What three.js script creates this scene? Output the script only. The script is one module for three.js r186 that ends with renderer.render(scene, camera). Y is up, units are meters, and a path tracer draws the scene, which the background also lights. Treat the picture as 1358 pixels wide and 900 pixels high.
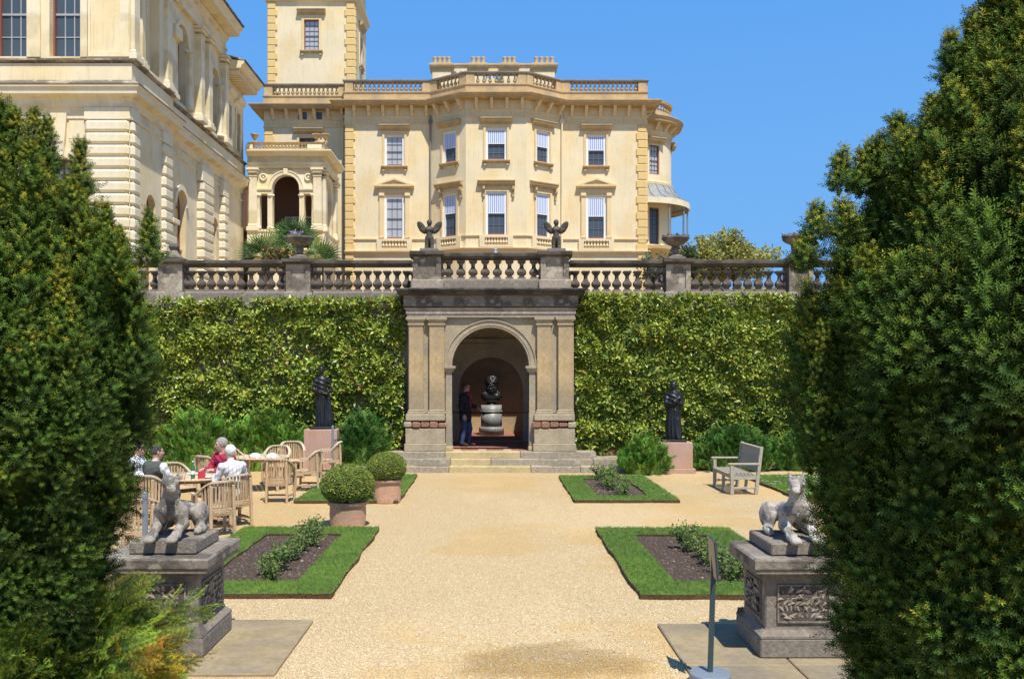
import * as THREE from 'three';
import { mergeGeometries } from 'three/addons/utils/BufferGeometryUtils.js';
import { RoundedBoxGeometry } from 'three/addons/geometries/RoundedBoxGeometry.js';

// ---------------------------------------------------------------- camera, sky, sun, exposure
const scene = new THREE.Scene();
const FOC = 1230, CX = 651, CY = 494, EYE = 2.55;          // lens measured in the 1358 x 900 photograph
const camera = new THREE.PerspectiveCamera(2 * Math.atan(450 / FOC) * 180 / Math.PI, 1358 / 900, 0.1, 900);
camera.position.set(0, EYE, 0);
camera.lookAt(0, EYE, -10);
camera.setViewOffset(1358, 900, 679 - CX, 450 - CY, 1358, 900);
camera.updateProjectionMatrix();

const SUN = new THREE.Vector3(0.175, 0.883, 0.435).normalize();
{
  const W = 64, H = 256, data = new Float32Array(W * H * 4);
  const mixc = (a, b, t) => a.map((v, i) => v + (b[i] - v) * t);
  for (let j = 0; j < H; j++) {
    const el = Math.max(0, ((j + 0.5) / H - 0.5) * Math.PI), s = Math.sin(el);
    let c = mixc([0.185, 0.425, 0.765], [0.105, 0.32, 0.74], Math.min(1, s / 0.36));
    c = mixc(c, [0.045, 0.15, 0.46], Math.min(1, Math.max(0, (s - 0.36) / 0.6)));
    for (let i = 0; i < W; i++) data.set([...c, 1], (j * W + i) * 4);
  }
  const sky = new THREE.DataTexture(data, W, H, THREE.RGBAFormat, THREE.FloatType);
  sky.mapping = THREE.EquirectangularReflectionMapping; sky.magFilter = THREE.LinearFilter; sky.needsUpdate = true;
  scene.background = sky; scene.environment = sky;
}
const sun = new THREE.DirectionalLight(new THREE.Color(1, 0.95, 0.86), 5.0);
sun.position.copy(SUN).multiplyScalar(90).add(new THREE.Vector3(0, 0, -25)); sun.target.position.set(0, 0, -25);
sun.castShadow = true; sun.shadow.mapSize.set(4096, 4096);
Object.assign(sun.shadow.camera, { left: -40, right: 40, top: 50, bottom: -45, near: 1, far: 220 });
scene.add(sun, sun.target);

const renderer = new THREE.WebGLRenderer({ antialias: true });
renderer.setSize(1024, 678);
renderer.shadowMap.enabled = true; renderer.shadowMap.type = THREE.PCFSoftShadowMap;
renderer.toneMapping = THREE.LinearToneMapping;
renderer.toneMappingExposure = 1.2;
// ---------------------------------------------------------------- helpers
let seedState = 12345;
const rnd = () => { seedState = (seedState + 0x6d2b79f5) | 0; let t = Math.imul(seedState ^ (seedState >>> 15), 1 | seedState); t = (t + Math.imul(t ^ (t >>> 7), 61 | t)) ^ t; return ((t ^ (t >>> 14)) >>> 0) / 4294967296; };
const rr = (a, b) => a + (b - a) * rnd();
const seed = (s) => { seedState = s; };
const PI = Math.PI, cl = (x, a = 0, b = 1) => Math.min(b, Math.max(a, x)), lerp = (a, b, t) => a + (b - a) * t;
const sst = (a, b, x) => { const t = cl((x - a) / (b - a)); return t * t * (3 - 2 * t); };
const X = (px, d) => (px - CX) * d / FOC, Y = (py, d) => EYE + (CY - py) * d / FOC;      // a pixel at a known distance
const V3 = (x, y, z) => new THREE.Vector3(x, y, z);
const used = {};
const numbered = (n) => { if (!(n in used)) { used[n] = 0; return n; } used[n]++; return n + '_' + String(used[n]).padStart(3, '0'); };
function thing(name, label, category, [x, y, z] = [0, 0, 0], turn = 0, group) {
  const o = new THREE.Group(); o.name = numbered(name); scene.add(o); o.position.set(x, y, z); o.rotation.y = turn;
  o.userData = { label, category }; if (group) o.userData.group = group; return o;
}
function tag(o, label, category, group) { o.userData.label = label; o.userData.category = category; if (group) o.userData.group = group; return o; }
function part(name, geo, mat, parent) { const m = new THREE.Mesh(geo, mat); m.name = parent === scene ? numbered(name) : name; m.castShadow = m.receiveShadow = true; parent.add(m); return m; }
function struct(name, geo, mat, label) { const m = part(name, geo, mat, scene); m.userData.kind = 'structure'; m.userData.label = label; m.userData.category = 'ground'; return m; }
function grp(name, parent) { const g = new THREE.Group(); g.name = name; parent.add(g); return g; }
function dup(o, label, x, y, z, ry = 0) { const c = o.clone(); c.userData = { ...o.userData }; c.name = numbered(o.name.replace(/_\d{3}$/, '')); scene.add(c); c.position.set(x, y, z); c.rotation.y = ry; if (label) c.userData.label = label; return c; }
const clean = (g) => { let o = g.index ? g.toNonIndexed() : g; for (const k of Object.keys(o.attributes)) if (!['position', 'normal', 'uv', 'color'].includes(k)) o.deleteAttribute(k); return o; };
function merge(list) {
  const l = list.map(clean), col = l.some((g) => g.attributes.color);
  for (const g of l) { if (!g.attributes.normal) g.computeVertexNormals(); if (!g.attributes.uv) g.setAttribute('uv', new THREE.BufferAttribute(new Float32Array(g.attributes.position.count * 2), 2)); if (!col && g.attributes.color) g.deleteAttribute('color'); }
  return mergeGeometries(l);
}
// uv in metres from the dominant axis of each face
function muv(g, s = 1) {
  g = g.index ? g.toNonIndexed() : g; if (!g.attributes.normal) g.computeVertexNormals();
  const p = g.attributes.position, n = g.attributes.normal, uv = new Float32Array(p.count * 2);
  for (let t = 0; t < p.count; t += 3) {
    let a = 0, b = 0, c = 0; for (let k = 0; k < 3; k++) { a += Math.abs(n.getX(t + k)); b += Math.abs(n.getY(t + k)); c += Math.abs(n.getZ(t + k)); }
    for (let k = 0; k < 3; k++) { const i = t + k, x = p.getX(i), y = p.getY(i), z = p.getZ(i); const [u, v] = b > a && b > c ? [x, z] : a > c ? [z, y] : [x, y]; uv[2 * i] = u * s; uv[2 * i + 1] = v * s; }
  }
  g.setAttribute('uv', new THREE.BufferAttribute(uv, 2)); return g;
}
const mv = (g, x, y, z) => g.translate(x, y, z);
const box = (x0, x1, y0, y1, z0, z1) => muv(new THREE.BoxGeometry(Math.abs(x1 - x0), Math.abs(y1 - y0), Math.abs(z1 - z0)).translate((x0 + x1) / 2, (y0 + y1) / 2, (z0 + z1) / 2));
// chamfered box, centred: 44 triangles
function cbox(w, h, d, c = 0.01) {
  const v = [], q = (a, b, cc, dd) => v.push(...a, ...b, ...cc, ...a, ...cc, ...dd), x = w / 2, y = h / 2, z = d / 2;
  const P = (sx, sy, sz, ax) => [sx * (ax === 0 ? x : x - c), sy * (ax === 1 ? y : y - c), sz * (ax === 2 ? z : z - c)];
  for (const s of [-1, 1]) {
    const o = (l) => (s > 0 ? q(...l) : q(...l.reverse()));
    o([P(s, -1, 1, 0), P(s, -1, -1, 0), P(s, 1, -1, 0), P(s, 1, 1, 0)]);
    o([P(-1, s, 1, 1), P(1, s, 1, 1), P(1, s, -1, 1), P(-1, s, -1, 1)]);
    o([P(-1, -1, s, 2), P(1, -1, s, 2), P(1, 1, s, 2), P(-1, 1, s, 2)]);
    for (const t of [-1, 1]) {
      const e = (l) => (s * t > 0 ? q(...l) : q(...l.reverse()));
      e([P(-1, s, t, 2), P(1, s, t, 2), P(1, s, t, 1), P(-1, s, t, 1)]);
      e([P(s, -1, t, 0), P(s, 1, t, 0), P(s, 1, t, 2), P(s, -1, t, 2)].reverse());
      e([P(s, t, -1, 1), P(s, t, 1, 1), P(s, t, 1, 0), P(s, t, -1, 0)].reverse());
      for (const u of [-1, 1]) { const tri = [P(s, t, u, 0), P(s, t, u, 1), P(s, t, u, 2)]; if (s * t * u < 0) tri.reverse(); v.push(...tri.flat()); }
    }
  }
  const g = new THREE.BufferGeometry(); g.setAttribute('position', new THREE.BufferAttribute(new Float32Array(v), 3)); g.computeVertexNormals(); return muv(g);
}
const cb = (x0, x1, y0, y1, z0, z1, c = 0.01) => { const g = cbox(Math.abs(x1 - x0), Math.abs(y1 - y0), Math.abs(z1 - z0), c); return g.translate((x0 + x1) / 2, (y0 + y1) / 2, (z0 + z1) / 2); };
const lathe = (pts, n = 24) => muv(new THREE.LatheGeometry(pts.map(([r, y]) => new THREE.Vector2(r, y)), n));
const tube = (pts, r, n = 20, m = 6) => new THREE.TubeGeometry(new THREE.CatmullRomCurve3(pts.map((p) => V3(...p))), n, r, m);
// bar between two points
function bar(a, b, w, h = w) { const A = V3(...a), B = V3(...b), L = A.distanceTo(B), g = cbox(w, L, h, Math.min(w, h) * 0.12); g.applyQuaternion(new THREE.Quaternion().setFromUnitVectors(V3(0, 1, 0), B.clone().sub(A).normalize())); return g.translate((a[0] + b[0]) / 2, (a[1] + b[1]) / 2, (a[2] + b[2]) / 2); }
// flat shape with holes, pushed back by depth; local z = 0 is the front
function slab(pts, holes, depth, bevel = 0) {
  const s = new THREE.Shape(pts.map((p) => new THREE.Vector2(...p))); for (const h of holes || []) s.holes.push(h instanceof THREE.Path ? h : new THREE.Path(h.map((p) => new THREE.Vector2(...p))));
  const g = new THREE.ExtrudeGeometry(s, { depth, bevelEnabled: bevel > 0, bevelSize: bevel, bevelThickness: bevel, bevelSegments: 1, bevelOffset: -bevel, curveSegments: 20 }); return muv(g.translate(0, 0, -depth + bevel * 0));
}
const rect = (x0, x1, y0, y1) => [[x0, y0], [x1, y0], [x1, y1], [x0, y1]];
function arch(x0, x1, y0, ySpring, n = 24) { const r = (x1 - x0) / 2, c = (x0 + x1) / 2, p = [[x0, y0], [x1, y0]]; for (let i = 0; i <= n; i++) { const a = PI * i / n; p.push([c + r * Math.cos(a), ySpring + r * Math.sin(a)]); } return p; }
function archBand(c, y, r0, r1, depth, n = 28) { const p = []; for (let i = 0; i <= n; i++) { const a = PI * i / n; p.push([c + r1 * Math.cos(a), y + r1 * Math.sin(a)]); } for (let i = n; i >= 0; i--) { const a = PI * i / n; p.push([c + r0 * Math.cos(a), y + r0 * Math.sin(a)]); } return slab(p, [], depth); }
// profile [[out, y], ...] swept along path [[x, z], ...] with mitres
function sweep(profile, path, caps = true) {
  const N = path.length, nn = [], v = [];
  for (let i = 0; i < N - 1; i++) { const dx = path[i + 1][0] - path[i][0], dz = path[i + 1][1] - path[i][1], l = Math.hypot(dx, dz); nn.push([-dz / l, dx / l]); }
  const off = path.map((p, i) => { const a = nn[Math.max(0, i - 1)], b = nn[Math.min(N - 2, i)], mx = a[0] + b[0], mz = a[1] + b[1], k = 2 / (mx * mx + mz * mz); return [mx * k, mz * k]; });
  const at = (i, k) => [path[i][0] + off[i][0] * profile[k][0], profile[k][1], path[i][1] + off[i][1] * profile[k][0]];
  for (let i = 0; i < N - 1; i++) for (let k = 0; k < profile.length - 1; k++) { const a = at(i, k), b = at(i + 1, k), c = at(i + 1, k + 1), d = at(i, k + 1); v.push(...a, ...b, ...c, ...a, ...c, ...d); }
  if (caps) for (const i of [0, N - 1]) { const tris = THREE.ShapeUtils.triangulateShape(profile.map((p) => new THREE.Vector2(p[0], p[1])), []); for (const t of tris) for (const k of t) v.push(...at(i, k)); }
  const g = new THREE.BufferGeometry(); g.setAttribute('position', new THREE.BufferAttribute(new Float32Array(v), 3)); g.computeVertexNormals(); return muv(g);
}
// a facade from (x0,z0) to (x1,z1): u along, v up, w outward
function facade(x0, z0, x1, z1) {
  const th = Math.atan2(-(z1 - z0), x1 - x0), m = new THREE.Matrix4().makeRotationY(th).setPosition(x0, 0, z0);
  return { len: Math.hypot(x1 - x0, z1 - z0), th, bake: (g) => g.applyMatrix4(m), set: (o, u, v, w) => { o.position.set(u, v, w).applyMatrix4(m); o.rotation.y = th; return o; } };
}
// ---------------------------------------------------------------- noise and textures
function lattice(n, s) { const a = new Float32Array(n * n); let st = s | 0; for (let i = 0; i < n * n; i++) { st = Math.imul(st ^ (st >>> 13), 0x5bd1e995) + 0x9e3779b9 + i | 0; a[i] = ((Math.imul(st ^ (st >>> 15), 0x2c1b3c6d) >>> 8) & 0xffff) / 65535; } return a; }
function tileNoise(size, freq, oct, s, gain = 0.5) {
  const out = new Float32Array(size * size); let amp = 1, tot = 0;
  for (let o = 0; o < oct; o++, freq *= 2, amp *= gain) {
    const L = lattice(freq, s + o * 77); tot += amp;
    for (let j = 0; j < size; j++) { const fy = j * freq / size, y0 = fy | 0, ty = fy - y0, wy = ty * ty * (3 - 2 * ty), r0 = (y0 % freq) * freq, r1 = ((y0 + 1) % freq) * freq;
      for (let i = 0; i < size; i++) { const fx = i * freq / size, x0 = fx | 0, tx = fx - x0, wx = tx * tx * (3 - 2 * tx), c0 = x0 % freq, c1 = (x0 + 1) % freq;
        const a = L[r0 + c0] + (L[r0 + c1] - L[r0 + c0]) * wx, b = L[r1 + c0] + (L[r1 + c1] - L[r1 + c0]) * wx; out[j * size + i] += amp * (a + (b - a) * wy); } }
  }
  for (let i = 0; i < out.length; i++) out[i] /= tot; return out;
}
const NL = lattice(64, 991);
function n2(x, y) { const x0 = Math.floor(x), y0 = Math.floor(y), tx = x - x0, ty = y - y0, wx = tx * tx * (3 - 2 * tx), wy = ty * ty * (3 - 2 * ty), h = (i, j) => NL[((j % 64 + 64) % 64) * 64 + ((i % 64 + 64) % 64)]; return lerp(lerp(h(x0, y0), h(x0 + 1, y0), wx), lerp(h(x0, y0 + 1), h(x0 + 1, y0 + 1), wx), wy); }
const fbm = (x, y, o = 4) => { let s = 0, a = 0.5, t = 0; for (let i = 0; i < o; i++) { s += a * n2(x, y); t += a; a *= 0.5; x = x * 2.03 + 7.1; y = y * 2.03 + 3.7; } return s / t; };
function texOf(size, fn, srgb = true) {
  const d = new Uint8Array(size * size * 4);
  for (let i = 0; i < size * size; i++) { const c = fn(i, i % size, (i / size) | 0); d[4 * i] = cl(c[0]) * 255; d[4 * i + 1] = cl(c[1]) * 255; d[4 * i + 2] = cl(c[2]) * 255; d[4 * i + 3] = 255; }
  return finish(new THREE.DataTexture(d, size, size), srgb);
}
function finish(t, srgb) { t.wrapS = t.wrapT = THREE.RepeatWrapping; t.magFilter = THREE.LinearFilter; t.minFilter = THREE.LinearMipmapLinearFilter; t.generateMipmaps = true; if (srgb) t.colorSpace = THREE.SRGBColorSpace; t.needsUpdate = true; return t; }
const rep = (t, k, ky = k) => { const c = t.clone(); c.repeat.set(k, ky); c.needsUpdate = true; return c; };
const A = tileNoise(512, 4, 6, 5), B = tileNoise(512, 16, 5, 21), C = tileNoise(512, 64, 3, 33), Dn = tileNoise(512, 3, 4, 71);
const tGrain = texOf(512, (i) => { const h = 0.5 * B[i] + 0.5 * C[i]; return [h, h, h]; }, false);
const tRough = texOf(512, (i) => { const h = 0.35 * A[i] + 0.3 * B[i] + 0.35 * C[i]; return [h, h, h]; }, false);
const streak = (x, y) => sst(0.55, 0.85, n2(x * 0.16, y * 0.014) * 0.6 + n2(x * 0.5, y * 0.03) * 0.4);
const tStucco = texOf(512, (i, x, y) => { const k = 0.965 - 0.04 * streak(x, y) + 0.07 * (A[i] - 0.5) + 0.04 * (C[i] - 0.5), w = 0.09 * sst(0.5, 0.75, Dn[i]); return [k, k - 0.02 - w * 0.35, k - 0.05 - w]; });
const tOldStucco = texOf(512, (i, x, y) => { const s = 0.045 * streak(x + 90, y + 40) + sst(0.58, 0.75, A[i]) * 0.07, w = sst(0.5, 0.7, Dn[i]), k = 0.97 + 0.06 * (B[i] - 0.5) - s; return [k, k - 0.02 * w, k - 0.08 * w]; });
// weathered limestone: dark crust, pale lichen spots
const tStone = texOf(512, (i) => { const crust = sst(0.42, 0.6, A[i]), lich = sst(0.6, 0.66, B[i]) * sst(0.45, 0.6, Dn[i]), k = lerp(0.86, 0.62, crust) + 0.25 * (C[i] - 0.5), m = lerp(k, 1.0, lich * 0.8); return [m, m * lerp(0.96, 1, lich), m * lerp(0.92, 0.95, lich)]; });
const tSand = texOf(512, (i) => { const g = sst(0.44, 0.72, 0.6 * A[i] + 0.4 * B[i]) * 0.5, k = 0.92 + 0.2 * (B[i] - 0.5) + 0.14 * (C[i] - 0.5); return [k * lerp(1, 0.72, g), k * lerp(0.97, 0.75, g), k * lerp(0.9, 0.84, g)]; });
const tWood = texOf(512, (i, x, y) => { const g = n2(x * 0.24, y * 0.012) * 0.6 + n2(x * 0.9 + 9, y * 0.03) * 0.4, k = 0.8 + 0.32 * (g - 0.3) + 0.1 * (A[i] - 0.5); return [k, k * 0.97, k * 0.92]; });
const tFine = texOf(512, (i) => { const k = 0.86 + 0.4 * (C[i] - 0.5) + 0.3 * (A[i] - 0.5); return [k, k, k]; });
function canvasTex(size, draw, srgb = true) { const c = document.createElement('canvas'); c.width = c.height = size; draw(c.getContext('2d'), size); return finish(new THREE.CanvasTexture(c), srgb); }
function spots(g, S, n, r0, r1, col, alpha = 1) { for (let k = 0; k < n; k++) { const x = rnd() * S, y = rnd() * S, r = rr(r0, r1), e = rr(0.55, 1), a = rnd() * PI; g.fillStyle = col(); g.globalAlpha = alpha; for (const ox of [0, -S, S]) for (const oy of [0, -S, S]) { if (x + ox < -9 || x + ox > S + 9 || y + oy < -9 || y + oy > S + 9) continue; g.beginPath(); g.ellipse(x + ox, y + oy, r, r * e, a, 0, 7); g.fill(); } } }
seed(4);
const hsl = (h, s, l) => `hsl(${h},${s}%,${l}%)`;
const tGravel = canvasTex(2048, (g, S) => { g.fillStyle = hsl(40, 36, 67); g.fillRect(0, 0, S, S); spots(g, S, 30000, 2, 5, () => hsl(rr(34, 42), rr(25, 50), rr(56, 74)), 0.7); spots(g, S, 26000, 2, 5.5, () => hsl(rr(36, 44), rr(32, 56), rr(62, 80)), 0.8); spots(g, S, 2200, 2, 5, () => hsl(rr(28, 40), rr(25, 45), rr(40, 56)), 0.8); spots(g, S, 1800, 2, 5, () => hsl(rr(40, 46), rr(20, 50), rr(82, 92)), 0.9); });
const tGravelBump = canvasTex(1024, (g, S) => { g.fillStyle = '#555'; g.fillRect(0, 0, S, S); spots(g, S, 20000, 1.5, 4, () => { const v = rr(40, 235) | 0; return `rgb(${v},${v},${v})`; }); }, false);
const tSoil = canvasTex(1024, (g, S) => { g.fillStyle = hsl(20, 14, 40); g.fillRect(0, 0, S, S); spots(g, S, 22000, 1.5, 6, () => hsl(rr(12, 28), rr(8, 20), rr(26, 52)), 0.8); spots(g, S, 350, 2, 5, () => hsl(rr(25, 40), 20, rr(60, 80))); });
const M = {};
function mat(o) { const { c, ...r } = o; return new THREE.MeshStandardMaterial({ color: new THREE.Color().setRGB(...c), roughness: 0.9, ...r }); }
const bump = (t, k, s) => ({ bumpMap: rep(t, k), bumpScale: s });
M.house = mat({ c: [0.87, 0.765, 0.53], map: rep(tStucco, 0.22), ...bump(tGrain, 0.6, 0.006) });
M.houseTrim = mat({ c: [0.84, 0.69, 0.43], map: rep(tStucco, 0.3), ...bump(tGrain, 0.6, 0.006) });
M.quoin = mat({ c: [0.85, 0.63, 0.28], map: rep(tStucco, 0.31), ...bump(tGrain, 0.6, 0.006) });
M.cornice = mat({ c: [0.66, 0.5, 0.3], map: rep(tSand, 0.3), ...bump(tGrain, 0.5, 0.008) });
M.lead = mat({ c: [0.3, 0.28, 0.25], map: rep(tFine, 0.5), roughness: 0.75 });
M.wing = mat({ c: [0.85, 0.72, 0.47], map: rep(tOldStucco, 0.2), ...bump(tGrain, 0.6, 0.006) });
M.wingPale = mat({ c: [0.86, 0.755, 0.53], map: rep(tOldStucco, 0.33), ...bump(tGrain, 0.6, 0.006) });
M.wingTop = mat({ c: [0.46, 0.4, 0.31], map: rep(tStone, 0.4), ...bump(tGrain, 0.5, 0.008) });
M.white = mat({ c: [0.82, 0.81, 0.78], roughness: 0.55 });
M.glazing = mat({ c: [0.07, 0.095, 0.12], roughness: 0.06 });
M.sash = mat({ c: [0.24, 0.09, 0.075], roughness: 0.5 });
M.muntin = mat({ c: [0.16, 0.13, 0.14], roughness: 0.5 });
M.paleMuntin = mat({ c: [0.4, 0.4, 0.42], roughness: 0.5 });
M.net = mat({ c: [0.52, 0.53, 0.53], roughness: 1 });
M.stone = mat({ c: [0.30, 0.275, 0.24], map: rep(tStone, 0.55), ...bump(tRough, 0.9, 0.012) });
M.friezeStone = mat({ c: [0.27, 0.245, 0.215], map: rep(tStone, 0.21), ...bump(tRough, 0.9, 0.012) });
M.stonePale = mat({ c: [0.46, 0.42, 0.36], map: rep(tStone, 0.5), ...bump(tRough, 0.9, 0.01) });
M.stoneBlack = mat({ c: [0.13, 0.115, 0.10], map: rep(tStone, 0.5), ...bump(tRough, 0.9, 0.012) });
M.wallStone = mat({ c: [0.42, 0.35, 0.27], map: rep(tSand, 0.21), ...bump(tRough, 0.9, 0.012) });
M.baluster = mat({ c: [0.26, 0.22, 0.195], map: rep(tStone, 1.1), ...bump(tRough, 1.5, 0.008) });
M.sand = mat({ c: [0.56, 0.43, 0.26], map: rep(tSand, 0.33), ...bump(tRough, 0.7, 0.008) });
M.sandGrey = mat({ c: [0.47, 0.41, 0.32], map: rep(tSand, 0.4), ...bump(tRough, 0.7, 0.008) });
M.step = mat({ c: [0.47, 0.43, 0.34], map: rep(tStone, 0.4), ...bump(tRough, 0.7, 0.008) });
M.stepWorn = mat({ c: [0.58, 0.49, 0.3], map: rep(tSand, 0.4), ...bump(tRough, 0.7, 0.006) });
M.brick = mat({ c: [0.42, 0.17, 0.11], map: rep(tFine, 1), ...bump(tRough, 1.5, 0.008) });
M.plaster = mat({ c: [0.60, 0.56, 0.52], map: rep(tSand, 0.4), ...bump(tRough, 0.6, 0.006) });
M.redStone = mat({ c: [0.44, 0.24, 0.17], map: rep(tStone, 1.6), ...bump(tRough, 2, 0.02) });
M.redBrown = mat({ c: [0.17, 0.085, 0.06], map: rep(tStucco, 0.3), roughness: 0.7 });  // even dark red-brown for the loggia ceiling, back wall and floor
M.bronze = mat({ c: [0.028, 0.029, 0.034], map: rep(tFine, 1.2), roughness: 0.42, metalness: 0.35, ...bump(tRough, 1.5, 0.006) });
M.bustBronze = mat({ c: [0.05, 0.05, 0.052], roughness: 0.27, metalness: 0.7, ...bump(tRough, 2, 0.006) });
M.bronzeBrown = mat({ c: [0.1, 0.085, 0.06], map: rep(tFine, 1.5), roughness: 0.6, metalness: 0.2, ...bump(tRough, 1.5, 0.006) });
M.pink = mat({ c: [0.52, 0.345, 0.285], map: rep(tStucco, 0.7), ...bump(tGrain, 1, 0.003) });
M.granite = mat({ c: [0.33, 0.335, 0.32], map: rep(tFine, 1.2), roughness: 0.45 });
M.terracotta = mat({ c: [0.64, 0.4, 0.285], map: rep(tSand, 0.9), ...bump(tGrain, 1.2, 0.004) });
M.teak = mat({ c: [0.7, 0.53, 0.345], map: rep(tWood, 1.3), roughness: 0.75 });
M.teakB = mat({ c: [0.62, 0.44, 0.27], map: rep(tWood, 1.3), roughness: 0.75 });
M.teakPale = mat({ c: [0.79, 0.67, 0.5], map: rep(tWood, 1.3), roughness: 0.75 });
M.silverWood = mat({ c: [0.52, 0.5, 0.44], map: rep(tWood, 1.3), roughness: 0.85 });
M.flag = mat({ c: [0.36, 0.30, 0.2], map: rep(tSand, 0.45), ...bump(tRough, 0.8, 0.006) });
M.soil = mat({ c: [0.40, 0.35, 0.28], map: rep(tSoil, 0.8), roughness: 1, ...bump(tRough, 1.6, 0.03) });
M.turfEdge = mat({ c: [0.16, 0.09, 0.04], map: rep(tFine, 1.3), roughness: 1, ...bump(tRough, 2, 0.02) });
M.turf = mat({ c: [0.13, 0.22, 0.035], map: rep(tFine, 1.1), roughness: 1, ...bump(tRough, 2.5, 0.02) });
M.signGreen = mat({ c: [0.035, 0.065, 0.07], roughness: 0.45 });
M.steel = mat({ c: [0.25, 0.29, 0.33], roughness: 0.45, metalness: 0.3 });
M.bark = mat({ c: [0.16, 0.11, 0.07], map: rep(tFine, 2), ...bump(tRough, 3, 0.02) });
M.paleBark = mat({ c: [0.3, 0.26, 0.2], map: rep(tFine, 2), ...bump(tRough, 3, 0.02) });
// ---------------------------------------------------------------- ground
M.gravel = new THREE.MeshStandardMaterial({ color: new THREE.Color().setRGB(0.87, 0.815, 0.72), roughness: 0.95, vertexColors: true, map: rep(tGravel, 0.36), bumpMap: rep(tGravelBump, 0.55), bumpScale: 0.018 });
const wet = (x, d) => { const q = Math.hypot((x - 0.5) / 0.95, (d - 8.25) / 0.62) + 0.95 * (fbm(x * 2.6, d * 4.2, 4) - 0.5) ; return sst(1.08, 0.55, q); };
{
  const xs = [-300, -120, -60, -30, -20], zs = [];
  for (let x = -14; x <= 14.01; x += 0.14) xs.push(x); xs.push(20, 30, 60, 120, 300);
  for (const z of [120, 60, 30, 12]) zs.push(z); for (let z = 3; z >= -25.6; z -= 0.14) zs.push(z); zs.push(-60, -140, -420);
  const pos = [], col = [], uv = [], idx = [], nx = xs.length;
  for (const z of zs) for (const x of xs) {
    const d = -z, dense = Math.abs(x) < 15 && d < 26;
    pos.push(x, dense ? 0.014 * (fbm(x * 1.3, d * 1.3, 3) - 0.5) : 0, z); uv.push(x, z);
    const track = sst(0.5, 0.68, fbm(x * 0.55 + 30, d * 0.9 + 4, 4)) , w = dense ? wet(x, d) : 0, pale = sst(0.5, 0.7, fbm(x * 0.7 + 3, d * 0.25, 3));
    let k = 1.0 + 0.1 * pale, r = k, g = k * lerp(1, 0.94, track), b = k * lerp(1, 0.8, track); const dk = lerp(1, 0.62, w * 0.85); r *= dk; g *= dk * lerp(1, 0.92, w); b *= dk * lerp(1, 0.72, w);
    col.push(r, g, b);
  }
  for (let j = 0; j < zs.length - 1; j++) for (let i = 0; i < nx - 1; i++) { const a = j * nx + i, b = a + nx; idx.push(a, a + 1, b + 1, a, b + 1, b); }
  for (let i = 0; i < idx.length; i += 3) { const t = idx[i + 1]; idx[i + 1] = idx[i + 2]; idx[i + 2] = t; }
  const g = new THREE.BufferGeometry(); g.setAttribute('position', new THREE.Float32BufferAttribute(pos, 3)); g.setAttribute('color', new THREE.Float32BufferAttribute(col, 3)); g.setAttribute('uv', new THREE.Float32BufferAttribute(uv, 2)); g.setIndex(idx); g.computeVertexNormals();
  struct('gravel_ground', g, M.gravel, 'pale golden gravel of the garden paths');
}
// leaf-like faces
function leafTri(len, wid, fold = 0.25, curl = 0.15) { // 6 triangles, base at origin, along +y, face +z
  const ys = [0, 0.35, 0.72, 1], ws = [0.12, 1, 0.72, 0], p = [];
  const at = (i, s) => [s * ws[i] * wid / 2, ys[i] * len, -curl * len * ys[i] * ys[i] + (s ? fold * ws[i] * wid / 2 : 0)];
  for (let i = 0; i < 3; i++) for (const s of [-1, 1]) { const a = at(i, 0), b = at(i, s), c = at(i + 1, s), d = at(i + 1, 0); if (i < 2) s > 0 ? p.push(a, b, c, a, c, d) : p.push(a, c, b, a, d, c); else s > 0 ? p.push(a, b, d) : p.push(a, d, b); }
  return p.flat();
}
const geoOf = (arr, normals = true) => { const g = new THREE.BufferGeometry(); g.setAttribute('position', new THREE.BufferAttribute(arr instanceof Float32Array ? arr : new Float32Array(arr), 3)); if (normals) g.computeVertexNormals(); return g; };
const UPV = V3(0, 1, 0), tmpM = new THREE.Matrix4(), tmpQ = new THREE.Quaternion(), tmpQ2 = new THREE.Quaternion(), tmpV = V3(0, 0, 0);
function placed(dir, spin, pos, s, out = new THREE.Matrix4()) { tmpQ.setFromUnitVectors(UPV, dir); tmpQ2.setFromAxisAngle(UPV, spin); return out.compose(pos, tmpQ.multiply(tmpQ2), typeof s === 'number' ? tmpV.set(s, s, s) : s); }
// merged copies with vertex colours: list of [matrix, [r,g,b], shapeIndex]
function scatter(shapes, list) {
  let n = 0; for (const l of list) n += shapes[l[2] || 0].length; const P = new Float32Array(n), Cc = new Float32Array(n); let o = 0;
  for (const [m, c, s] of list) { const e = m.elements, a = shapes[s || 0]; for (let i = 0; i < a.length; i += 3) { const x = a[i], y = a[i + 1], z = a[i + 2]; P[o] = e[0] * x + e[4] * y + e[8] * z + e[12]; P[o + 1] = e[1] * x + e[5] * y + e[9] * z + e[13]; P[o + 2] = e[2] * x + e[6] * y + e[10] * z + e[14]; Cc[o] = c[0]; Cc[o + 1] = c[1]; Cc[o + 2] = c[2]; o += 3; } }
  const g = geoOf(P); g.setAttribute('color', new THREE.BufferAttribute(Cc, 3)); return g;
}
function copies(name, geo, material, list, parent, kind = 'stuff') { const m = new THREE.InstancedMesh(geo, material, list.length); m.name = name; m.userData.kind = kind; const c = new THREE.Color(); list.forEach(([mm, col], i) => { m.setMatrixAt(i, mm); if (col) m.setColorAt(i, c.setRGB(...col)); }); parent.add(m); return m; }
const leafMat = (r = 1, t = 0.3) => new THREE.MeshPhysicalMaterial({ color: 0xffffff, vertexColors: true, roughness: r, transmission: t, thickness: 0, side: THREE.DoubleSide });
M.leaf = leafMat(); M.gloss = new THREE.MeshStandardMaterial({ color: 0xffffff, vertexColors: true, roughness: 0.36, side: THREE.DoubleSide });
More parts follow.
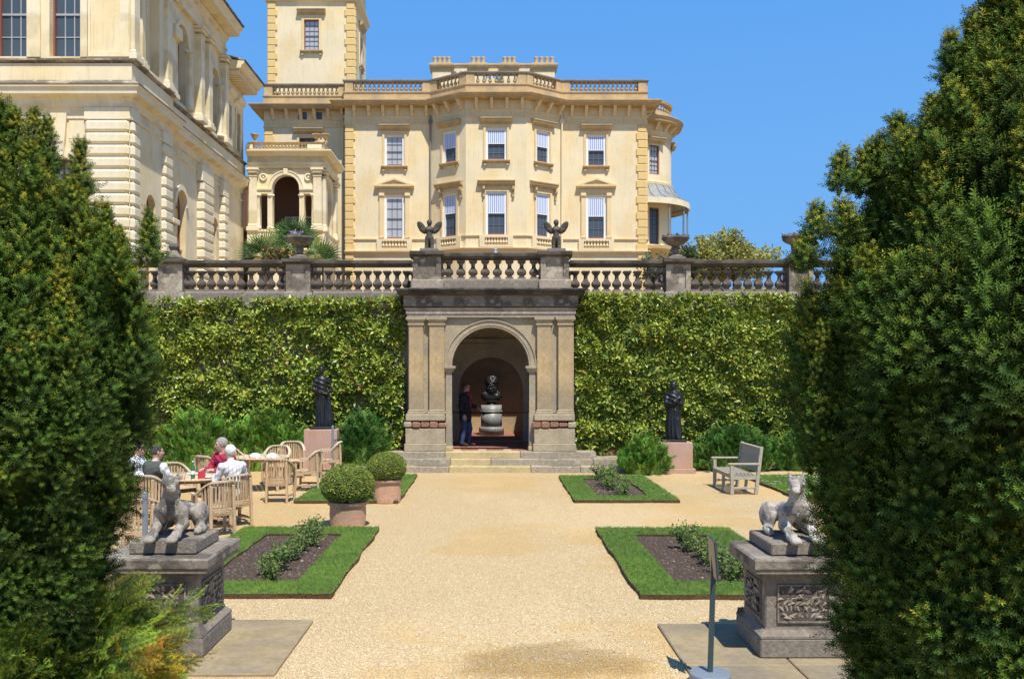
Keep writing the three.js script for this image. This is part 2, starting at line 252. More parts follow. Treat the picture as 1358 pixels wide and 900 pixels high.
M.inst = new THREE.MeshStandardMaterial({ color: 0xffffff, roughness: 0.8, side: THREE.DoubleSide });
M.instGloss = new THREE.MeshStandardMaterial({ color: 0xffffff, roughness: 0.38, side: THREE.DoubleSide });
M.instLeaf = new THREE.MeshPhysicalMaterial({ color: 0xffffff, roughness: 1, transmission: 0.25, thickness: 0, side: THREE.DoubleSide });

// beds: [x0, x1, dNear, dFar]
const BEDS = [
  { r: [1.68, 3.80, 10.42, 14.88], label: 'square grass-edged rose bed beside the stone slab under the sign', soil: 1 },
  { r: [-3.97, -1.80, 10.45, 14.95], label: 'square grass-edged rose bed with a terracotta pot standing behind it', soil: 1 },
  { r: [1.64, 3.70, 18.12, 22.45], label: 'small grass-edged rose bed before the steps and rounded bush', soil: 1 },
  { r: [-3.84, -1.80, 18.02, 22.7], label: 'grass bed behind the two terracotta pots near the steps', soil: 1 },
  { r: [6.15, 8.4, 18.4, 22.6], label: 'lawn strip sprinkled with daisies behind the weathered bench', soil: 0 },
];
const TURF = 0.06, inBed = (x, d) => BEDS.some(({ r }) => x > r[0] - 0.02 && x < r[1] + 0.02 && d > r[2] - 0.02 && d < r[3] + 0.02);
seed(77);
{
  const blade = []; for (let k = 0; k < 5; k++) { const a = k * 1.3 + 0.4, lx = Math.cos(a) * 0.008, lz = Math.sin(a) * 0.008, bx = Math.cos(a * 2.1) * 0.012, bz = Math.sin(a * 2.1) * 0.012, h = 0.03 + 0.012 * ((k * 7) % 5) / 5; blade.push(bx - 0.004, 0, bz, bx + 0.004, 0, bz + 0.002, bx + lx * 1.6, h, bz + lz * 1.6); }
  const bladeGeo = geoOf(blade), clodGeo = new THREE.IcosahedronGeometry(1, 0);
  for (const { r: [x0, x1, d0, d1], label, soil } of BEDS) {
    const cx = (x0 + x1) / 2, cd = (d0 + d1) / 2, t = thing('flower_bed', label, 'flower bed', [cx, 0, -cd], 0, 'grass-edged beds along the gravel path'), w = (x1 - x0) / 2, h = (d1 - d0) / 2;
    const sx = w - 0.5, s0 = h - 0.62;
    // turf with uneven edge: polygon outline
    const wob = (pts) => { const o = []; for (let i = 0; i < pts.length; i++) { const a = pts[i], b = pts[(i + 1) % pts.length], n = Math.ceil(Math.hypot(b[0] - a[0], b[1] - a[1]) / 0.18); for (let k = 0; k < n; k++) { const f = k / n, x = lerp(a[0], b[0], f), y = lerp(a[1], b[1], f), e = k ? 0.065 : 0; o.push([x + e * (n2(x * 3 + cx, y * 3 + cd) - 0.5), y + e * (n2(x * 3 + 9, y * 3 + cd * 2) - 0.5)]); } } return o; };
    const outer = wob(rect(-w, w, -h, h)), inner = wob(rect(-sx, sx, -s0, s0));
    const s = new THREE.Shape(outer.map((p) => new THREE.Vector2(...p))); if (soil) s.holes.push(new THREE.Path(inner.map((p) => new THREE.Vector2(...p))));
    const edge = muv(new THREE.ExtrudeGeometry(s, { depth: TURF - 0.004, bevelEnabled: false }).rotateX(-PI / 2)); part('soil_edge', edge, M.turfEdge, t);
    part('turf', muv(new THREE.ShapeGeometry(s).rotateX(-PI / 2).translate(0, TURF, 0)), M.turf, t);
    if (soil) { const g = new THREE.PlaneGeometry(sx * 2 + 0.06, s0 * 2 + 0.06, 26, 60).rotateX(-PI / 2), p = g.attributes.position; for (let i = 0; i < p.count; i++) { const x = p.getX(i), z = p.getZ(i); p.setY(i, 0.026 + 0.03 * (fbm(x * 5 + cx, z * 5 + cd, 4) - 0.4)); } g.computeVertexNormals(); part('soil', muv(g), M.soil, t); }
    if (soil) { const cl_ = []; for (let k = 0; k < 900; k++) { const x = rr(-sx + 0.04, sx - 0.04), z = rr(-s0 + 0.04, s0 - 0.04), q = rr(0.006, 0.02) * (rnd() < 0.1 ? 1.6 : 1), v = rr(0.6, 1.3); cl_.push([placed(V3(rr(-1, 1), 1, rr(-1, 1)).normalize(), rnd() * 6, V3(x, 0.026 + 0.03 * (fbm(x * 5 + cx, z * 5 + cd, 4) - 0.4), z), q), rnd() < 0.015 ? [0.4, 0.36, 0.3] : [0.115 * v, 0.088 * v, 0.068 * v]]); } copies('soil_clods', clodGeo, M.inst, cl_, t); }
    const list = [], dens = d0 < 12 ? 1500 : 900, n = ((x1 - x0) * (d1 - d0)) * dens;
    for (let k = 0; k < n; k++) { const x = rr(-w, w), z = rr(-h, h); if (soil && Math.abs(x) < sx - 0.0 && Math.abs(z) < s0 - 0.0) continue; const v = fbm((x + cx) * 1.6, (z + cd) * 1.6, 3), q = rr(0.8, 1.25), dry = v > 0.6 ? 0.4 : 0; list.push([placed(V3(rr(-0.25, 0.25), 1, rr(-0.25, 0.25)).normalize(), rnd() * 6, V3(x, TURF - 0.004, z), rr(0.7, 1.3)), [(0.165 + 0.09 * dry) * q, 0.29 * q * (0.75 + v * 0.5), 0.04 * q]]); }
    copies('grass', bladeGeo, M.instLeaf, list, t);
    if (!soil) { const dl = []; const daisy = new THREE.CircleGeometry(0.02, 6).rotateX(-PI / 2); for (let k = 0; k < 220; k++) { const x = rr(-w, w * 0.4), z = rr(-h, h); if (fbm(x * 2 + 1, z * 2, 2) < 0.48) continue; dl.push([new THREE.Matrix4().makeTranslation(x, TURF + 0.045, z), [0.8, 0.8, 0.72]]); } copies('daisies', daisy, M.inst, dl, t); }
  }
}
// loose stones on the gravel
seed(31);
{
  const g = new THREE.IcosahedronGeometry(1, 0), list = [];
  for (let k = 0; k < 120000; k++) {
    const d = 1 / lerp(1 / 6.6, 1 / 24, rnd()), hw = d * 0.56, x = rr(-hw, hw); if (inBed(x, d) || d > 23.55 || (x < -1.8 && d > 7.7 && d < 9.48) || (x > 1.67 && d > 7.7 && d < 9.34)) continue;
    const bare = sst(0.5, 0.68, fbm(x * 0.55 + 30, d * 0.9 + 4, 4)); if (rnd() < bare * 0.85) continue;
    const s = rr(0.0035, 0.008) * (rnd() < 0.06 ? 1.5 : 1), w = wet(x, d) > 0.35 ? 0.7 : 1, v = rnd() < 0.1 ? rr(0.5, 0.8) : rr(0.88, 1.2), warm = rnd();
    list.push([new THREE.Matrix4().compose(V3(x, 0.002 + 0.014 * (fbm(x * 1.3, d * 1.3, 3) - 0.5), -d), new THREE.Quaternion().setFromEuler(new THREE.Euler(rnd() * 0.5, rnd() * 6, rnd() * 0.5)), V3(s * rr(0.8, 1.6), s * rr(0.4, 0.75), s)), [0.54 * v * w, lerp(0.43, 0.48, warm) * v * w, lerp(0.25, 0.34, warm) * v * w]]);
  }
  const m = copies('loose_gravel', g, M.inst, list, scene); m.userData.label = 'loose golden gravel stones scattered over the paths'; m.userData.category = 'gravel';
}
// stone slabs under the sphinx pedestals
function pavers(name, label, x0, x1, d0, d1, cutsX, cutsD) {
  const t = thing(name, label, 'paving', [(x0 + x1) / 2, 0, -(d0 + d1) / 2]), cx = (x0 + x1) / 2, cd = (d0 + d1) / 2, xs = [x0, ...cutsX, x1], ds = [d0, ...cutsD, d1];
  for (let i = 0; i < xs.length - 1; i++) for (let j = 0; j < ds.length - 1; j++) part('flagstone', cb(xs[i] - cx + 0.006, xs[i + 1] - cx - 0.006, -0.03, 0.03 + rr(-0.003, 0.003), -(ds[j + 1] - cd) + 0.006, -(ds[j] - cd) - 0.006, 0.008), M.flag, t);
}
pavers('stone_paving', 'stone slab paving under the pedestal half hidden by feathery golden shrub', -3.9, -1.81, 7.76, 9.48, [-2.9], [8.5]);
pavers('stone_paving', 'stone slab paving under the pedestal and round sign base', 1.67, 3.6, 6.4, 9.33, [2.62], [8.0]);
// upper terrace, with the niche skylight and unseen light wells added to brighten the passage
{
  const s = new THREE.Shape(rect(-120, 120, 25.62, 400).map((p) => new THREE.Vector2(...p)));
  for (const h of [rect(3.6, 5.4, 25.9, 28.9), rect(-5.4, -3.6, 25.9, 28.9), rect(-0.05, 1.62, 28.45, 30.78)]) s.holes.push(new THREE.Path(h.map((p) => new THREE.Vector2(...p))));
  const g = new THREE.ExtrudeGeometry(s, { depth: 0.3, bevelEnabled: false }).rotateX(-PI / 2).translate(0, 4.1, 0);
  struct('upper_terrace', muv(g), mat({ c: [0.4, 0.33, 0.2], map: rep(tGravel, 0.3) }), 'raised terrace floor behind the ivy-green wall');
}
// ---------------------------------------------------------------- retaining wall, balustrade, porch, steps
const WZ = -25.12;                 // face of the retaining wall
{ // wall in courses of blocks is hidden by the climbers; plain stone with copings
  for (const s of [-1, 1]) {
    const t = thing('retaining_wall', s < 0 ? 'old stone terrace wall behind thin climbing magnolia with brown stems' : 'old stone terrace wall behind the dense climbing magnolia', 'wall', [s * 17, 0, WZ]);
    const x0 = s * 2.2 - s * 17, x1 = s * 32 - s * 17, a = Math.min(x0, x1), b = Math.max(x0, x1);
    const rows = [0, 0.5, 0.98, 1.5, 2.0, 2.48, 3.0, 3.5, 4.02];
    for (let j = 0; j < rows.length - 1; j++) { if (j < 5) { part('course', box(a, b, rows[j], rows[j + 1], -0.6, -0.004 * (j % 3)), M.wallStone, t); continue; }
      part('course', box(a, b, rows[j], rows[j + 1], -0.6, -0.004 * (j % 3)), M.wallStone, t); }
    // string course under the balustrade: face from y 4.02
    part('string_course', sweep([[0, 4.02], [0.06, 4.05], [0.06, 4.16], [0.02, 4.18], [0.02, 4.24], [0.16, 4.3], [0.18, 4.33], [0.18, 4.42], [0.02, 4.46], [-0.58, 4.46], [-0.58, 4.02]], [[a, 0], [b, 0]]), M.stone, t);
  }
}
// baluster: bulbous below, slim neck, square block ends
const balusterGeo = (h, r) => merge([lathe([[0.0, 0.1 * h], [0.7 * r, 0.1 * h], [0.55 * r, 0.15 * h], [0.5 * r, 0.18 * h], [0.92 * r, 0.26 * h], [1.0 * r, 0.36 * h], [0.9 * r, 0.45 * h], [0.62 * r, 0.53 * h], [0.44 * r, 0.6 * h], [0.4 * r, 0.72 * h], [0.46 * r, 0.8 * h], [0.72 * r, 0.83 * h], [0.74 * r, 0.87 * h], [0.5 * r, 0.9 * h], [0, 0.9 * h]], 14), cb(-r * 0.82, r * 0.82, 0, 0.1 * h, -r * 0.82, r * 0.82, 0.008), cb(-r * 0.85, r * 0.85, 0.9 * h, h, -r * 0.85, r * 0.85, 0.008)]);
const BAL_Z = WZ - 0.22;
{
  const bg = balusterGeo(0.56, 0.13), die = 0.62;
  // one run = plinth, coping, balusters between piers (world coordinates relative to the thing)
  function run(t, x0, x1, y, h, n, bgeo, dz = 0) {
    part('plinth', cb(x0, x1, y, y + 0.26, -0.2 + dz, 0.2 + dz, 0.015), M.stone, t);
    part('rail_base', cb(x0, x1, y + 0.262, y + 0.3, -0.15 + dz, 0.15 + dz, 0.008), M.stonePale, t);
    const L = x1 - x0; for (let k = 0; k < n; k++) { const b = part('baluster', bgeo, M.baluster, t); b.position.set(x0 + L * (k + 0.5) / n, y + 0.3, dz); b.rotation.y = rr(-0.03, 0.03); }
    for (const s of [0, 1]) { const b = part('half_baluster', bgeo, M.baluster, t); b.position.set(s ? x1 + 0.04 : x0 - 0.04, y + 0.3, dz); }
    part('coping', sweep([[-0.19, y + h - 0.16], [0.19, y + h - 0.16], [0.2, y + h - 0.12], [0.24, y + h - 0.09], [0.24, y + h - 0.02], [0.22, y + h], [-0.22, y + h], [-0.24, y + h - 0.02], [-0.24, y + h - 0.09]], [[x0 - 0.01, dz], [x1 + 0.01, dz]]), M.stoneBlack, t);
  }
  function pier(t, xc, w, y, h, z = 0, m = M.stonePale) {
    part('pier', merge([cb(xc - w / 2 - 0.05, xc + w / 2 + 0.05, y, y + 0.27, z - w / 2 - 0.03, z + 0.3, 0.02), slab(rect(xc - w / 2, xc + w / 2, y + 0.27, y + h - 0.12), [rect(xc - w / 2 + 0.13, xc + w / 2 - 0.13, y + 0.36, y + h - 0.25)], 0.05).translate(0, 0, z + 0.26), box(xc - w / 2 + 0.001, xc + w / 2 - 0.001, y + 0.27, y + h - 0.12, z - w / 2, z + 0.225)]), m, t);
    part('pier_cap', sweep([[-w / 2, y + h - 0.12], [0.3, y + h - 0.12], [0.34, y + h - 0.08], [0.38, y + h - 0.06], [0.38, y + h + 0.015], [0.36, y + h + 0.03], [-w / 2 - 0.08, y + h + 0.03]], [[xc - w / 2 - 0.08, z], [xc + w / 2 + 0.08, z]]), M.stoneBlack, t);
  }
  const L = thing('terrace_balustrade', 'weathered stone balustrade with bulbous balusters before the arcaded loggia', 'balustrade', [-14, 4.46, BAL_Z]);
  const R = thing('terrace_balustrade', 'weathered stone balustrade with bulbous balusters under the round canopied bow', 'balustrade', [14, 4.46, BAL_Z]);
  const D = -BAL_Z, xs = (px) => X(px, D);
  const HB = 1.14;
  for (const [t, o, list] of [[L, 14, [[-24, -14.5, 30], [-14, xs(212), 17], [xs(247), xs(379), 10], [xs(416), xs(546), 10]]], [R, -14, [[xs(756), xs(880), 9], [xs(915), xs(1041), 9], [xs(1077), 13.5, 16], [14.1, 24, 30]]]])
    for (const [a, b, n] of list) run(t, a + o, b + o, 0, HB, n, bg);
  for (const p of [229.5, 397.5]) pier(L, xs(p) + 14, 0.66, 0, HB);
  pier(L, -14.25 + 14, 0.6, 0, HB); pier(R, 13.8 - 14, 0.6, 0, HB);
  for (const p of [897.5, 1059]) pier(R, xs(p) - 14, 0.66, 0, HB);
  // middle run over the porch
  const CZ = -24.55, c = thing('porch_balustrade', 'short stone balustrade over the arch between two winged figures', 'balustrade', [0, 4.72, CZ]), xc = (px) => X(px, -CZ);
  run(c, xc(587), xc(716), 0, 0.98, 8, balusterGeo(0.5, 0.128));
  pier(c, xc(567), 0.74, 0, 0.98); pier(c, xc(735), 0.74, 0, 0.98);
  part('finial_knob', lathe([[0, 0], [0.09, 0], [0.09, 0.03], [0.05, 0.05], [0.07, 0.09], [0.05, 0.13], [0, 0.14]], 12).translate(xc(657), 0.98, 0), M.steel, c);
}
// the porch
const PZ = -24.62, FL = 0.48;       // wall plane behind the pilasters, floor level
{
  const t = thing('garden_porch', 'arched sandstone garden porch with paired pilasters in the terrace wall', 'porch', [0, 0, PZ]);
  const D = -PZ, x = (px) => X(px, D), y = (py) => Y(py, D);
  const ax0 = x(599.5), ax1 = x(701.5), ar = (ax1 - ax0) / 2, ac = (ax0 + ax1) / 2, ys = y(485);
  const xl = x(541), xr = x(761), yt = y(421);
  part('wall', slab(rect(xl, xr, FL + 1.0, yt), [arch(ax0, ax1, FL + 0.99, ys)].map((a) => { a[0][1] = a[1][1] = FL + 1.0; return a; }), 0.5), M.sandGrey, t);
  // archivolt mouldings
  part('archivolt', merge([archBand(ac, ys, ar, ar + 0.17, 0.08).translate(0, 0, 0.07), archBand(ac, ys, ar + 0.17, ar + 0.2, 0.1).translate(0, 0, 0.1), archBand(ac, ys, ar + 0.05, ar + 0.07, 0.1).translate(0, 0, 0.085)]), M.sandGrey, t);
  for (const s of [-1, 1]) {
    const e = s < 0 ? ax0 : ax1, o = s < 0 ? -1 : 1;
    part('jamb', cb(Math.min(e, e + o * 0.17), Math.max(e, e + o * 0.17), FL, ys - 0.16, -0.48, 0.05, 0.01), M.sandGrey, t);
    part('impost', sweep([[0, ys - 0.17], [0.04, ys - 0.15], [0.04, ys - 0.1], [0.09, ys - 0.06], [0.09, ys], [0, ys]], s < 0 ? [[e - 0.2, 0.05], [e + 0.0, 0.05], [e, -0.48]] : [[e, -0.48], [e, 0.05], [e + 0.2, 0.05]].map((p) => p)), M.sandGrey, t);
    part('jamb_foot', cb(e + (s < 0 ? -0.17 : -0.02), e + (s < 0 ? 0.02 : 0.17), FL, FL + 0.12, -0.3, 0.075, 0.02), M.stepWorn, t);
    // pedestal under each pair
    const p0 = s < 0 ? x(538.5) : x(708), p1 = s < 0 ? x(590.5) : x(761.5);
    part('pedestal', merge([cb(p0 - 0.03, p1 + 0.03, FL, FL + 0.2, -0.5, 0.26, 0.012), cb(p0, p1, FL + 0.2, FL + 0.6, -0.5, 0.22, 0.008), cb(p0, p1, FL + 0.8, FL + 0.98, -0.5, 0.21, 0.02)]), M.sandGrey, t);
    for (let k = 0; k < 5; k++) part('worn_brick', cb(p0 - 0.05 + (p1 - p0 + 0.1) * k / 5, p0 - 0.05 + (p1 - p0 + 0.1) * (k + 1) / 5 - 0.012, FL + 0.605 + rr(0, 0.03), FL + 0.795 - rr(0, 0.05), -0.4, 0.25 + rr(-0.03, 0.015), 0.03), rnd() < 0.35 ? M.sandGrey : M.redStone, t);
    for (const [a, b] of s < 0 ? [[542.5, 561.5], [569.5, 589.5]] : [[712, 731], [740, 759]]) {
      const q0 = x(a), q1 = x(b);
      part('pilaster', cb(q0, q1, FL + 0.98, yt - 0.21, -0.1, 0.12, 0.012), M.sand, t);
      part('pilaster_base', merge([cb(q0 - 0.04, q1 + 0.04, FL + 0.98, FL + 1.04, -0.08, 0.16, 0.015), cb(q0 - 0.02, q1 + 0.02, FL + 1.04, FL + 1.09, -0.08, 0.14, 0.015)]), M.sandGrey, t);
      part('capital', sweep([[0, yt - 0.22], [0.03, yt - 0.2], [0.03, yt - 0.16], [0.01, yt - 0.155], [0.01, yt - 0.11], [0.07, yt - 0.06], [0.07, yt], [0, yt]], [[q0, -0.05], [q0, 0.12], [q1, 0.12], [q1, -0.05]]), M.sandGrey, t);
    }
  }
  // entablature: architrave, dark frieze, cornice
  const path = [[xl - 0.02, -0.45], [xl - 0.02, 0.1], [xr + 0.02, 0.1], [xr + 0.02, -0.45]];
  part('architrave', sweep([[0, yt], [0, yt + 0.09], [0.025, yt + 0.095], [0.025, yt + 0.2], [0.06, yt + 0.215], [0.06, yt + 0.25], [0, yt + 0.25]], path), M.stonePale, t);
  part('frieze', sweep([[0, yt + 0.25], [0, yt + 0.51], [-0.3, yt + 0.51], [-0.3, yt]], path), M.friezeStone, t);
  part('cornice', sweep([[0, yt + 0.5], [0.05, yt + 0.52], [0.07, yt + 0.56], [0.24, yt + 0.6], [0.25, yt + 0.68], [0.3, yt + 0.71], [0.3, yt + 0.75], [-0.3, yt + 0.8]], path), M.stoneBlack, t);
  part('roof_slab', box(xl - 0.1, xr + 0.1, yt + 0.3, 4.72, -0.75, 0.2), M.stone, t);
  // passage inside
  const zi = -28.1 - PZ, z0 = -0.54;
  part('passage_ceiling', box(-3.6, 3.6, 4.02, 4.095, zi, z0), M.plaster, t);
  for (const s of [-1, 1]) { part('passage_wall', slab(rect(zi - 0, z0, FL, 4.02).map(([a, b]) => [a, b]), [rect(zi + 0.45, z0 - 0.35, FL + 0.001, 3.7)], 0.2).rotateY(-PI / 2).translate(s * 3.6 - (s < 0 ? 0.2 : 0) + (s > 0 ? 0.0 : 0), 0, 0), M.plaster, t);
    part('front_return', box(s < 0 ? -3.6 : xr - 0.01, s < 0 ? xl + 0.01 : 3.6, FL, 4.02, -0.8, -0.53), M.plaster, t); }
  const nr = 0.965, ny = 2.05;
  part('inner_arch_wall', slab(rect(-3.6, 3.6, FL, 4.02), [arch(-nr, nr, FL + 0.001, ny)], 0.3).translate(0, 0, zi + 0.2), M.plaster, t);
  part('inner_cornice', sweep([[0, 3.3], [0.05, 3.32], [0.05, 3.4], [0.14, 3.46], [0.14, 3.56], [0, 3.6]], [[-3.6, zi + 0.2], [3.6, zi + 0.2]]), M.plaster, t);
  part('inner_arch_band', archBand(0, ny, nr, nr + 0.08, 0.03).translate(0, 0, zi + 0.23), M.plaster, t);
  // niche
  const nb = -32.3 - PZ;
  part('niche_wall', merge([box(-1.6, 1.6, FL, 4.1, nb - 0.2, nb), box(-1.7, -1.5, FL, 4.1, nb, zi - 0.1), box(1.5, 1.7, FL, 4.1, nb, zi - 0.1)]), M.sand, t);
  part('passage_floor', box(-3.6, 3.6, 0.2, FL - 0.001, nb, -0.3), M.brick, t);
  for (const s of [-1, 1]) part('added_light_well', merge([box(s * 5.4 - 0.1, s * 5.4 + 0.1, 0, 4.1, zi + 0.2, -0.8), box(s * 3.6, s * 5.4, 0, 4.1, zi + 0.1, zi + 0.25), box(s * 3.6, s * 5.4, 0, 4.1, -0.9, -0.7), box(s * 3.6, s * 5.4, 0, FL - 0.01, zi + 0.2, -0.8)]), M.stepWorn, t);  // unseen open shafts, added at both sides to bring light into the passage
  // brick paving at the threshold
  for (let j = 0; j < 3; j++) for (let k = 0; k < 9; k++) part('brick', cb(ax0 + (ax1 - ax0) * (k + (j % 2) * 0.0) / 9 + 0.005, ax0 + (ax1 - ax0) * (k + 1) / 9 - 0.005, FL - 0.03, FL + 0.006, -0.1 - j * 0.16 - 0.15, -0.1 - j * 0.16, 0.006), k % 3 ? M.brick : M.pink, t);
}
// steps, cut from long blocks
{
  const t = thing('porch_steps', 'three broad worn stone steps up to the arched porch', 'steps', [0, 0, -24]);
  const rows = [[0.16, 23.6, 466, 842, [520, 595, 704, 770]], [0.32, 23.92, 484, 824, [597, 651, 787]], [0.48, 24.24, 511, 791, [590, 690]]];
  rows.forEach(([h, d, a, b, cuts], i) => { const xs = [a, ...cuts, b].map((p) => X(p, d)); for (let k = 0; k < xs.length - 1; k++) part('step_block', cb(xs[k] + 0.004, xs[k + 1] - 0.004, h - 0.16 - 0.01, h + rr(-0.004, 0.004), -(25.05 - 24), 24 - d + rr(-0.006, 0.006), 0.014), xs[k] > -1.4 && xs[k + 1] < 1.5 ? M.stepWorn : M.step, t); });
}
// ---------------------------------------------------------------- the house: pavilion with canted bay
// blinds: striped canvas, printed cloth
const tStripe = texOf(64, (i, x) => { const b = (x % 16) < 6; return b ? [0.58, 0.66, 0.82] : [0.97, 0.98, 1]; });
M.blind = mat({ c: [0.74, 0.78, 0.85], map: rep(tStripe, 2.1), roughness: 1 });
// a sash window whose opening is w x h, built at its sill centre, facing +z; w and h include the white frame
function makeWindow(parent, F, u, v, w, h, o = {}) {
  const g = grp('window', parent); F.set(g, u, v, o.w || 0);
  const fr = o.frame ?? 0.13, fm = o.frameMat || M.white, dz = -0.14, iw = w - 2 * fr, ih = h - fr;
  part('frame', slab(rect(-w / 2, w / 2, 0, h), [rect(-iw / 2, iw / 2, 0.0001, ih)], 0.16).translate(0, 0, -0.05), fm, g);
  const nx = o.nx || 3, ny = o.ny || 4, bars = [];
  part('sill_rail', cb(-iw / 2, iw / 2, 0, 0.09, dz - 0.06, dz + 0.05, 0.008), M.sash, g);
  part('meeting_rail', cb(-iw / 2, iw / 2, ih * 0.5 - 0.035, ih * 0.5 + 0.035, dz - 0.05, dz + 0.03, 0.006), o.barMat || M.muntin, g);
  for (let k = 1; k < nx; k++) bars.push(box(-iw / 2 + iw * k / nx - 0.016, -iw / 2 + iw * k / nx + 0.016, 0.09, ih, dz - 0.03, dz + 0.012));
  for (let k = 1; k < ny; k++) if (k * 2 !== ny) bars.push(box(-iw / 2, iw / 2, ih * k / ny - 0.016, ih * k / ny + 0.016, dz - 0.029, dz + 0.011));
  part('glazing_bars', merge(bars), o.barMat || M.muntin, g);
  if (o.panes) { for (let i = 0; i < nx; i++) for (let j = 0; j < ny; j++) part('pane', box(-iw / 2 + iw * i / nx + 0.01, -iw / 2 + iw * (i + 1) / nx - 0.01, ih * j / ny + 0.01, ih * (j + 1) / ny - 0.01, dz - 0.025, dz - 0.012), M.glazing, g); }
  else part('pane', box(-iw / 2, iw / 2, 0, ih, dz - 0.03, dz - 0.015), o.net ? M.net : M.glazing, g);
  if (o.net) part('glass', box(-iw / 2, iw / 2, 0, ih, dz - 0.012, dz - 0.006), M.clearGlass, g);
  if (o.blind) { const b = slab([[-iw / 2, ih - o.blind * ih], [iw / 2, ih - o.blind * ih], [iw / 2, ih], [-iw / 2, ih]], [], 0.01); b.rotateX(0).translate(0, 0, dz + 0.075); part('striped_blind', b, M.blind, g); part('blind_bar', cb(-iw / 2, iw / 2, ih - o.blind * ih - 0.03, ih - o.blind * ih, dz + 0.055, dz + 0.085, 0.006), M.white, g); }
  return g;
}
M.clearGlass = new THREE.MeshPhysicalMaterial({ color: 0xffffff, roughness: 0.02, transmission: 1, thickness: 0 });
function bake(F, u, v, w, g) { return F.bake(g.translate(u, v, w)); }
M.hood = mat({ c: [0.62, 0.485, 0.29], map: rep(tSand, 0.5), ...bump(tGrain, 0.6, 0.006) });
function hoodFlat(t, F, u, v, w, wid, consoles, m = M.hood) {
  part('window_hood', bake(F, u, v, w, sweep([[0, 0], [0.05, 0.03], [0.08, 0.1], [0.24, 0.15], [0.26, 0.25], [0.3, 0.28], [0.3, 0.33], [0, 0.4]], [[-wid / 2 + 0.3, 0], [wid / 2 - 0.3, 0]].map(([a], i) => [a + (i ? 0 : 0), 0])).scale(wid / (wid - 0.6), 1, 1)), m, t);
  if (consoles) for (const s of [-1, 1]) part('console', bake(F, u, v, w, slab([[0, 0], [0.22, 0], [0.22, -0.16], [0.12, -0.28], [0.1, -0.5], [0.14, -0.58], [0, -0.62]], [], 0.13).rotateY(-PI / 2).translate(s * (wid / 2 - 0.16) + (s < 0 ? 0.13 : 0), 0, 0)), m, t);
}
function architrave(t, F, u, v, w, wid, h, b = 0.13, m = M.houseTrim) { part('architrave', bake(F, u, v, w, slab(rect(-wid / 2 - b, wid / 2 + b, 0, h + b), [rect(-wid / 2, wid / 2, 0.0001, h)], 0.06).translate(0, 0, 0.058)), m, t); }
function sill(t, F, u, v, w, wid, m = M.hood) { part('sill', bake(F, u, v, w, merge([sweep([[0, -0.16], [0.1, -0.13], [0.12, -0.06], [0.2, -0.04], [0.2, 0.02], [0, 0.05]], [[-wid / 2, 0], [wid / 2, 0]]), cb(-wid / 2 + 0.06, -wid / 2 + 0.22, -0.3, -0.16, 0, 0.13, 0.02), cb(wid / 2 - 0.22, wid / 2 - 0.06, -0.3, -0.16, 0, 0.13, 0.02)])), m, t); }
function pediment(t, F, u, v, w, wid, m = M.houseTrim) {
  const e = wid / 2; part('pediment', bake(F, u, v, w, merge([sweep([[0, 0], [0.06, 0.03], [0.2, 0.08], [0.26, 0.12], [0.26, 0.18], [0, 0.2]], [[-e, 0], [e, 0]]), slab([[-e, 0.18], [e, 0.18], [0, 0.62]], [[[-e + 0.4, 0.235], [0, 0.5], [e - 0.4, 0.235]].reverse()], 0.26).translate(0, 0, 0.26), slab([[-e + 0.2, 0.19], [e - 0.2, 0.19], [0, 0.52]], [], 0.05).translate(0, 0, 0.06)])), m, t);
  part('window_frieze', bake(F, u, v, w, cb(-e + 0.18, e - 0.18, -0.26, 0, 0, 0.07, 0.01)), m, t);
}
function pilasterPair(t, F, u, v, w, half, h, m = M.houseTrim) { for (const s of [-1, 1]) part('window_pilaster', bake(F, u, v, w, merge([cb(s * half - 0.13, s * half + 0.13, 0.1, h - 0.18, 0, 0.1, 0.015), cb(s * half - 0.17, s * half + 0.17, 0, 0.12, 0, 0.13, 0.015), cb(s * half - 0.17, s * half + 0.17, h - 0.2, h, 0, 0.16, 0.04)])), m, t); }
const smallBal = balusterGeo(0.46, 0.085), roofBal = balusterGeo(0.56, 0.105);
function balconette(t, F, u, v, w, wid, n) { // blind balustrade panel under a window
  part('balcony_panel', bake(F, u, v, w, merge([slab(rect(-wid / 2, wid / 2, 0, 0.66), [rect(-wid / 2 + 0.3, wid / 2 - 0.3, 0.1, 0.56)], 0.14).translate(0, 0, 0.14)])), M.house, t);
  for (let k = 0; k < n; k++) { const b = part('balcony_baluster', smallBal, M.houseTrim, t); F.set(b, u - wid / 2 + 0.3 + (wid - 0.6) * (k + 0.5) / n, v + 0.1, w + 0.07); }
}
const bracketGeo = slab([[0, 0], [0.54, 0], [0.54, -0.1], [0.42, -0.17], [0.36, -0.3], [0.2, -0.38], [0.13, -0.52], [0, -0.56]], [], 0.17).rotateY(-PI / 2).translate(0.085, 0, 0);
function quoins(t, F, u, w, y0, y1, wide, narrow, h, m, depth = 0.07) { // alternating corner blocks from u
  const n = Math.round((y1 - y0) / h), hh = (y1 - y0) / n; for (let k = 0; k < n; k++) { const q = k % 2 ? wide : narrow; part('quoin', bake(F, 0, 0, w, cb(Math.min(u, u + q), Math.max(u, u + q), y0 + hh * k + 0.015, y0 + hh * (k + 1) - 0.015, -0.02, depth, 0.03)), m, t); }
}
const HZ = -54, BZ = -52.5, TZ = -54.75;
const hp = { T0: [-13.4, -62], T1: [-13.4, TZ], T2: [-8.52, TZ], A: [-8.52, HZ], B: [-3.5, HZ], C: [-1.42, BZ], D: [2.03, BZ], E: [4.13, HZ], F: [9.08, HZ], G: [9.08, -66] };
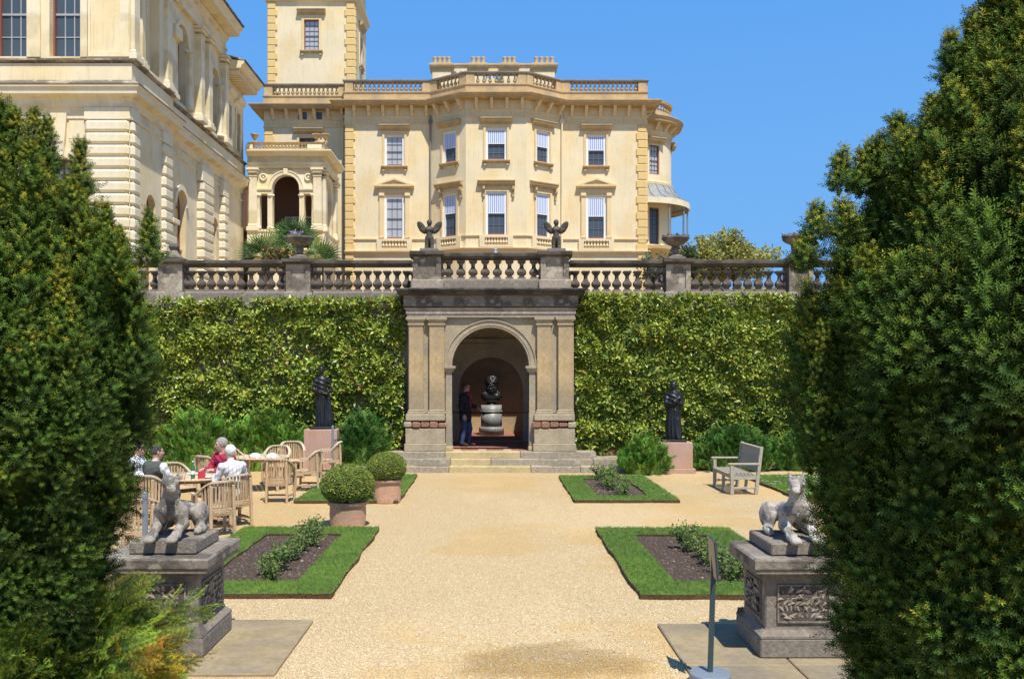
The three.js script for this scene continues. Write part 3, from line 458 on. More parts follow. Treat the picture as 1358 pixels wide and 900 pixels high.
{
  const t = thing('pavilion', 'three-storey cream stucco pavilion with canted bay and striped window blinds', 'building', [0, 4.4, HZ]);
  t.position.set(0, 0, 0);
  const f = (a, b) => facade(...hp[a], ...hp[b]);
  const WALLTOP = 18.0, Y0 = 4.42;
  const wallFace = (F, holes, i = 0) => part('wall', F.bake(slab(rect(i, F.len - i, Y0, WALLTOP), holes.map(([u, v, w, h]) => rect(u - w / 2, u + w / 2, v, v + h)), 0.45)), M.house, t);
  const UP_ = 14.6, UH = 1.8, LO = 10.36, LH = 2.46, W = 1.16;
  // left face
  { const F = f('A', 'B'), u = X(523, 54) - hp.A[0]; wallFace(F, [[u, UP_, W, UH], [u, LO, W, LH]]);
    makeWindow(t, F, u, UP_, W, UH, { net: 1 }); makeWindow(t, F, u, LO, W, LH, { net: 1 });
    architrave(t, F, u, UP_, 0, W, UH); sill(t, F, u, UP_ - 0.05, 0, 1.55); hoodFlat(t, F, u, 16.62, 0, 1.8, 0);
    pilasterPair(t, F, u, LO, 0, 0.75, 2.62); pediment(t, F, u, LO + 2.88, 0, 2.3); balconette(t, F, u, 9.66, 0, 2.05, 8);
    quoins(t, F, 0.02, 0, 4.5, 17.0, 0.6, 0.5, 0.47, M.quoin); }
  // bay
  for (const [a, b, k] of [['B', 'C', -1], ['C', 'D', 0], ['D', 'E', 1]]) {
    const F = f(a, b), u = F.len / 2 + (k < 0 ? 0.12 : k > 0 ? -0.12 : 0) , w = k ? 1.02 : 1.2; wallFace(F, [[u, UP_, w, UH], [u, LO, w, LH]]);
    makeWindow(t, F, u, UP_, w, UH, { blind: k < 0 ? 0.49 : k ? 0.46 : 0.44 }); makeWindow(t, F, u, LO, w, LH, { blind: k < 0 ? 0.43 : k ? 0.45 : 0.47 });
    architrave(t, F, u, UP_, 0, w, UH); architrave(t, F, u, LO, 0, w, LH); sill(t, F, u, UP_ - 0.05, 0, w + 0.36); hoodFlat(t, F, u, 16.62, 0, w + 0.6, 0); hoodFlat(t, F, u, LO + 2.72, 0, w + 0.92, 1); balconette(t, F, u, 9.66, 0, w + 0.7, k ? 6 : 8);
  }
  { const F = f('E', 'F'), u = X(790.7, 54) - hp.E[0]; wallFace(F, [[u, UP_, W, UH], [u, LO, W, LH]]);
    makeWindow(t, F, u, UP_, W, UH, { blind: 0.45 }); makeWindow(t, F, u, LO, W, LH, { blind: 0.44 });
    architrave(t, F, u, UP_, 0, W, UH); sill(t, F, u, UP_ - 0.05, 0, 1.55); hoodFlat(t, F, u, 16.62, 0, 1.8, 0);
    pilasterPair(t, F, u, LO, 0, 0.75, 2.62); pediment(t, F, u, LO + 2.88, 0, 2.3); balconette(t, F, u, 9.66, 0, 2.05, 8);
    quoins(t, F, F.len - 0.02, 0, 4.5, 17.0, -0.6, -0.5, 0.47, M.quoin); }
  wallFace(f('F', 'G'), [], 0.46); quoins(t, f('F', 'G'), 0.0, 0, 4.5, 17.0, 0.5, 0.6, 0.47, M.quoin);
  wallFace(f('T2', 'A'), [], 0.02);
  const path = ['T0', 'T1', 'T2', 'A', 'B', 'C', 'D', 'E', 'F', 'G'].map((k) => hp[k]), front = path.slice(3);
  // left range under the tower
  { const F = f('T1', 'T2'), u = X(409, 54.75) - hp.T1[0]; wallFace(F, [[u, 14.6, 1.1, 1.8], [u - 0.32, 17.5, 0.42, 0.249], [u + 0.58, 17.5, 0.42, 0.249]]); makeWindow(t, F, u, 14.6, 1.1, 1.8, { frame: 0.05, frameMat: M.sash, barMat: M.paleMuntin }); architrave(t, F, u, 14.6, 0, 1.1, 1.8); hoodFlat(t, F, u, 16.62, 0, 1.75, 0); quoins(t, F, 0.02, 0, 12, 17, 0.6, 0.5, 0.47, M.quoin);
    for (const du of [-0.35, 0.55]) part('attic_window', bake(F, u + du, 17.48, 0.02, box(-0.25, 0.25, 0, 0.42, -0.02, 0.03)), M.glazing, t); }
  wallFace(f('T0', 'T1'), [], 0.46);
  const s1 = [[0, 9.44], [0.1, 9.46], [0.12, 9.56], [0.18, 9.58], [0.18, 9.64], [0, 9.66]], s2 = [[0, 10.28], [0.08, 10.29], [0.08, 10.35], [0, 10.36]];
  part('string_course', sweep(s1, front), M.houseTrim, t); part('sill_course', sweep(s2, front), M.houseTrim, t);
  part('frieze_band', sweep([[0, 16.98], [0.05, 17.0], [0.05, 17.07], [0.015, 17.08], [0.015, 17.4], [0.06, 17.42], [0.06, 17.47], [0, 17.48]], path), M.houseTrim, t);
  // scroll ornament in the frieze: small raised lozenges
  { const lz = []; for (const [a, b] of [['T1', 'T2'], ['A', 'B'], ['B', 'C'], ['C', 'D'], ['D', 'E'], ['E', 'F']]) { const F = f(a, b), n = Math.floor(F.len / 0.24); for (let k = 0; k < n; k++) { lz.push(bake(F, F.len * (k + 0.5) / n, 17.24, 0.02, cbox(0.13, 0.13, 0.06, 0.02).rotateZ(PI / 4))); } } const o = part('frieze_ornament', merge(lz), M.houseTrim, t); o.userData.kind = 'stuff'; }
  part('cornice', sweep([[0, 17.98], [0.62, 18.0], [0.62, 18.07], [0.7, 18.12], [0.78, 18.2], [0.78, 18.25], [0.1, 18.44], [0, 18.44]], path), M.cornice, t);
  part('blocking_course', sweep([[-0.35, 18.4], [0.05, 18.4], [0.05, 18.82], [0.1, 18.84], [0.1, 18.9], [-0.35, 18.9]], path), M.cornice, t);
  for (const [a, b] of [['T1', 'T2'], ['A', 'B'], ['B', 'C'], ['C', 'D'], ['D', 'E'], ['E', 'F'], ['F', 'G']]) { const F = f(a, b), n = Math.max(3, Math.round(F.len / 0.86)); for (let k = 0; k < n; k++) { const q = part('bracket', bracketGeo, M.houseTrim, t); F.set(q, F.len * (k + 0.5) / n, 17.99, 0); } }
  // roof balustrade
  const segs = [['T1', 'T2', 15, M.houseTrim], ['A', 'B', 15], ['B', 'C', 6], ['C', 'D', 7], ['D', 'E', 6], ['E', 'F', 15], ['F', 'G', 20]];
  for (const [a, b, n] of segs) {
    const F = f(a, b), pw = a === 'B' || a === 'D' ? 0.45 : 0.5;
    for (const e of [pw / 2, F.len - pw / 2]) part('roof_pier', bake(F, e, 18.9, -0.15, cb(-pw / 2 + 0.005, pw / 2 - 0.005, 0, 0.56, -0.2, 0.2, 0.015)), M.cornice, t);
    for (let k = 0; k < n; k++) { const q = part('roof_baluster', roofBal, M.cornice, t); F.set(q, pw + (F.len - 2 * pw) * (k + 0.5) / n, 18.9, -0.15); }
  }
  part('roof_coping', sweep([[-0.38, 19.46], [0.08, 19.46], [0.12, 19.52], [0.12, 19.58], [-0.4, 19.6], [-0.4, 19.52]], path), M.lead, t);
  part('roof', slab([[-13.3, -54.8], [-8.6, -54.8], [-8.5, -54.1], [-3.5, -54.1], [-1.4, -52.7], [2, -52.7], [4.1, -54.1], [9, -54.1], [9, -66], [-13.3, -66]], [], 0.2).rotateX(PI / 2).translate(0, 18.5, 0), M.lead, t);
  // rain pipes
  part('rain_pipe', merge([new THREE.CylinderGeometry(0.05, 0.05, 12.6, 8).translate(hp.B[0] - 0.02, 11.2, HZ + 0.12), cb(hp.B[0] - 0.13, hp.B[0] + 0.09, 17.0, 17.25, HZ + 0.02, HZ + 0.2, 0.02)]), M.lead, t);
  part('rain_pipe', merge([new THREE.CylinderGeometry(0.06, 0.06, 12.6, 8).translate(hp.E[0] + 0.0, 11.2, HZ + 0.14), cb(hp.E[0] - 0.13, hp.E[0] + 0.13, 17.0, 17.25, HZ + 0.02, HZ + 0.2, 0.02)]), M.wingPale, t);
  part('rain_pipe', new THREE.CylinderGeometry(0.05, 0.05, 12.6, 8).translate(hp.A[0] - 0.08, 11.2, TZ + 0.35), M.lead, t);
}
// chimney stacks on the roof, joined by an arcaded screen
{
  const D = 57.75, t = thing('chimney_range', 'row of four stucco chimney stacks joined by arcade on the roof', 'chimney', [0, 18.5, -58.5]);
  const y = (py) => Y(py, D) - 18.5, x = (px) => X(px, D);
  for (const [a, b, n] of [[573, 598, 4], [624, 644, 3], [666, 685, 3], [708, 736, 4]]) {
    const x0 = x(a), x1 = x(b), g = grp('chimney_stack', t);
    part('shaft', cb(x0, x1, 0, y(91), -0.6, 0.6, 0.02), M.house, g);
    part('stack_cornice', sweep([[0, y(93)], [0.06, y(92)], [0.06, y(89)], [0.16, y(88)], [0.2, y(86)], [0.2, y(84)], [0, y(82)]], [[x0, -0.6], [x0, 0.6], [x1, 0.6], [x1, -0.6]]), M.cornice, g);
    for (let k = 0; k < n; k++) part('chimney_pot', lathe([[0.13, 0], [0.17, 0.03], [0.13, 0.08], [0.115, 0.36], [0.15, 0.42], [0.15, 0.48], [0.1, 0.5], [0, 0.46]], 12).translate(lerp(x0 + 0.16, x1 - 0.16, n > 1 ? k / (n - 1) : 0.5), y(84), 0.42).scale(1, 1, 1), M.cornice, g);
  }
  for (const [a, b, n] of [[598.5, 623.5, 3], [644.5, 665.5, 3], [685.5, 707.5, 3]]) {
    const y = (py) => Y(py, 58.35) - 18.5, x0 = x(a), x1 = x(b), L = (x1 - x0) / n, holes = []; for (let k = 0; k < n; k++) holes.push(arch(x0 + L * k + 0.09, x0 + L * (k + 1) - 0.09, y(104), y(96.5), 10));
    part('arcade_screen', slab(rect(x0, x1, 0, y(87)), holes, 0.3).translate(0, 0, 0.15), M.house, t);
    part('arcade_coping', cb(x0, x1, y(87), y(84.5), -0.25, 0.25, 0.02), M.cornice, t);
  }
}
// tower
{
  const TD = -57.2, x0 = X(354, 57.2), x1 = X(470.5, 57.2), t = thing('stair_tower', 'tall square cream tower with ochre quoins and one sash window', 'tower', [0, 0, 0]);
  const F = facade(x0, TD, x1, TD), R = facade(x1, TD, x1, TD - 5), u = X(413, 57.2) - x0, yb = Y(66.5, 57.2), wh = Y(26, 57.2) - yb, top = 30;
  part('wall', F.bake(slab(rect(0, F.len, 18.3, top), [rect(u - 0.46, u + 0.46, yb, yb + wh)], 0.4)), M.house, t);
  makeWindow(t, F, u, yb, 0.92, wh, { net: 1, frame: 0.05, frameMat: M.sash, ny: 6 }); architrave(t, F, u, yb, 0, 0.92, wh, 0.16); sill(t, F, u, yb - 0.05, 0, 1.4); hoodFlat(t, F, u, yb + wh + 0.28, 0, 1.75, 0);
  quoins(t, F, 0.02, 0, 19.6, 25.4, 0.62, 0.5, 0.46, M.quoin); quoins(t, F, F.len - 0.02, 0, 19.6, 25.4, -0.62, -0.5, 0.46, M.quoin);
  const v2 = yb - 0.2; part('wall', R.bake(slab(rect(0.02, 5, 18.3, top), [rect(2.0, 2.9, v2, v2 + wh)], 0.4)), M.house, t);
  makeWindow(t, R, 2.45, v2, 0.9, wh, { frame: 0.05, frameMat: M.sash }); architrave(t, R, 2.45, v2, 0, 0.9, wh, 0.16); hoodFlat(t, R, 2.45, yb + wh + 0.2, 0, 1.6, 0); sill(t, R, 2.45, v2 - 0.05, 0, 1.3); quoins(t, R, 0.02, 0, 19.6, 25.4, 0.5, 0.62, 0.46, M.quoin);
  part('wall', merge([box(x0 + 0.01, x0 + 0.4, 18.3, top, TD - 5, TD - 0.4), box(x0, x1 - 0.41, 18.3, top, TD - 5, TD - 4.6)]), M.house, t);
  const path = [[x0, TD - 5], [x0, TD], [x1, TD], [x1, TD - 5]];
  part('string_course', sweep([[0, 25.4], [0.1, 25.45], [0.12, 25.6], [0.28, 25.7], [0.3, 25.85], [0, 25.95]], path), M.houseTrim, t);
  part('cornice', sweep([[0, 29.2], [0.2, 29.4], [0.7, 29.6], [0.75, 29.85], [0, 30.1]], path), M.cornice, t);
  part('roof', new THREE.ConeGeometry(4.6, 1.6, 4).rotateY(PI / 4).translate((x0 + x1) / 2, 30.8, TD - 2.5), M.lead, t);
}
// round bow with canopied balcony on the east side
{
  const cx = 8.75, cz = -57.6, r = 2.42, t = thing('canopied_bow', 'round stucco bow with leaden balcony canopy at the pavilion corner', 'building', [cx, 0, cz]);
  const y = (py) => Y(py, 56.5), yTop = y(186), seg = 40, a0 = -PI * 0.35, a1 = PI * 0.85;     // angle measured from +z towards +x
  const arcWall = (y0, y1, rr0, from, to, th = 0.35, n = 20) => { const v = []; const q = (a, b, c, d) => v.push(...a, ...b, ...c, ...a, ...c, ...d); for (let k = 0; k < n; k++) { const p = lerp(from, to, k / n), s = lerp(from, to, (k + 1) / n), o = (a, rd, yy) => [Math.sin(a) * rd, yy, Math.cos(a) * rd]; q(o(p, rr0, y0), o(s, rr0, y0), o(s, rr0, y1), o(p, rr0, y1)); q(o(s, rr0 - th, y0), o(p, rr0 - th, y0), o(p, rr0 - th, y1), o(s, rr0 - th, y1)); q(o(p, rr0, y1), o(s, rr0, y1), o(s, rr0 - th, y1), o(p, rr0 - th, y1)); q(o(p, rr0 - th, y0), o(s, rr0 - th, y0), o(s, rr0, y0), o(p, rr0, y0)); if (k === 0) q(o(p, rr0 - th, y0), o(p, rr0, y0), o(p, rr0, y1), o(p, rr0 - th, y1)); if (k === n - 1) q(o(s, rr0, y0), o(s, rr0 - th, y0), o(s, rr0 - th, y1), o(s, rr0, y1)); } return muv(geoOf(v)); };
  const ring = (prof, n = 36) => { const pts = []; for (let k = 0; k <= n; k++) { const a = lerp(a0, PI * 1.1, k / n); pts.push([Math.sin(a) * r, Math.cos(a) * r]); } return sweep(prof, pts); };
  const win = [[X(868.5, 55.4) - cx, 0]].map(([xx]) => Math.asin(cl(xx / r, -1, 1)))[0], angs = [win, win + 1.0];
  const wAng = 0.15, uy0 = y(236), uy1 = y(198), ly0 = y(327), ly1 = y(279);
  // wall bands and piers between openings
  const full = (p, q) => arcWall(p, q, r, a0, PI * 1.1, 0.35, 40);
  const w = [full(4.42, ly0), full(ly1, uy0), full(uy1, yTop + 1.2)];
  for (const [p, q] of [[ly0, ly1], [uy0, uy1]]) { let s = a0; for (const a of angs) { w.push(arcWall(p, q, r, s, a - wAng, 0.35, 8)); s = a + wAng; } w.push(arcWall(p, q, r, s, PI * 1.1, 0.35, 14)); }
  part('wall', merge(w), M.house, t);
  for (const a of angs) for (const [p, q, o] of [[ly0, ly1, { frame: 0.06, frameMat: M.muntin, nx: 2 }], [uy0, uy1, { frame: 0.06, frameMat: M.sash, net: 1, ny: 6 }]]) { const dx = Math.sin(a), dz = Math.cos(a), F = { set: (ob, u, v, ww) => { ob.position.set(dx * (r + ww - 0.04), v, dz * (r + ww - 0.04)); ob.rotation.y = a; return ob; } }; makeWindow(t, F, 0, p, 2 * r * wAng, q - p, o); }
  for (const a of angs) { const F = { bake: (g) => g.rotateY(a).translate(Math.sin(a) * r, 0, Math.cos(a) * r) }; hoodFlat(t, F, 0, y(196), 0.02, 1.3, 0); }
  const Y2 = (py) => Y(py, 55.6);
  part('frieze_band', ring([[0, Y2(188)], [0.05, Y2(187.5)], [0.05, Y2(185)], [0.02, Y2(184)], [0.02, Y2(177)], [0.07, Y2(176)], [0.07, Y2(174)], [0, Y2(173.5)]]), M.houseTrim, t);
  part('cornice', ring([[0, Y2(165)], [0.62, Y2(164)], [0.64, Y2(162)], [0.74, Y2(158)], [0.74, Y2(157)], [0, Y2(153)]]), M.cornice, t);
  for (let k = 0; k < 9; k++) { const a = lerp(-0.2, 2.2, k / 8), q = part('bracket', bracketGeo, M.houseTrim, t); q.position.set(Math.sin(a) * r, Y2(164.5), Math.cos(a) * r); q.rotation.y = a; q.scale.set(1, 0.75, 0.85); }
  part('parapet', merge([ring([[-0.3, Y2(154)], [0.02, Y2(154)], [0.02, Y2(147)], [-0.3, Y2(147)]]), ring([[-0.32, Y2(136)], [0.05, Y2(136)], [0.08, Y2(133)], [-0.32, Y2(133)]])]), M.cornice, t);
  for (let k = 0; k < 26; k++) { const a = lerp(-0.3, 2.6, k / 25), q = part('roof_baluster', smallBal, M.cornice, t); q.position.set(Math.sin(a) * (r - 0.12), Y2(147), Math.cos(a) * (r - 0.12)); q.scale.y = (Y2(136) - Y2(147)) / 0.46; }
  part('sill_course', ring([[0, Y2(247)], [0.1, Y2(245)], [0.12, Y2(241.5)], [0, Y2(240)]]), M.houseTrim, t);
  const lead = mat({ c: [0.38, 0.39, 0.37], map: rep(tFine, 0.5), roughness: 0.55 });
  part('canopy', ring([[0.02, Y2(243.5)], [0.16, Y2(247)], [0.34, Y2(254)], [0.65, Y2(261)], [1.12, Y2(266.5)], [1.1, Y2(268)], [0.5, Y2(264)], [0.02, Y2(262)]]), lead, t);
  part('canopy_valance', ring([[1.06, Y2(266.5)], [1.13, Y2(266.5)], [1.13, Y2(274)], [1.06, Y2(274)]]), M.wingPale, t);
  for (let k = 0; k < 13; k++) { const a = lerp(-0.2, 2.4, k / 12), g = sweep([[0, 0], [0.02, 0], [0.02, 0.03], [0, 0.03]], [[0, 0], [0, 0.01]]); const pts = [[0.03, 243.2], [0.17, 246.5], [0.35, 253.4], [0.66, 260.5], [1.1, 266]].map(([o, py]) => [Math.sin(a) * (r + o), Y2(py) + 0.02, Math.cos(a) * (r + o)]); part('canopy_seam', tube(pts, 0.018, 10, 4), lead, t); }
  for (const a of [0.55, 1.0, 1.3, 1.75, 2.2]) part('canopy_post', new THREE.CylinderGeometry(0.05, 0.05, Y2(273) - Y2(331), 8).translate(Math.sin(a) * (r + 0.98), (Y2(273) + Y2(331)) / 2, Math.cos(a) * (r + 0.98)), M.steel, t);
  part('balcony', merge([ring([[0, Y2(338)], [0.5, Y2(337)], [1.1, Y2(333)], [1.15, Y2(329)], [0, Y2(328)]])]), M.houseTrim, t);
  part('roof', new THREE.CylinderGeometry(r - 0.3, r - 0.3, 0.2, 28).translate(0, Y2(150), 0), M.lead, t);
}
// ---------------------------------------------------------------- the near wing and the loggia
const slabHoles = (F, pts, holes, depth, m, t, name = 'wall') => part(name, F.bake(slab(pts, holes, depth)), m, t);
const archPane = (t, F, u, y0, ys, r, w, m = M.glazing) => { const g = grp('arched_window', t); F.set(g, u, 0, w); part('pane', slab(arch(-r, r, y0, ys, 16), [], 0.03).translate(0, 0, 0), m, g); part('frame', merge([archBand(0, ys, r - 0.07, r, 0.06, 16).translate(0, 0, 0.06), box(-r, -r + 0.07, y0, ys, 0.001, 0.06), box(r - 0.07, r, y0, ys, 0.001, 0.06), box(-0.025, 0.025, y0, ys + r - 0.05, 0.001, 0.05), box(-r, r, ys - 0.03, ys + 0.03, 0.001, 0.045), box(-r, r, lerp(y0, ys, 0.5) - 0.02, lerp(y0, ys, 0.5) + 0.02, 0.001, 0.04)]), M.sash, g); return g; };
function rusticPier(t, F, u0, u1, y0, y1, w, depth, m) { // V-jointed blocks
  const n = Math.round((y1 - y0) / 0.395), h = (y1 - y0) / n; for (let k = 0; k < n; k++) part('rusticated_block', bake(F, (u0 + u1) / 2, y0 + h * (k + 0.5), w, cbox(u1 - u0, h - 0.008, depth * 2, Math.min(0.085, depth * 0.8))), m, t);
}
function pilasterOn(t, F, u, w, y0, y1, wid, dep, m) {
  part('pilaster', bake(F, u, 0, w, cb(-wid / 2, wid / 2, y0 + 0.35, y1 - 0.4, -0.02, dep, 0.02)), m, t);
  part('pilaster_base', bake(F, u, 0, w, merge([cb(-wid / 2 - 0.1, wid / 2 + 0.1, y0, y0 + 0.2, -0.02, dep + 0.1, 0.02), cb(-wid / 2 - 0.05, wid / 2 + 0.05, y0 + 0.2, y0 + 0.35, -0.02, dep + 0.05, 0.04)])), m, t);
  part('capital', bake(F, u, 0, w, merge([cb(-wid / 2 - 0.02, wid / 2 + 0.02, y1 - 0.4, y1 - 0.34, -0.02, dep + 0.03, 0.02), cb(-wid / 2 - 0.06, wid / 2 + 0.06, y1 - 0.24, y1 - 0.1, -0.02, dep + 0.1, 0.05), cb(-wid / 2 - 0.12, wid / 2 + 0.12, y1 - 0.1, y1, -0.02, dep + 0.14, 0.02)])), m, t);
}
const halfColumn = (h, r) => lathe([[0, 0], [r * 1.5, 0], [r * 1.5, 0.09], [r * 1.25, 0.12], [r * 1.3, 0.16], [r, 0.2], [r * 0.98, h * 0.4], [r * 0.84, h - 0.26], [r * 0.95, h - 0.25], [r * 0.9, h - 0.2], [r * 1.35, h - 0.08], [r * 1.55, h - 0.07], [r * 1.55, h], [0, h]], 18);
{
  const XE = -12.07, XR = -12.37, t = thing('house_wing', 'cream rusticated house wing with tall sash windows and deep eaves', 'building', [0, 0, 0]);
  const Fr = facade(-24, -31, XE, -31), S1 = facade(XE, -31, XE, -34.85), S2 = facade(XR, -34.85, XR, -46.3), FU = (px) => X(px, 31) + 24;
  const SD = (px) => 14846 / (651 - px);                     // depth along the east face
  // ---- front
  const wY = 13.12, wH = 3.1, ww = 1.06, wc = [FU(14), FU(86)], ac = FU(79), ar = 0.74, aY = 9.0;
  slabHoles(Fr, rect(0, Fr.len, 4.42, 18.2), [...wc.map((u) => rect(u - ww / 2, u + ww / 2, wY, wY + wH)), arch(ac - ar, ac + ar, 5.2, aY), arch(ac - 4.2 - ar, ac - 4.2 + ar, 5.2, aY)], 0.5, M.wing, t);
  for (const u of wc) makeWindow(t, Fr, u, wY, ww, wH, { w: -0.22, frame: 0.06, frameMat: M.sash, barMat: M.paleMuntin, panes: 1, nx: 3, ny: 4 });
  for (const [a, b] of [[36, 54], [107, 116], [-30, -3]]) part('window_jamb', Fr.bake(cb(FU(a), FU(b), 13.06, 17.0, -0.02, 0.1, 0.02)), M.wingPale, t);
  for (const c of [ac, ac - 4.2]) { const w = archPane(t, Fr, c, 5.2, aY, ar, -0.34, M.net); part('keystone', Fr.bake(slab([[c - 0.16, aY + ar - 0.06], [c + 0.16, aY + ar - 0.06], [c + 0.27, 11.2], [c - 0.27, 11.2]], [], 0.15).translate(0, 0, 0.13)), M.wingPale, t); part('arch_band', Fr.bake(archBand(c, aY, ar, ar + 0.28, 0.08).translate(0, 0, 0.06)), M.wing, t); }
  for (const [y0, y1] of [[10.35, 10.98], [9.7, 10.33]]) part('facing_course', Fr.bake(merge([cb(0, ac - 0.3, y0, y1, -0.02, 0.035, 0.02), cb(ac + 0.3, FU(112), y0, y1, -0.02, 0.035, 0.02)])), M.wing, t);
  rusticPier(t, Fr, FU(113), Fr.len - 0.01, 4.5, 10.98, 0, 0.14, M.wingPale);
  part('pier_cap', Fr.bake(cb(FU(112), Fr.len + 0.02, 10.99, 11.4, -0.02, 0.1, 0.02)), M.wingPale, t);
  part('wall_panel', Fr.bake(slab(rect(FU(117), Fr.len - 0.02, 13.1, 17.0), [rect(FU(120), Fr.len - 0.32, 13.25, 16.8)], 0.05).translate(0, 0, 0.048)), M.wingPale, t);
  // ---- east side, corner pavilion
  const r1 = [[S1.len * 0.36, 0.36], [S1.len * 0.52, 0.5]];
  slabHoles(S1, rect(0.02, S1.len - 0.02, 4.42, 18.2), [rect(1.15, 2.75, 13.25, 16.6), arch(1.45, 2.35, 5.0, 8.4)], 0.5, M.wing, t);
  archPane(t, S1, 1.9, 5.0, 8.4, 0.45, -0.3, M.wing);
  part('window_recess', S1.bake(box(1.15, 2.75, 13.25, 16.6, -0.5, -0.35)), M.wing, t);
  makeWindow(t, S1, 1.95, 13.35, 0.95, 2.9, { w: -0.28, frame: 0.06, frameMat: M.wingPale });
  for (const u of [0.28, 3.5]) pilasterOn(t, S1, u, 0, 13.02, 17.0, 0.5, 0.14, M.wingPale);
  pilasterOn(t, S1, 1.0, 0, 13.02, 17.0, 0.34, 0.1, M.wing);
  rusticPier(t, S1, 0.0, 0.62, 4.5, 10.98, 0, 0.14, M.wingPale); rusticPier(t, S1, 2.95, 3.8, 4.5, 10.98, 0, 0.16, M.wingPale);
  part('pier_cap', S1.bake(merge([cb(0.0, 0.64, 10.99, 11.4, -0.02, 0.1, 0.02), cb(2.9, 3.83, 10.99, 11.4, -0.02, 0.12, 0.02)])), M.wingPale, t);
  // ---- east side, arcaded length
  const u = (d) => d - 34.85, a1 = u(36.95), a2 = u(41.3);
  slabHoles(S2, rect(0.02, u(42.7), 4.42, 18.2), [arch(a1 - 0.68, a1 + 0.68, 13.3, 15.7), arch(a2 - 0.6, a2 + 0.6, 13.3, 15.5), arch(a1 - 0.62, a1 + 0.62, 5, 9.2), arch(a2 - 0.45, a2 + 0.45, 5, 9.0)], 0.5, M.wing, t);
  slabHoles(S2, rect(u(42.7), S2.len, 4.42, 16.7), [rect(u(43.35), u(44.0), 13.3, 15.2), rect(u(44.9), u(45.6), 13.3, 15.2)], 0.5, M.wing, t);
  archPane(t, S2, a1, 13.3, 15.7, 0.68, -0.36); archPane(t, S2, a2, 13.3, 15.5, 0.6, -0.36); archPane(t, S2, a1, 5, 9.2, 0.62, -0.3, M.quoin); archPane(t, S2, a2, 5, 9.0, 0.45, -0.3, M.quoin);
  part('arch_band', S2.bake(merge([archBand(a1, 15.7, 0.68, 0.86, 0.1).translate(0, 0, 0.1), archBand(a2, 15.5, 0.6, 0.76, 0.1).translate(0, 0, 0.1), archBand(a1, 9.2, 0.62, 0.82, 0.08).translate(0, 0, 0.08), archBand(a2, 9.0, 0.45, 0.62, 0.08).translate(0, 0, 0.08)])), M.wingPale, t);
  const hc = halfColumn(2.35, 0.14); for (const c of [a1 - 0.85, a1 + 0.85, a2 - 0.76, a2 + 0.76]) { const m = part('half_column', hc, M.wingPale, t); S2.set(m, c, 13.2, 0.05); }
  for (const d of [35.35, 38.9, 40.0, 42.5]) pilasterOn(t, S2, u(d), 0, 13.02, 17.0, 0.5, 0.3, M.wingPale);
  part('pilaster_block', S2.bake(cb(u(35.05), u(35.75), 15.3, 15.75, 0, 0.5, 0.03)), M.wingPale, t);
  rusticPier(t, S2, u(39.0), u(40.5), 4.5, 10.6, 0, 0.3, M.wingPale); rusticPier(t, S2, u(42.2), u(42.95), 4.5, 10.6, 0, 0.26, M.wingPale); rusticPier(t, S2, u(34.95), u(35.6), 4.5, 8.2, 0, 0.34, M.wingPale);
  part('buttress_cap', S2.bake(merge([cb(u(34.9), u(35.65), 8.2, 8.4, 0, 0.42, 0.03)])), M.wingPale, t);
  part('pier_cap', S2.bake(merge([cb(u(38.95), u(40.55), 10.62, 11.3, 0, 0.26, 0.02), cb(u(42.15), u(43), 10.62, 11.3, 0, 0.22, 0.02)])), M.wingPale, t);
  for (const d of [43.68, 45.25]) { makeWindow(t, S2, u(d), 13.3, 0.66, 1.9, { w: -0.15, frame: 0.05, frameMat: M.sash }); architrave(t, S2, u(d), 13.3, 0, 0.66, 1.9, 0.14, M.wingPale); hoodFlat(t, S2, u(d), 15.5, 0, 1.15, 0, M.wingPale); }
  for (let k = 0; k < 6; k++) part('dado_panel', S2.bake(cb(u(35.7) + k * 1.15, u(35.7) + k * 1.15 + 0.85, 12.35, 12.8, -0.01, 0.05, 0.02)), M.wingPale, t);
  // ---- mouldings round the corner
  const path = [[-24, -31], [XE, -31], [XE, -34.85], [XR, -34.85], [XR, -46.3]];
  part('frieze_moulding', sweep([[0, 11.0], [0.06, 11.03], [0.06, 11.1], [0.02, 11.12], [0, 11.14]], path), M.wingPale, t);
  part('ledge_cornice', sweep([[0, 11.4], [0.06, 11.42], [0.08, 11.62], [0.14, 11.68], [0.36, 11.78], [0.38, 11.95], [0.44, 12.0], [0.44, 12.06], [0.1, 12.18], [0, 12.18]], path), M.wingPale, t);
  part('ledge_top', sweep([[0.08, 12.181], [0.46, 12.064], [0.46, 12.1], [0.1, 12.3], [0.08, 12.3]], path), M.wingTop, t);
  part('plinth_band', sweep([[0, 12.3], [0.09, 12.3], [0.09, 12.86], [0.0, 12.86]], path), M.wing, t);
  part('sill_ledge', sweep([[0, 12.86], [0.12, 12.9], [0.18, 12.94], [0.18, 13.0], [0, 13.06]], path), M.wingTop, t);
  const pTop = [[-24, -31], [XE, -31], [XE, -34.85], [XR, -34.85], [XR, -42.7]];
  part('entablature', sweep([[0, 17.0], [0.18, 17.02], [0.18, 17.3], [0.24, 17.36], [0.24, 17.42], [0.16, 17.44], [0.16, 17.75], [0.3, 17.85], [0.3, 17.95], [0, 18]], pTop), M.wingPale, t);
  part('eaves', sweep([[0, 17.96], [0.8, 18.02], [0.82, 18.2], [0.95, 18.3], [0.95, 18.4], [0, 18.5], [-0.6, 18.5], [-0.6, 17.96]], pTop), M.wingPale, t);
  part('roof', merge([sweep([[1.0, 18.41], [1.02, 18.48], [-4, 20.4], [-4, 20.3]], pTop)]), M.wingTop, t);
  const pLow = [[XR, -42.7], [XR, -46.3]];
  part('entablature', sweep([[0, 15.9], [0.05, 15.92], [0.05, 16.1], [0.1, 16.14], [0, 16.2]], pLow), M.wingPale, t);
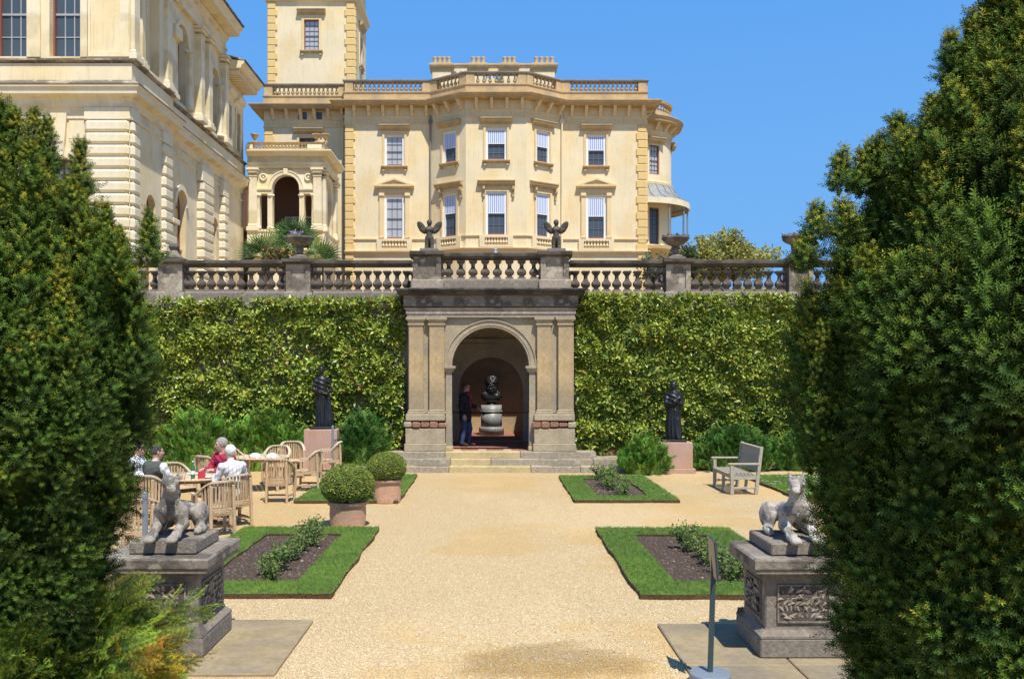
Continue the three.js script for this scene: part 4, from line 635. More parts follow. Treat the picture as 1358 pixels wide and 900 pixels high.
  part('eaves', sweep([[0, 16.55], [0.85, 16.6], [0.87, 16.72], [1.0, 16.82], [1.0, 16.9], [0, 17.02], [-0.6, 17.02]], pLow), M.wingPale, t);
  for (let k = 0; k < 11; k++) part('modillion', S2.bake(cb(u(42.9) + k * 0.32, u(42.9) + k * 0.32 + 0.15, 16.36, 16.57, 0, 0.72, 0.02)), M.wingPale, t);
  part('roof', sweep([[1.04, 16.9], [1.06, 16.96], [-4, 18.4], [-4, 18.3]], pLow), M.wingTop, t);
  part('wall', box(-24, XR - 0.5, 4.42, 16.7, -46.3, -45.9), M.wing, t);
}
// loggia between wing and pavilion
{
  const D = 46, x = (px) => X(px, D), y = (py) => Y(py, D), t = thing('loggia', 'cream arcaded loggia with ionic columns below a balustraded balcony', 'building', [0, 0, 0]);
  const x0 = -12.06, x1 = x(427), F = facade(x0, -D, x1, -D), R = facade(x1, -D, x1, -49.9), U = (px) => x(px) - x0;
  const ac = U(378.8), ar = 0.67, ys = y(249.5), sill_ = y(304), lint = y(257.5);
  slabHoles(F, rect(0, F.len, 4.42, y(211)), [[...arch(ac - ar, ac + ar, sill_, ys)], rect(U(344), U(354.5), sill_, lint), rect(U(403.3), U(413.5), sill_, lint)], 0.4, M.wingPale, t);
  part('archivolt', F.bake(merge([archBand(ac, ys, ar, ar + 0.2, 0.06).translate(0, 0, 0.06), archBand(ac, ys, ar + 0.16, ar + 0.22, 0.09).translate(0, 0, 0.09)])), M.wingPale, t);
  part('keystone', F.bake(cb(ac - 0.11, ac + 0.11, ys + ar - 0.03, ys + ar + 0.28, 0, 0.15, 0.02)), M.wingPale, t);
  for (const [a, b] of [[341, 360.5], [397, 416]]) part('lintel', F.bake(sweep([[0, y(257.5)], [0.06, y(257)], [0.06, y(253)], [0.12, y(252)], [0.12, y(250)], [0, y(249.5)]], [[U(a), 0], [U(b), 0]])), M.wingPale, t);
  for (const p of [349, 408.5]) part('roundel', F.bake(new THREE.TorusGeometry(0.15, 0.05, 8, 20).translate(U(p), y(235), 0.03)), M.wingPale, t), part('roundel_boss', F.bake(new THREE.SphereGeometry(0.07, 10, 8).translate(U(p), y(235), 0.0)), M.wingPale, t);
  const col = halfColumn(y(257.5) - sill_, 0.125); for (const p of [357.7, 399.8]) { const m = part('ionic_column', col, M.wingPale, t); F.set(m, U(p), sill_, -0.12); }
  for (const p of [345, 412.7]) { const m = part('half_column', col, M.wingPale, t); F.set(m, U(p) + (p < 380 ? -0.1 : 0.1), sill_, 0.0); m.scale.set(0.8, 1, 0.8); }
  for (const p of [335.8, 421]) pilasterOn(t, F, U(p), 0, sill_ - 0.1, y(224), 0.4, 0.16, M.wingPale);
  for (const [u, w] of [[0.35, 0.5], [3.5, 0.5]]) pilasterOn(t, R, u, 0, sill_ - 0.1, y(224), w, 0.16, M.wingPale);
  slabHoles(R, rect(0.02, R.len, 4.42, y(211)), [arch(1.2, 2.7, sill_, ys)], 0.4, M.wingPale, t);
  const path = [[x0, -D], [x1, -D], [x1, -49.9]];
  part('pedestal_course', sweep([[0, sill_ - 0.9], [0.16, sill_ - 0.85], [0.16, sill_ - 0.16], [0.2, sill_ - 0.14], [0.2, sill_ - 0.08], [0, sill_ - 0.06]], path), M.wing, t);
  part('base_ledge', sweep([[0, 8.2], [0.4, 8.3], [0.45, 8.6], [0.2, 8.75], [0, 8.75]], path), M.wing, t);
  part('entablature', sweep([[0.1, y(223)], [0.16, y(222.5)], [0.16, y(218)], [0.2, y(217)], [0.2, y(215)], [0.12, y(214.5)], [0.12, y(208)], [0, y(207)]], path), M.wingPale, t);
  part('cornice', sweep([[0, y(209)], [0.3, y(208)], [0.45, y(204)], [0.52, y(203)], [0.52, y(201)], [0, y(199.5)]], path), M.wingPale, t);
  part('parapet_base', sweep([[-0.25, y(201)], [0.1, y(200.5)], [0.1, y(197.5)], [-0.25, y(197.5)]], path), M.cornice, t);
  const yb = y(197.5), bh = y(190.5) - yb;
  for (const [FF, a, b, n] of [[F, 0.25, F.len - 0.75, 16], [R, 0.6, 3.3, 13]]) for (let k = 0; k < n; k++) { const m = part('balcony_baluster', smallBal, M.houseTrim, t); FF.set(m, lerp(a, b, (k + 0.5) / n), yb, -0.08); m.scale.set(1, bh / 0.46, 1); }
  part('balcony_coping', sweep([[-0.25, y(190.5)], [0.08, y(190.5)], [0.11, y(189)], [-0.25, y(188.5)]], path), M.cornice, t);
  for (const [FF, a, b] of [[F, -0.1, 0.24], [F, F.len - 0.74, F.len - 0.02], [R, 0.02, 0.6], [R, 3.3, 3.88]]) part('balcony_pier', FF.bake(cb(a, b, yb, y(190.5) - 0.005, -0.24, 0.06, 0.02)), M.wingPale, t);
  part('balcony_floor', box(x0, x1 - 0.1, y(203), y(200.5), -49.9, -D - 0.1), M.lead, t);
  part('ceiling', box(x0, x1 - 0.4, y(214), y(212), -49.9, -D - 0.4), M.redBrown, t);
  const B = facade(-14.5, -49.7, x1 - 0.01, -49.7), bo = x0 + 14.5; part('back_wall', B.bake(slab(rect(0, B.len, 4.42, y(214)), [rect(bo + 1.0, bo + 2.6, sill_ - 1.2, sill_ + 1.25)], 0.2)), M.redBrown, t);
  makeWindow(t, B, bo + 1.8, sill_ - 1.2, 1.6, 2.45, { frame: 0.06, nx: 3, ny: 4, barMat: M.white }); part('floor', box(x0, x1 - 0.3, sill_ - 1.4, sill_ - 1.3, -49.9, -D - 0.3), M.redBrown, t);
}
// ---------------------------------------------------------------- vegetation
const table = (t, x) => { if (x <= t[0][0]) return t[0][1]; for (let i = 1; i < t.length; i++) if (x <= t[i][0]) return lerp(t[i - 1][1], t[i][1], (x - t[i - 1][0]) / (t[i][0] - t[i - 1][0])); return t[t.length - 1][1]; };
// yew shoots: needles round a twig; young ends are paler
function shoot(P, Cc, base, dir, len, nl, nw, n, old, young, tipFrom) {
  const d = V3(...dir).normalize(), a = V3(0.3, 0.1, 0.95).cross(d).normalize(), b = d.clone().cross(a);
  for (let k = 0; k < n; k++) {
    const f = (k + 0.5) / n, ph = k * 2.4, p = V3(...base).addScaledVector(d, f * len), o = a.clone().multiplyScalar(Math.cos(ph)).addScaledVector(b, Math.sin(ph)), up = 0.28 + 0.5 * f * f, q = o.clone().addScaledVector(d, up).normalize(), L = nl * rr(0.8, 1.15) * (f > 0.9 ? 0.8 : 1), s = d.clone().cross(o).multiplyScalar(nw / 2), e = p.clone().addScaledVector(q, L), m = p.clone().addScaledVector(q, L * 0.45);
    P.push(p.x, p.y, p.z, m.x + s.x, m.y + s.y, m.z + s.z, e.x, e.y, e.z, p.x, p.y, p.z, e.x, e.y, e.z, m.x - s.x, m.y - s.y, m.z - s.z);
    const c = f > tipFrom ? young : old, v = rr(0.75, 1.25); for (let i = 0; i < 6; i++) Cc.push(c[0] * v, c[1] * v, c[2] * v);
  }
}
function plumeGeo(h, side, young, old, tipFrom, sp = 0.55, sl = [0.07, 0.12], nw = 0.005) {
  const P = [], Cc = []; shoot(P, Cc, [0, 0, 0], [rr(-0.1, 0.1), 1, rr(-0.1, 0.1)], h, 0.0215, 0.0052, Math.round(h * 330), old, young, tipFrom);
  for (let k = 0; k < side; k++) { const y = h * (0.02 + 0.72 * k / side), a = k * 2.39 + rr(-0.3, 0.3), s = sp * rr(0.7, 1.3); shoot(P, Cc, [0, y, 0], [Math.cos(a) * s, rr(0.5, 0.9), Math.sin(a) * s], rr(...sl), 0.0205, nw, Math.round(360 * sl[1] * 0.85), old, young, tipFrom + 0.03); }
  const g = geoOf(P); g.setAttribute('color', new THREE.Float32BufferAttribute(Cc, 3)); return g;
}
M.needle = new THREE.MeshPhysicalMaterial({ color: 0xffffff, vertexColors: true, roughness: 0.9, specularIntensity: 0.35, side: THREE.DoubleSide });
seed(501);
const OLD = [0.042, 0.08, 0.014], MID = [0.085, 0.145, 0.018], YOUNG = [0.235, 0.24, 0.024];
// upright shoots: two dark, two mid, two with pale young ends
const plumes = [plumeGeo(0.17, 7, MID, OLD, 0.72), plumeGeo(0.14, 6, MID, OLD, 0.6, 0.8), plumeGeo(0.17, 7, YOUNG, MID, 0.72), plumeGeo(0.13, 6, YOUNG, MID, 0.58, 0.75), plumeGeo(0.12, 6, OLD, OLD, 0.9, 1.0), plumeGeo(0.11, 7, MID, OLD, 0.5, 0.8, [0.035, 0.06], 0.0075), plumeGeo(0.11, 7, YOUNG, MID, 0.45, 0.8, [0.035, 0.06], 0.0075)];
function yew(label, cx, d, R, top, spacing, leaders, sd, core, y0 = 0.3, lift = 0.56, spires = 75) {
  seed(sd); const t = thing('yew_tree', label, 'tree', [cx, 0, -d]); const lists = plumes.map(() => []);
  const rad = (y, th) => Math.min(table(R, y), y > 2.7 ? table(R, y + lift) : 9) * (1 + 0.1 * (n2(th * 2.2 + sd, y * 0.6) - 0.5) + 0.1 * (n2(th * 5 + sd * 3, y * 1.1) - 0.5));
  const put = (kind, p, dir, s, tint) => lists[kind].push([placed(dir.normalize(), rnd() * 6.3, p, s), [tint * rr(0.85, 1.15), tint, tint * rr(0.8, 1.2)]]);
  // lobes: short upright columns of shoots standing proud of the crown, dark gaps between
  for (let y = y0; y < top; y += spacing * 1.05) {
    const R0 = rad(y, 0), n = Math.max(3, Math.round(2 * PI * R0 / spacing));
    for (let k = 0; k < n; k++) {
      const th = (k + rr(-0.42, 0.42) + (Math.round(y * 9) % 2) * 0.5) / n * 2 * PI, yy = y + rr(-0.5, 0.5) * spacing, r = rad(yy, th), proud = rr(0.78, 0.97), gold = n2(th * 2.3 + 40 + sd, yy * 1.2) * 0.8 + 0.35 * yy / top;
      const o = V3(Math.sin(th), 0, Math.cos(th)), c = o.clone().multiplyScalar(Math.max(0.02, r * proud - 0.03)).setY(yy), up = sst(2.1, 3.0, yy), w = lerp(rr(0.05, 0.085), rr(0.038, 0.06), up), h = lerp(rr(0.28, 0.45), rr(0.42, 0.78), up), bright = rr(0.7, 1.25);
      if (Math.cos(th) < -0.55 && rnd() < 0.5) continue;
      for (let j = 0, m = Math.round(22 + h * lerp(40, 96, sst(2.1, 3.0, yy))); j < m; j++) {
        const f = Math.pow(rnd(), 0.8), a = rnd() * 6.3, q = w * (1 - 0.65 * f) * (0.55 + 0.5 * rnd()), lo = V3(Math.cos(a), 0, Math.sin(a)), face = lo.dot(o); if (face < -0.35 && rnd() < 0.7) continue;
        const p = c.clone().addScaledVector(lo, q).addScaledVector(o, 0.05 * (1 - f)).add(V3(0, (f - 0.45) * h, 0)), end = f > 0.72 || rnd() < 0.18;
        put(end && gold > rr(0.34, 0.85) ? (rnd() < 0.5 ? 2 : 3) : f < 0.25 ? 4 : rnd() < 0.5 ? 0 : 1, p, lo.clone().multiplyScalar((0.6 - 0.28 * up) * (1 - 0.6 * f)).addScaledVector(o, (0.55 - 0.4 * up) * (1 - f)).add(V3(rr(-0.12, 0.12), 0.35 + 0.75 * f + 0.45 * up, rr(-0.12, 0.12))), rr(0.75, 1.15), bright);
      }
    }
  }
  for (let k = 0; k < spires; k++) { const th = k * 2.4 + rr(-0.3, 0.3), y = lerp(2.75, top + 0.1, Math.pow(rnd(), 1.3)), r = Math.max(0, table(R, y) - 0.02) * rr(0.72, 1.0); leaders.push([Math.sin(th) * r, y, Math.cos(th) * r, rr(0.42, 0.75)]); }
  for (const [lx, ly, lz, h] of leaders) for (let k = 0, n = Math.round(h / 0.0085); k < n; k++) { const f = k / n, w = 0.026 * Math.pow(1 - f, 0.8) * (0.8 + 0.35 * Math.sin(f * h * 36)) + 0.003, a = k * 2.4; put(f < 0.25 ? (k % 3 ? 5 : 1) : rnd() < 0.2 + 0.55 * f ? 6 : 5, V3(lx + Math.cos(a) * w, ly - h + (h - 0.1) * f, lz + Math.sin(a) * w), V3(Math.cos(a) * (0.75 - 0.45 * f), 0.8, Math.sin(a) * (0.75 - 0.45 * f)), rr(0.6, 1.0) * lerp(1, 0.68, f), rr(0.85, 1.2)); }
  const crown = grp('crown', t); crown.userData.kind = 'stuff'; lists.forEach((l, i) => { if (l.length) copies('foliage', plumes[i], M.needle, l, crown); });
  const g = new THREE.SphereGeometry(1, 40, 48), p = g.attributes.position; for (let i = 0; i < p.count; i++) { const x = p.getX(i), z = p.getZ(i), yy = (p.getY(i) * 0.5 + 0.5) * (top - 0.3) + 0.15, th = Math.atan2(x, z), q = Math.hypot(x, z), r = rad(yy, th) * core * Math.min(1, q * 2.4); p.setXYZ(i, Math.sin(th) * r, yy, Math.cos(th) * r); } g.computeVertexNormals();
  part('inner_foliage', muv(g), mat({ c: [0.11, 0.17, 0.02], map: rep(tFine, 3), roughness: 1, ...bump(tRough, 5, 0.05) }), t);
  part('trunk', new THREE.CylinderGeometry(0.12, 0.2, 1.0, 10).translate(0, 0.5, 0), M.bark, t); return t;
}
{
  const dr = 4.2, cr = X(1350, 4.2), edge = [[900, 1132], [800, 1106], [700, 1090], [640, 1070], [560, 1044], [480, 1036], [400, 1048], [330, 1062], [290, 1082], [230, 1104], [190, 1132], [160, 1165], [130, 1205], [100, 1238], [50, 1258], [0, 1276], [-60, 1300], [-140, 1330], [-190, 1346]];
  const RR = [[0, 0.45], ...edge.map(([py, px]) => [Y(py, dr), Math.max(0.03, cr - X(px, dr) - (py > 400 ? 0.1 : 0.05))])], ld = (px, py, h, dz = 0) => [X(px, dr) - cr, Y(py, dr), dz, h];
  yew('huge dark conical yew overhanging the pedestal beside the sign post', cr, dr, RR, Y(-190, dr), 0.2, [ld(1290, -4, 0.42), ld(1262, 20, 0.34), ld(1318, -10, 0.4), ld(1345, -20, 0.4, 0.1), ld(1240, 105, 0.26), ld(1192, 128, 0.28), ld(1163, 158, 0.3), ld(1117, 178, 0.28), ld(1146, 176, 0.3), ld(1176, 172, 0.25, 0.2), ld(1084, 250, 0.26), ld(1097, 258, 0.24, 0.2), ld(1215, 140, 0.28, 0.2), ld(1068, 298, 0.22), ld(1228, 112, 0.25, 0.25)], 9101, 0.75, 0.6);
  const dl = 5.3, cL = X(-5, 5.3), eL = [[900, 120], [800, 150], [690, 172], [600, 192], [500, 204], [400, 206], [330, 202], [295, 190], [270, 165], [240, 140], [215, 112], [190, 85], [165, 45], [150, 10]];
  const RL = [[0, 0.4], ...eL.map(([py, px]) => [Y(py, dl), Math.max(0.03, X(px, dl) - cL - (py > 400 ? 0.12 : 0.06))])], ll = (px, py, h, dz = 0) => [X(px, dl) - cL, Y(py, dl), dz, h];
  yew('bushy yew with yellow-green tips behind the golden feathery shrub', cL, dl, RL, Y(128, dl) - 0.3, 0.215, [ll(197, 262, 0.4), ll(156, 282, 0.32), ll(106, 168, 0.42), ll(116, 230, 0.32, 0.2), ll(62, 138, 0.42), ll(44, 126, 0.4), ll(20, 126, 0.4), ll(5, 145, 0.35, 0.3), ll(140, 252, 0.38), ll(178, 300, 0.3, 0.3), ll(28, 190, 0.35, 0.4), ll(84, 195, 0.35, 0.4), ll(-20, 130, 0.4)], 7303, 0.7);
}
// flat feathery sprays (golden shrub, junipers)
function sprayGeo(len, twigs, old, young, drop = 0.25, nw = 0.006, nl = 0.03) {
  const P = [], Cc = []; const tri = (a, b, c, col) => { P.push(...a, ...b, ...c); const v = rr(0.75, 1.25); for (let i = 0; i < 3; i++) Cc.push(col[0] * v, col[1] * v, col[2] * v); };
  const ax = (f) => [0.03 * Math.sin(f * 3), f * len, -drop * len * f * f];
  const comb = (from, to, n, k0, L) => { for (let k = 0; k < n; k++) { const f = (k + 0.5) / n, p = from.map((v, i) => lerp(v, to[i], f)), dx = to[0] - from[0], dy = to[1] - from[1], l = Math.hypot(dx, dy) || 1; for (const s of [-1, 1]) { const q = [p[0] + (-dy / l * s * 0.75 + dx / l * 0.65) * L, p[1] + (dx / l * s * 0.75 + dy / l * 0.65) * L, p[2] + rr(-0.35, 0.35) * L]; const w = [dx / l * nw, dy / l * nw, 0]; tri(p, [p[0] + w[0], p[1] + w[1], p[2]], q, f > 0.55 || k0 ? young : old); } } };
  for (let k = 0; k < twigs; k++) { const f = 0.12 + 0.8 * k / twigs, p = ax(f), s = k % 2 ? 1 : -1, L = len * 0.42 * (1 - 0.65 * f); comb(p, [p[0] + s * L * 0.8, p[1] + L * 0.75, p[2] - 0.25 * L + rr(-0.03, 0.03)], 9, 0, nl * 0.8); }
  comb(ax(0.05), ax(0.98), 22, 0, nl); const g = geoOf(P); g.setAttribute('color', new THREE.Float32BufferAttribute(Cc, 3)); return g;
}
seed(42);
const gSpray = [sprayGeo(0.3, 12, [0.08, 0.15, 0.025], [0.23, 0.29, 0.035]), sprayGeo(0.26, 10, [0.05, 0.1, 0.022], [0.13, 0.19, 0.03]), sprayGeo(0.28, 11, [0.24, 0.2, 0.03], [0.5, 0.33, 0.03])];
{
  const cx = -2.62, d = 5.35, t = thing('golden_shrub', 'low feathery shrub with golden yellow sprays before the stone pedestal', 'shrub', [cx, 0, -d]), lists = [[], [], []], br = [];
  seed(808);
  for (let k = 0; k < 84; k++) {
    const a = rr(-1.9, 1.9), reach = rr(0.35, 0.98), up = rr(0.75, 1.62) * (1 - 0.16 * reach), lean = V3(Math.sin(a + 0.6), 0, Math.cos(a + 0.6)), end = lean.clone().multiplyScalar(reach * 0.85).setY(up - 0.28 * reach);
    const mid = lean.clone().multiplyScalar(reach * 0.36).setY(up * 0.72), c = new THREE.CatmullRomCurve3([V3(0, 0.1, 0), mid, end]);
    br.push(new THREE.TubeGeometry(c, 8, 0.006, 4));
    for (let j = 0; j < 15; j++) { const f = rr(0.45, 1), p = c.getPoint(f), tg = c.getTangent(f).add(V3(rr(-0.6, 0.6), rr(-0.35, 0.3), rr(-0.6, 0.6))).normalize(), gold = p.x > 0.5 && p.y < 1.0 && rnd() < 0.65; lists[gold ? 2 : f > 0.72 ? 0 : rnd() < 0.5 ? 0 : 1].push([placed(tg, rnd() * 6.3, p, rr(0.55, 0.95)), [1, 1, 1].map(() => rr(0.8, 1.15))]); }
  }
  part('stems', merge(br), M.bark, t); const f = grp('foliage', t); f.userData.kind = 'stuff'; lists.forEach((l, i) => copies('sprays', gSpray[i], M.needle, l, f));
}
// climbing magnolia on the wall
const magLeaf = geoOf(leafTri(0.145, 0.064, 0.3, 0.2));
function climber(label, x0, x1, top, dens, gaps, sd) {
  seed(sd); const cx = (x0 + x1) / 2, t = thing('climbing_magnolia', label, 'climber', [cx, 0, WZ]), list = [], n = (x1 - x0) * top * dens;
  for (let k = 0; k < n; k++) {
    const x = rr(x0, x1), y = Math.pow(rnd(), 0.9) * top + 0.05 * n2(x * 4, 1), m = fbm(x * 2.3 + sd, y * 2.3, 3); if (y < 1.15 && rnd() < gaps * 1.3 + 0.2) continue; if (m < 0.36 + gaps * 0.16 && rnd() < 0.85) continue;
    const off = 0.1 + 0.26 * sst(0.35, 0.7, m) * rr(0.5, 1.1), c = V3(x - cx, y + 0.1, off), ax = V3(rr(-0.5, 0.5), rr(0.1, 0.9), rr(0.6, 1)).normalize(), hue = rnd(), nl = 5 + (rnd() * 4 | 0);
    for (let j = 0; j < nl; j++) { const a = j * 2.4 + rnd(), u = V3(1, 0, 0).cross(ax).normalize(), v = ax.clone().cross(u), dir = u.multiplyScalar(Math.cos(a)).addScaledVector(v, Math.sin(a)).addScaledVector(ax, rr(0.25, 0.9)).normalize();
      const q = rr(0.75, 1.3), kind = rnd(), col = kind < 0.035 ? [0.36, 0.2, 0.05] : kind < 0.1 ? [0.34, 0.31, 0.06] : hue < 0.35 ? [0.35 * q, 0.41 * q, 0.055 * q] : hue < 0.75 ? [0.25 * q, 0.325 * q, 0.043 * q] : [0.09 * q, 0.15 * q, 0.028 * q];
      list.push([placed(dir, rnd() * 6.3, c.clone().addScaledVector(dir, 0.015), rr(0.6, 1.25)), col]); }
  }
  for (let k = 0, m = (x1 - x0) * top * (dens > 230 ? 330 : 210); k < m; k++) { const x = rr(x0, x1), y = rr(0.7, top + 0.06), q = rr(0.7, 1.25); list.push([placed(V3(rr(-1, 1), rr(-0.9, 0.9), rr(0.0, 0.7)).normalize(), rnd() * 6.3, V3(x - cx, y, rr(0.05, 0.24)), rr(0.55, 1.05)), rnd() < 0.04 ? [0.33, 0.25, 0.06] : [0.24 * q, 0.31 * q, 0.045 * q]]); }
  const f = copies('foliage', magLeaf, M.instGloss, list, t);
  for (let k = 0, n = Math.round((x1 - x0) * 1.5); k < n; k++) { const x = lerp(x0, x1, (k + 0.5) / n) - cx + rr(-0.2, 0.2), h = rr(2.6, top); const pts = [[x + rr(-0.3, 0.3), 0, 0.12]]; for (let j = 1; j <= 5; j++) pts.push([x + rr(-0.22, 0.22), h * j / 5, rr(0.05, 0.12)]); part('stem', tube(pts, rr(0.014, 0.03), 18, 6), M.paleBark, t);
    for (let j = 0; j < 3; j++) { const y = rr(0.6, h), s = rnd() < 0.5 ? -1 : 1; part('side_stem', tube([[x, y, 0.08], [x + s * rr(0.2, 0.5), y + rr(0.05, 0.3), rr(0.06, 0.14)], [x + s * rr(0.6, 1.1), y + rr(0.2, 0.7), 0.1]], rr(0.007, 0.014), 8, 5), M.paleBark, t); } }
}
climber('open climbing magnolia with pale stems showing on the terrace wall', -11.5, -2.38, 4.38, 215, 0.16, 611);
climber('dense glossy climbing magnolia covering the terrace wall', 2.32, 11.5, 4.48, 260, -0.3, 612);
// low junipers along the wall
seed(55);
const jSpray = [sprayGeo(0.34, 12, [0.065, 0.15, 0.024], [0.155, 0.3, 0.04], 0.3, 0.011, 0.05), sprayGeo(0.3, 11, [0.095, 0.195, 0.03], [0.23, 0.38, 0.05], 0.3, 0.011, 0.05)];
const dSpray = [sprayGeo(0.34, 12, [0.045, 0.11, 0.026], [0.11, 0.235, 0.04], 0.3, 0.011, 0.05), sprayGeo(0.3, 11, [0.065, 0.145, 0.03], [0.145, 0.29, 0.05], 0.3, 0.011, 0.05)];
const coreMat = mat({ c: [0.17, 0.3, 0.042], roughness: 1, map: rep(tFine, 3) });
function bush(label, x, d, rx, h, rz, n, up, sd, geos = jSpray, sc = 1) {
  seed(sd); const t = thing('juniper_bush', label, 'bush', [x, 0, -d]), L = [[], []];
  for (let k = 0; k < n; k++) { const a = rnd() * 2 * PI, v = Math.pow(rnd(), 0.7), el = v * PI / 2, lump = 0.85 + 0.3 * n2(Math.cos(a) * 2 + 5 + sd, Math.sin(a) * 2 + v * 3), r = lump * rr(0.72, 0.98), px = Math.cos(a) * Math.cos(el) * rx * r, pz = Math.sin(a) * Math.cos(el) * rz * r, py = Math.max(0.06, Math.sin(el) * h * r - 0.12); L[rnd() < 0.5 ? 0 : 1].push([placed(V3(Math.cos(a) * (1 - up) * Math.cos(el) + rr(-0.35, 0.35), up * rr(0.5, 1.2), Math.sin(a) * (1 - up) * Math.cos(el) + rr(-0.3, 0.3)).normalize(), rnd() * 6.3, V3(px, py, pz), rr(0.6, 1.1) * sc), [1, 1, 1].map(() => rr(0.8, 1.2))]); }
  const f = grp('foliage', t); f.userData.kind = 'stuff'; L.forEach((l, i) => copies('sprays', geos[i], M.needle, l, f));
  part('inner_foliage', muv(new THREE.SphereGeometry(1, 18, 10, 0, 2 * PI, 0, PI / 2).scale(rx * 0.72, h * 0.74, rz * 0.72)), coreMat, t); return t;
}
bush('feathery green juniper growing behind the grey-haired diners', X(262, 24.2), 24.25, 1.25, 1.42, 0.55, 900, 0.6, 1);
bush('feathery green juniper behind the empty teak chairs', X(345, 24.2), 24.3, 1.3, 1.4, 0.5, 900, 0.6, 2);
bush('dark leafy juniper spreading between the black draped statue and steps', X(474, 24), 24.2, 0.78, 1.36, 0.55, 800, 0.5, 3, dSpray);
bush('bright rounded juniper at the foot of the hooded statue pedestal', X(855, 23.5), 23.45, 0.66, 0.86, 0.5, 700, 0.75, 4);
bush('dense dark green juniper behind the weathered bench', X(980, 24), 24.2, 1.15, 1.05, 0.5, 1000, 0.55, 5, dSpray);
bush('feathery green juniper beyond the tall yew at wall foot', X(1090, 24), 24.25, 1.2, 1.1, 0.5, 700, 0.55, 6, dSpray);
// clipped box balls in terracotta pots
const boxCore = mat({ c: [0.28, 0.33, 0.04], roughness: 1, map: rep(tFine, 3) });
function boxPot(label, potLabel, x, d, potH, r0, r1, br, bh, sd) {
  const p = thing('terracotta_pot', potLabel, 'plant pot', [x, 0, -d], 0, 'terracotta pots with clipped box');
  part('pot', lathe([[0, 0.0], [r0, 0.0], [r0 + 0.005, 0.02], [lerp(r0, r1, 0.5), potH * 0.5], [r1 - 0.03, potH - 0.07], [r1 - 0.005, potH - 0.06], [r1 + 0.012, potH - 0.045], [r1 + 0.012, potH - 0.008], [r1, potH], [r1 - 0.035, potH], [r1 - 0.05, potH - 0.06], [0, potH - 0.06]], 40), M.terracotta, p);
  part('gravel_mulch', new THREE.CircleGeometry(r1 - 0.04, 24).rotateX(-PI / 2).translate(0, potH - 0.025, 0), M.stonePale, p);
  seed(sd); const t = thing('box_ball', label, 'shrub', [x, potH, -d], 0, 'clipped box balls'), list = [], one = leafTri(0.03, 0.017, 0.3, 0.1), cl3 = []; for (let k = 0; k < 6; k++) { const m = placed(V3(Math.cos(k * 1.05) * 0.9, 0.6, Math.sin(k * 1.05) * 0.9).normalize(), k, V3(0, k * 0.004, 0), 1), v = V3(0, 0, 0); for (let i = 0; i < one.length; i += 3) { v.set(one[i], one[i + 1], one[i + 2]).applyMatrix4(m); cl3.push(v.x, v.y, v.z); } }
  const cy = bh * 0.42; for (let k = 0; k < 5200; k++) { const u = rr(-0.75, 1), a = rnd() * 2 * PI, q = Math.sqrt(1 - u * u), lump = 0.97 + 0.09 * (fbm(Math.cos(a) * q * 4 + sd, u * 4 + Math.sin(a) * q * 3, 3) - 0.5) - (rnd() < 0.3 ? rr(0, 0.1) : 0), n = V3(Math.cos(a) * q, u, Math.sin(a) * q), yng = rnd(), v = rr(0.7, 1.3); list.push([placed(n.clone().add(V3(rr(-0.5, 0.5), rr(-0.2, 0.6), rr(-0.5, 0.5))).normalize(), rnd() * 6, V3(n.x * br * lump, cy + n.y * bh * 0.52 * lump, n.z * br * lump), rr(0.8, 1.3)), yng < 0.4 ? [0.34 * v, 0.38 * v, 0.045 * v] : [0.15 * v, 0.22 * v, 0.032 * v]]); }
  copies('foliage', geoOf(cl3), M.instLeaf, list, t); part('inner_foliage', new THREE.SphereGeometry(1, 20, 14).scale(br * 0.86, bh * 0.44, br * 0.86).translate(0, cy, 0), boxCore, t); part('stem', new THREE.CylinderGeometry(0.025, 0.03, cy, 8).translate(0, cy / 2 - 0.03, 0), M.bark, t);
}
boxPot('clipped box ball in the smooth terracotta pot beside the near bed', 'smooth terracotta pot standing just behind the near rose bed', X(458, 15.1), 15.35, 0.43, 0.28, 0.325, 0.425, 0.62, 21);
boxPot('clipped box ball in the paler lime-stained pot', 'paler lime-stained terracotta pot at the corner of the far grass bed', X(511, 18.0), 18.25, 0.46, 0.265, 0.29, 0.36, 0.54, 22);
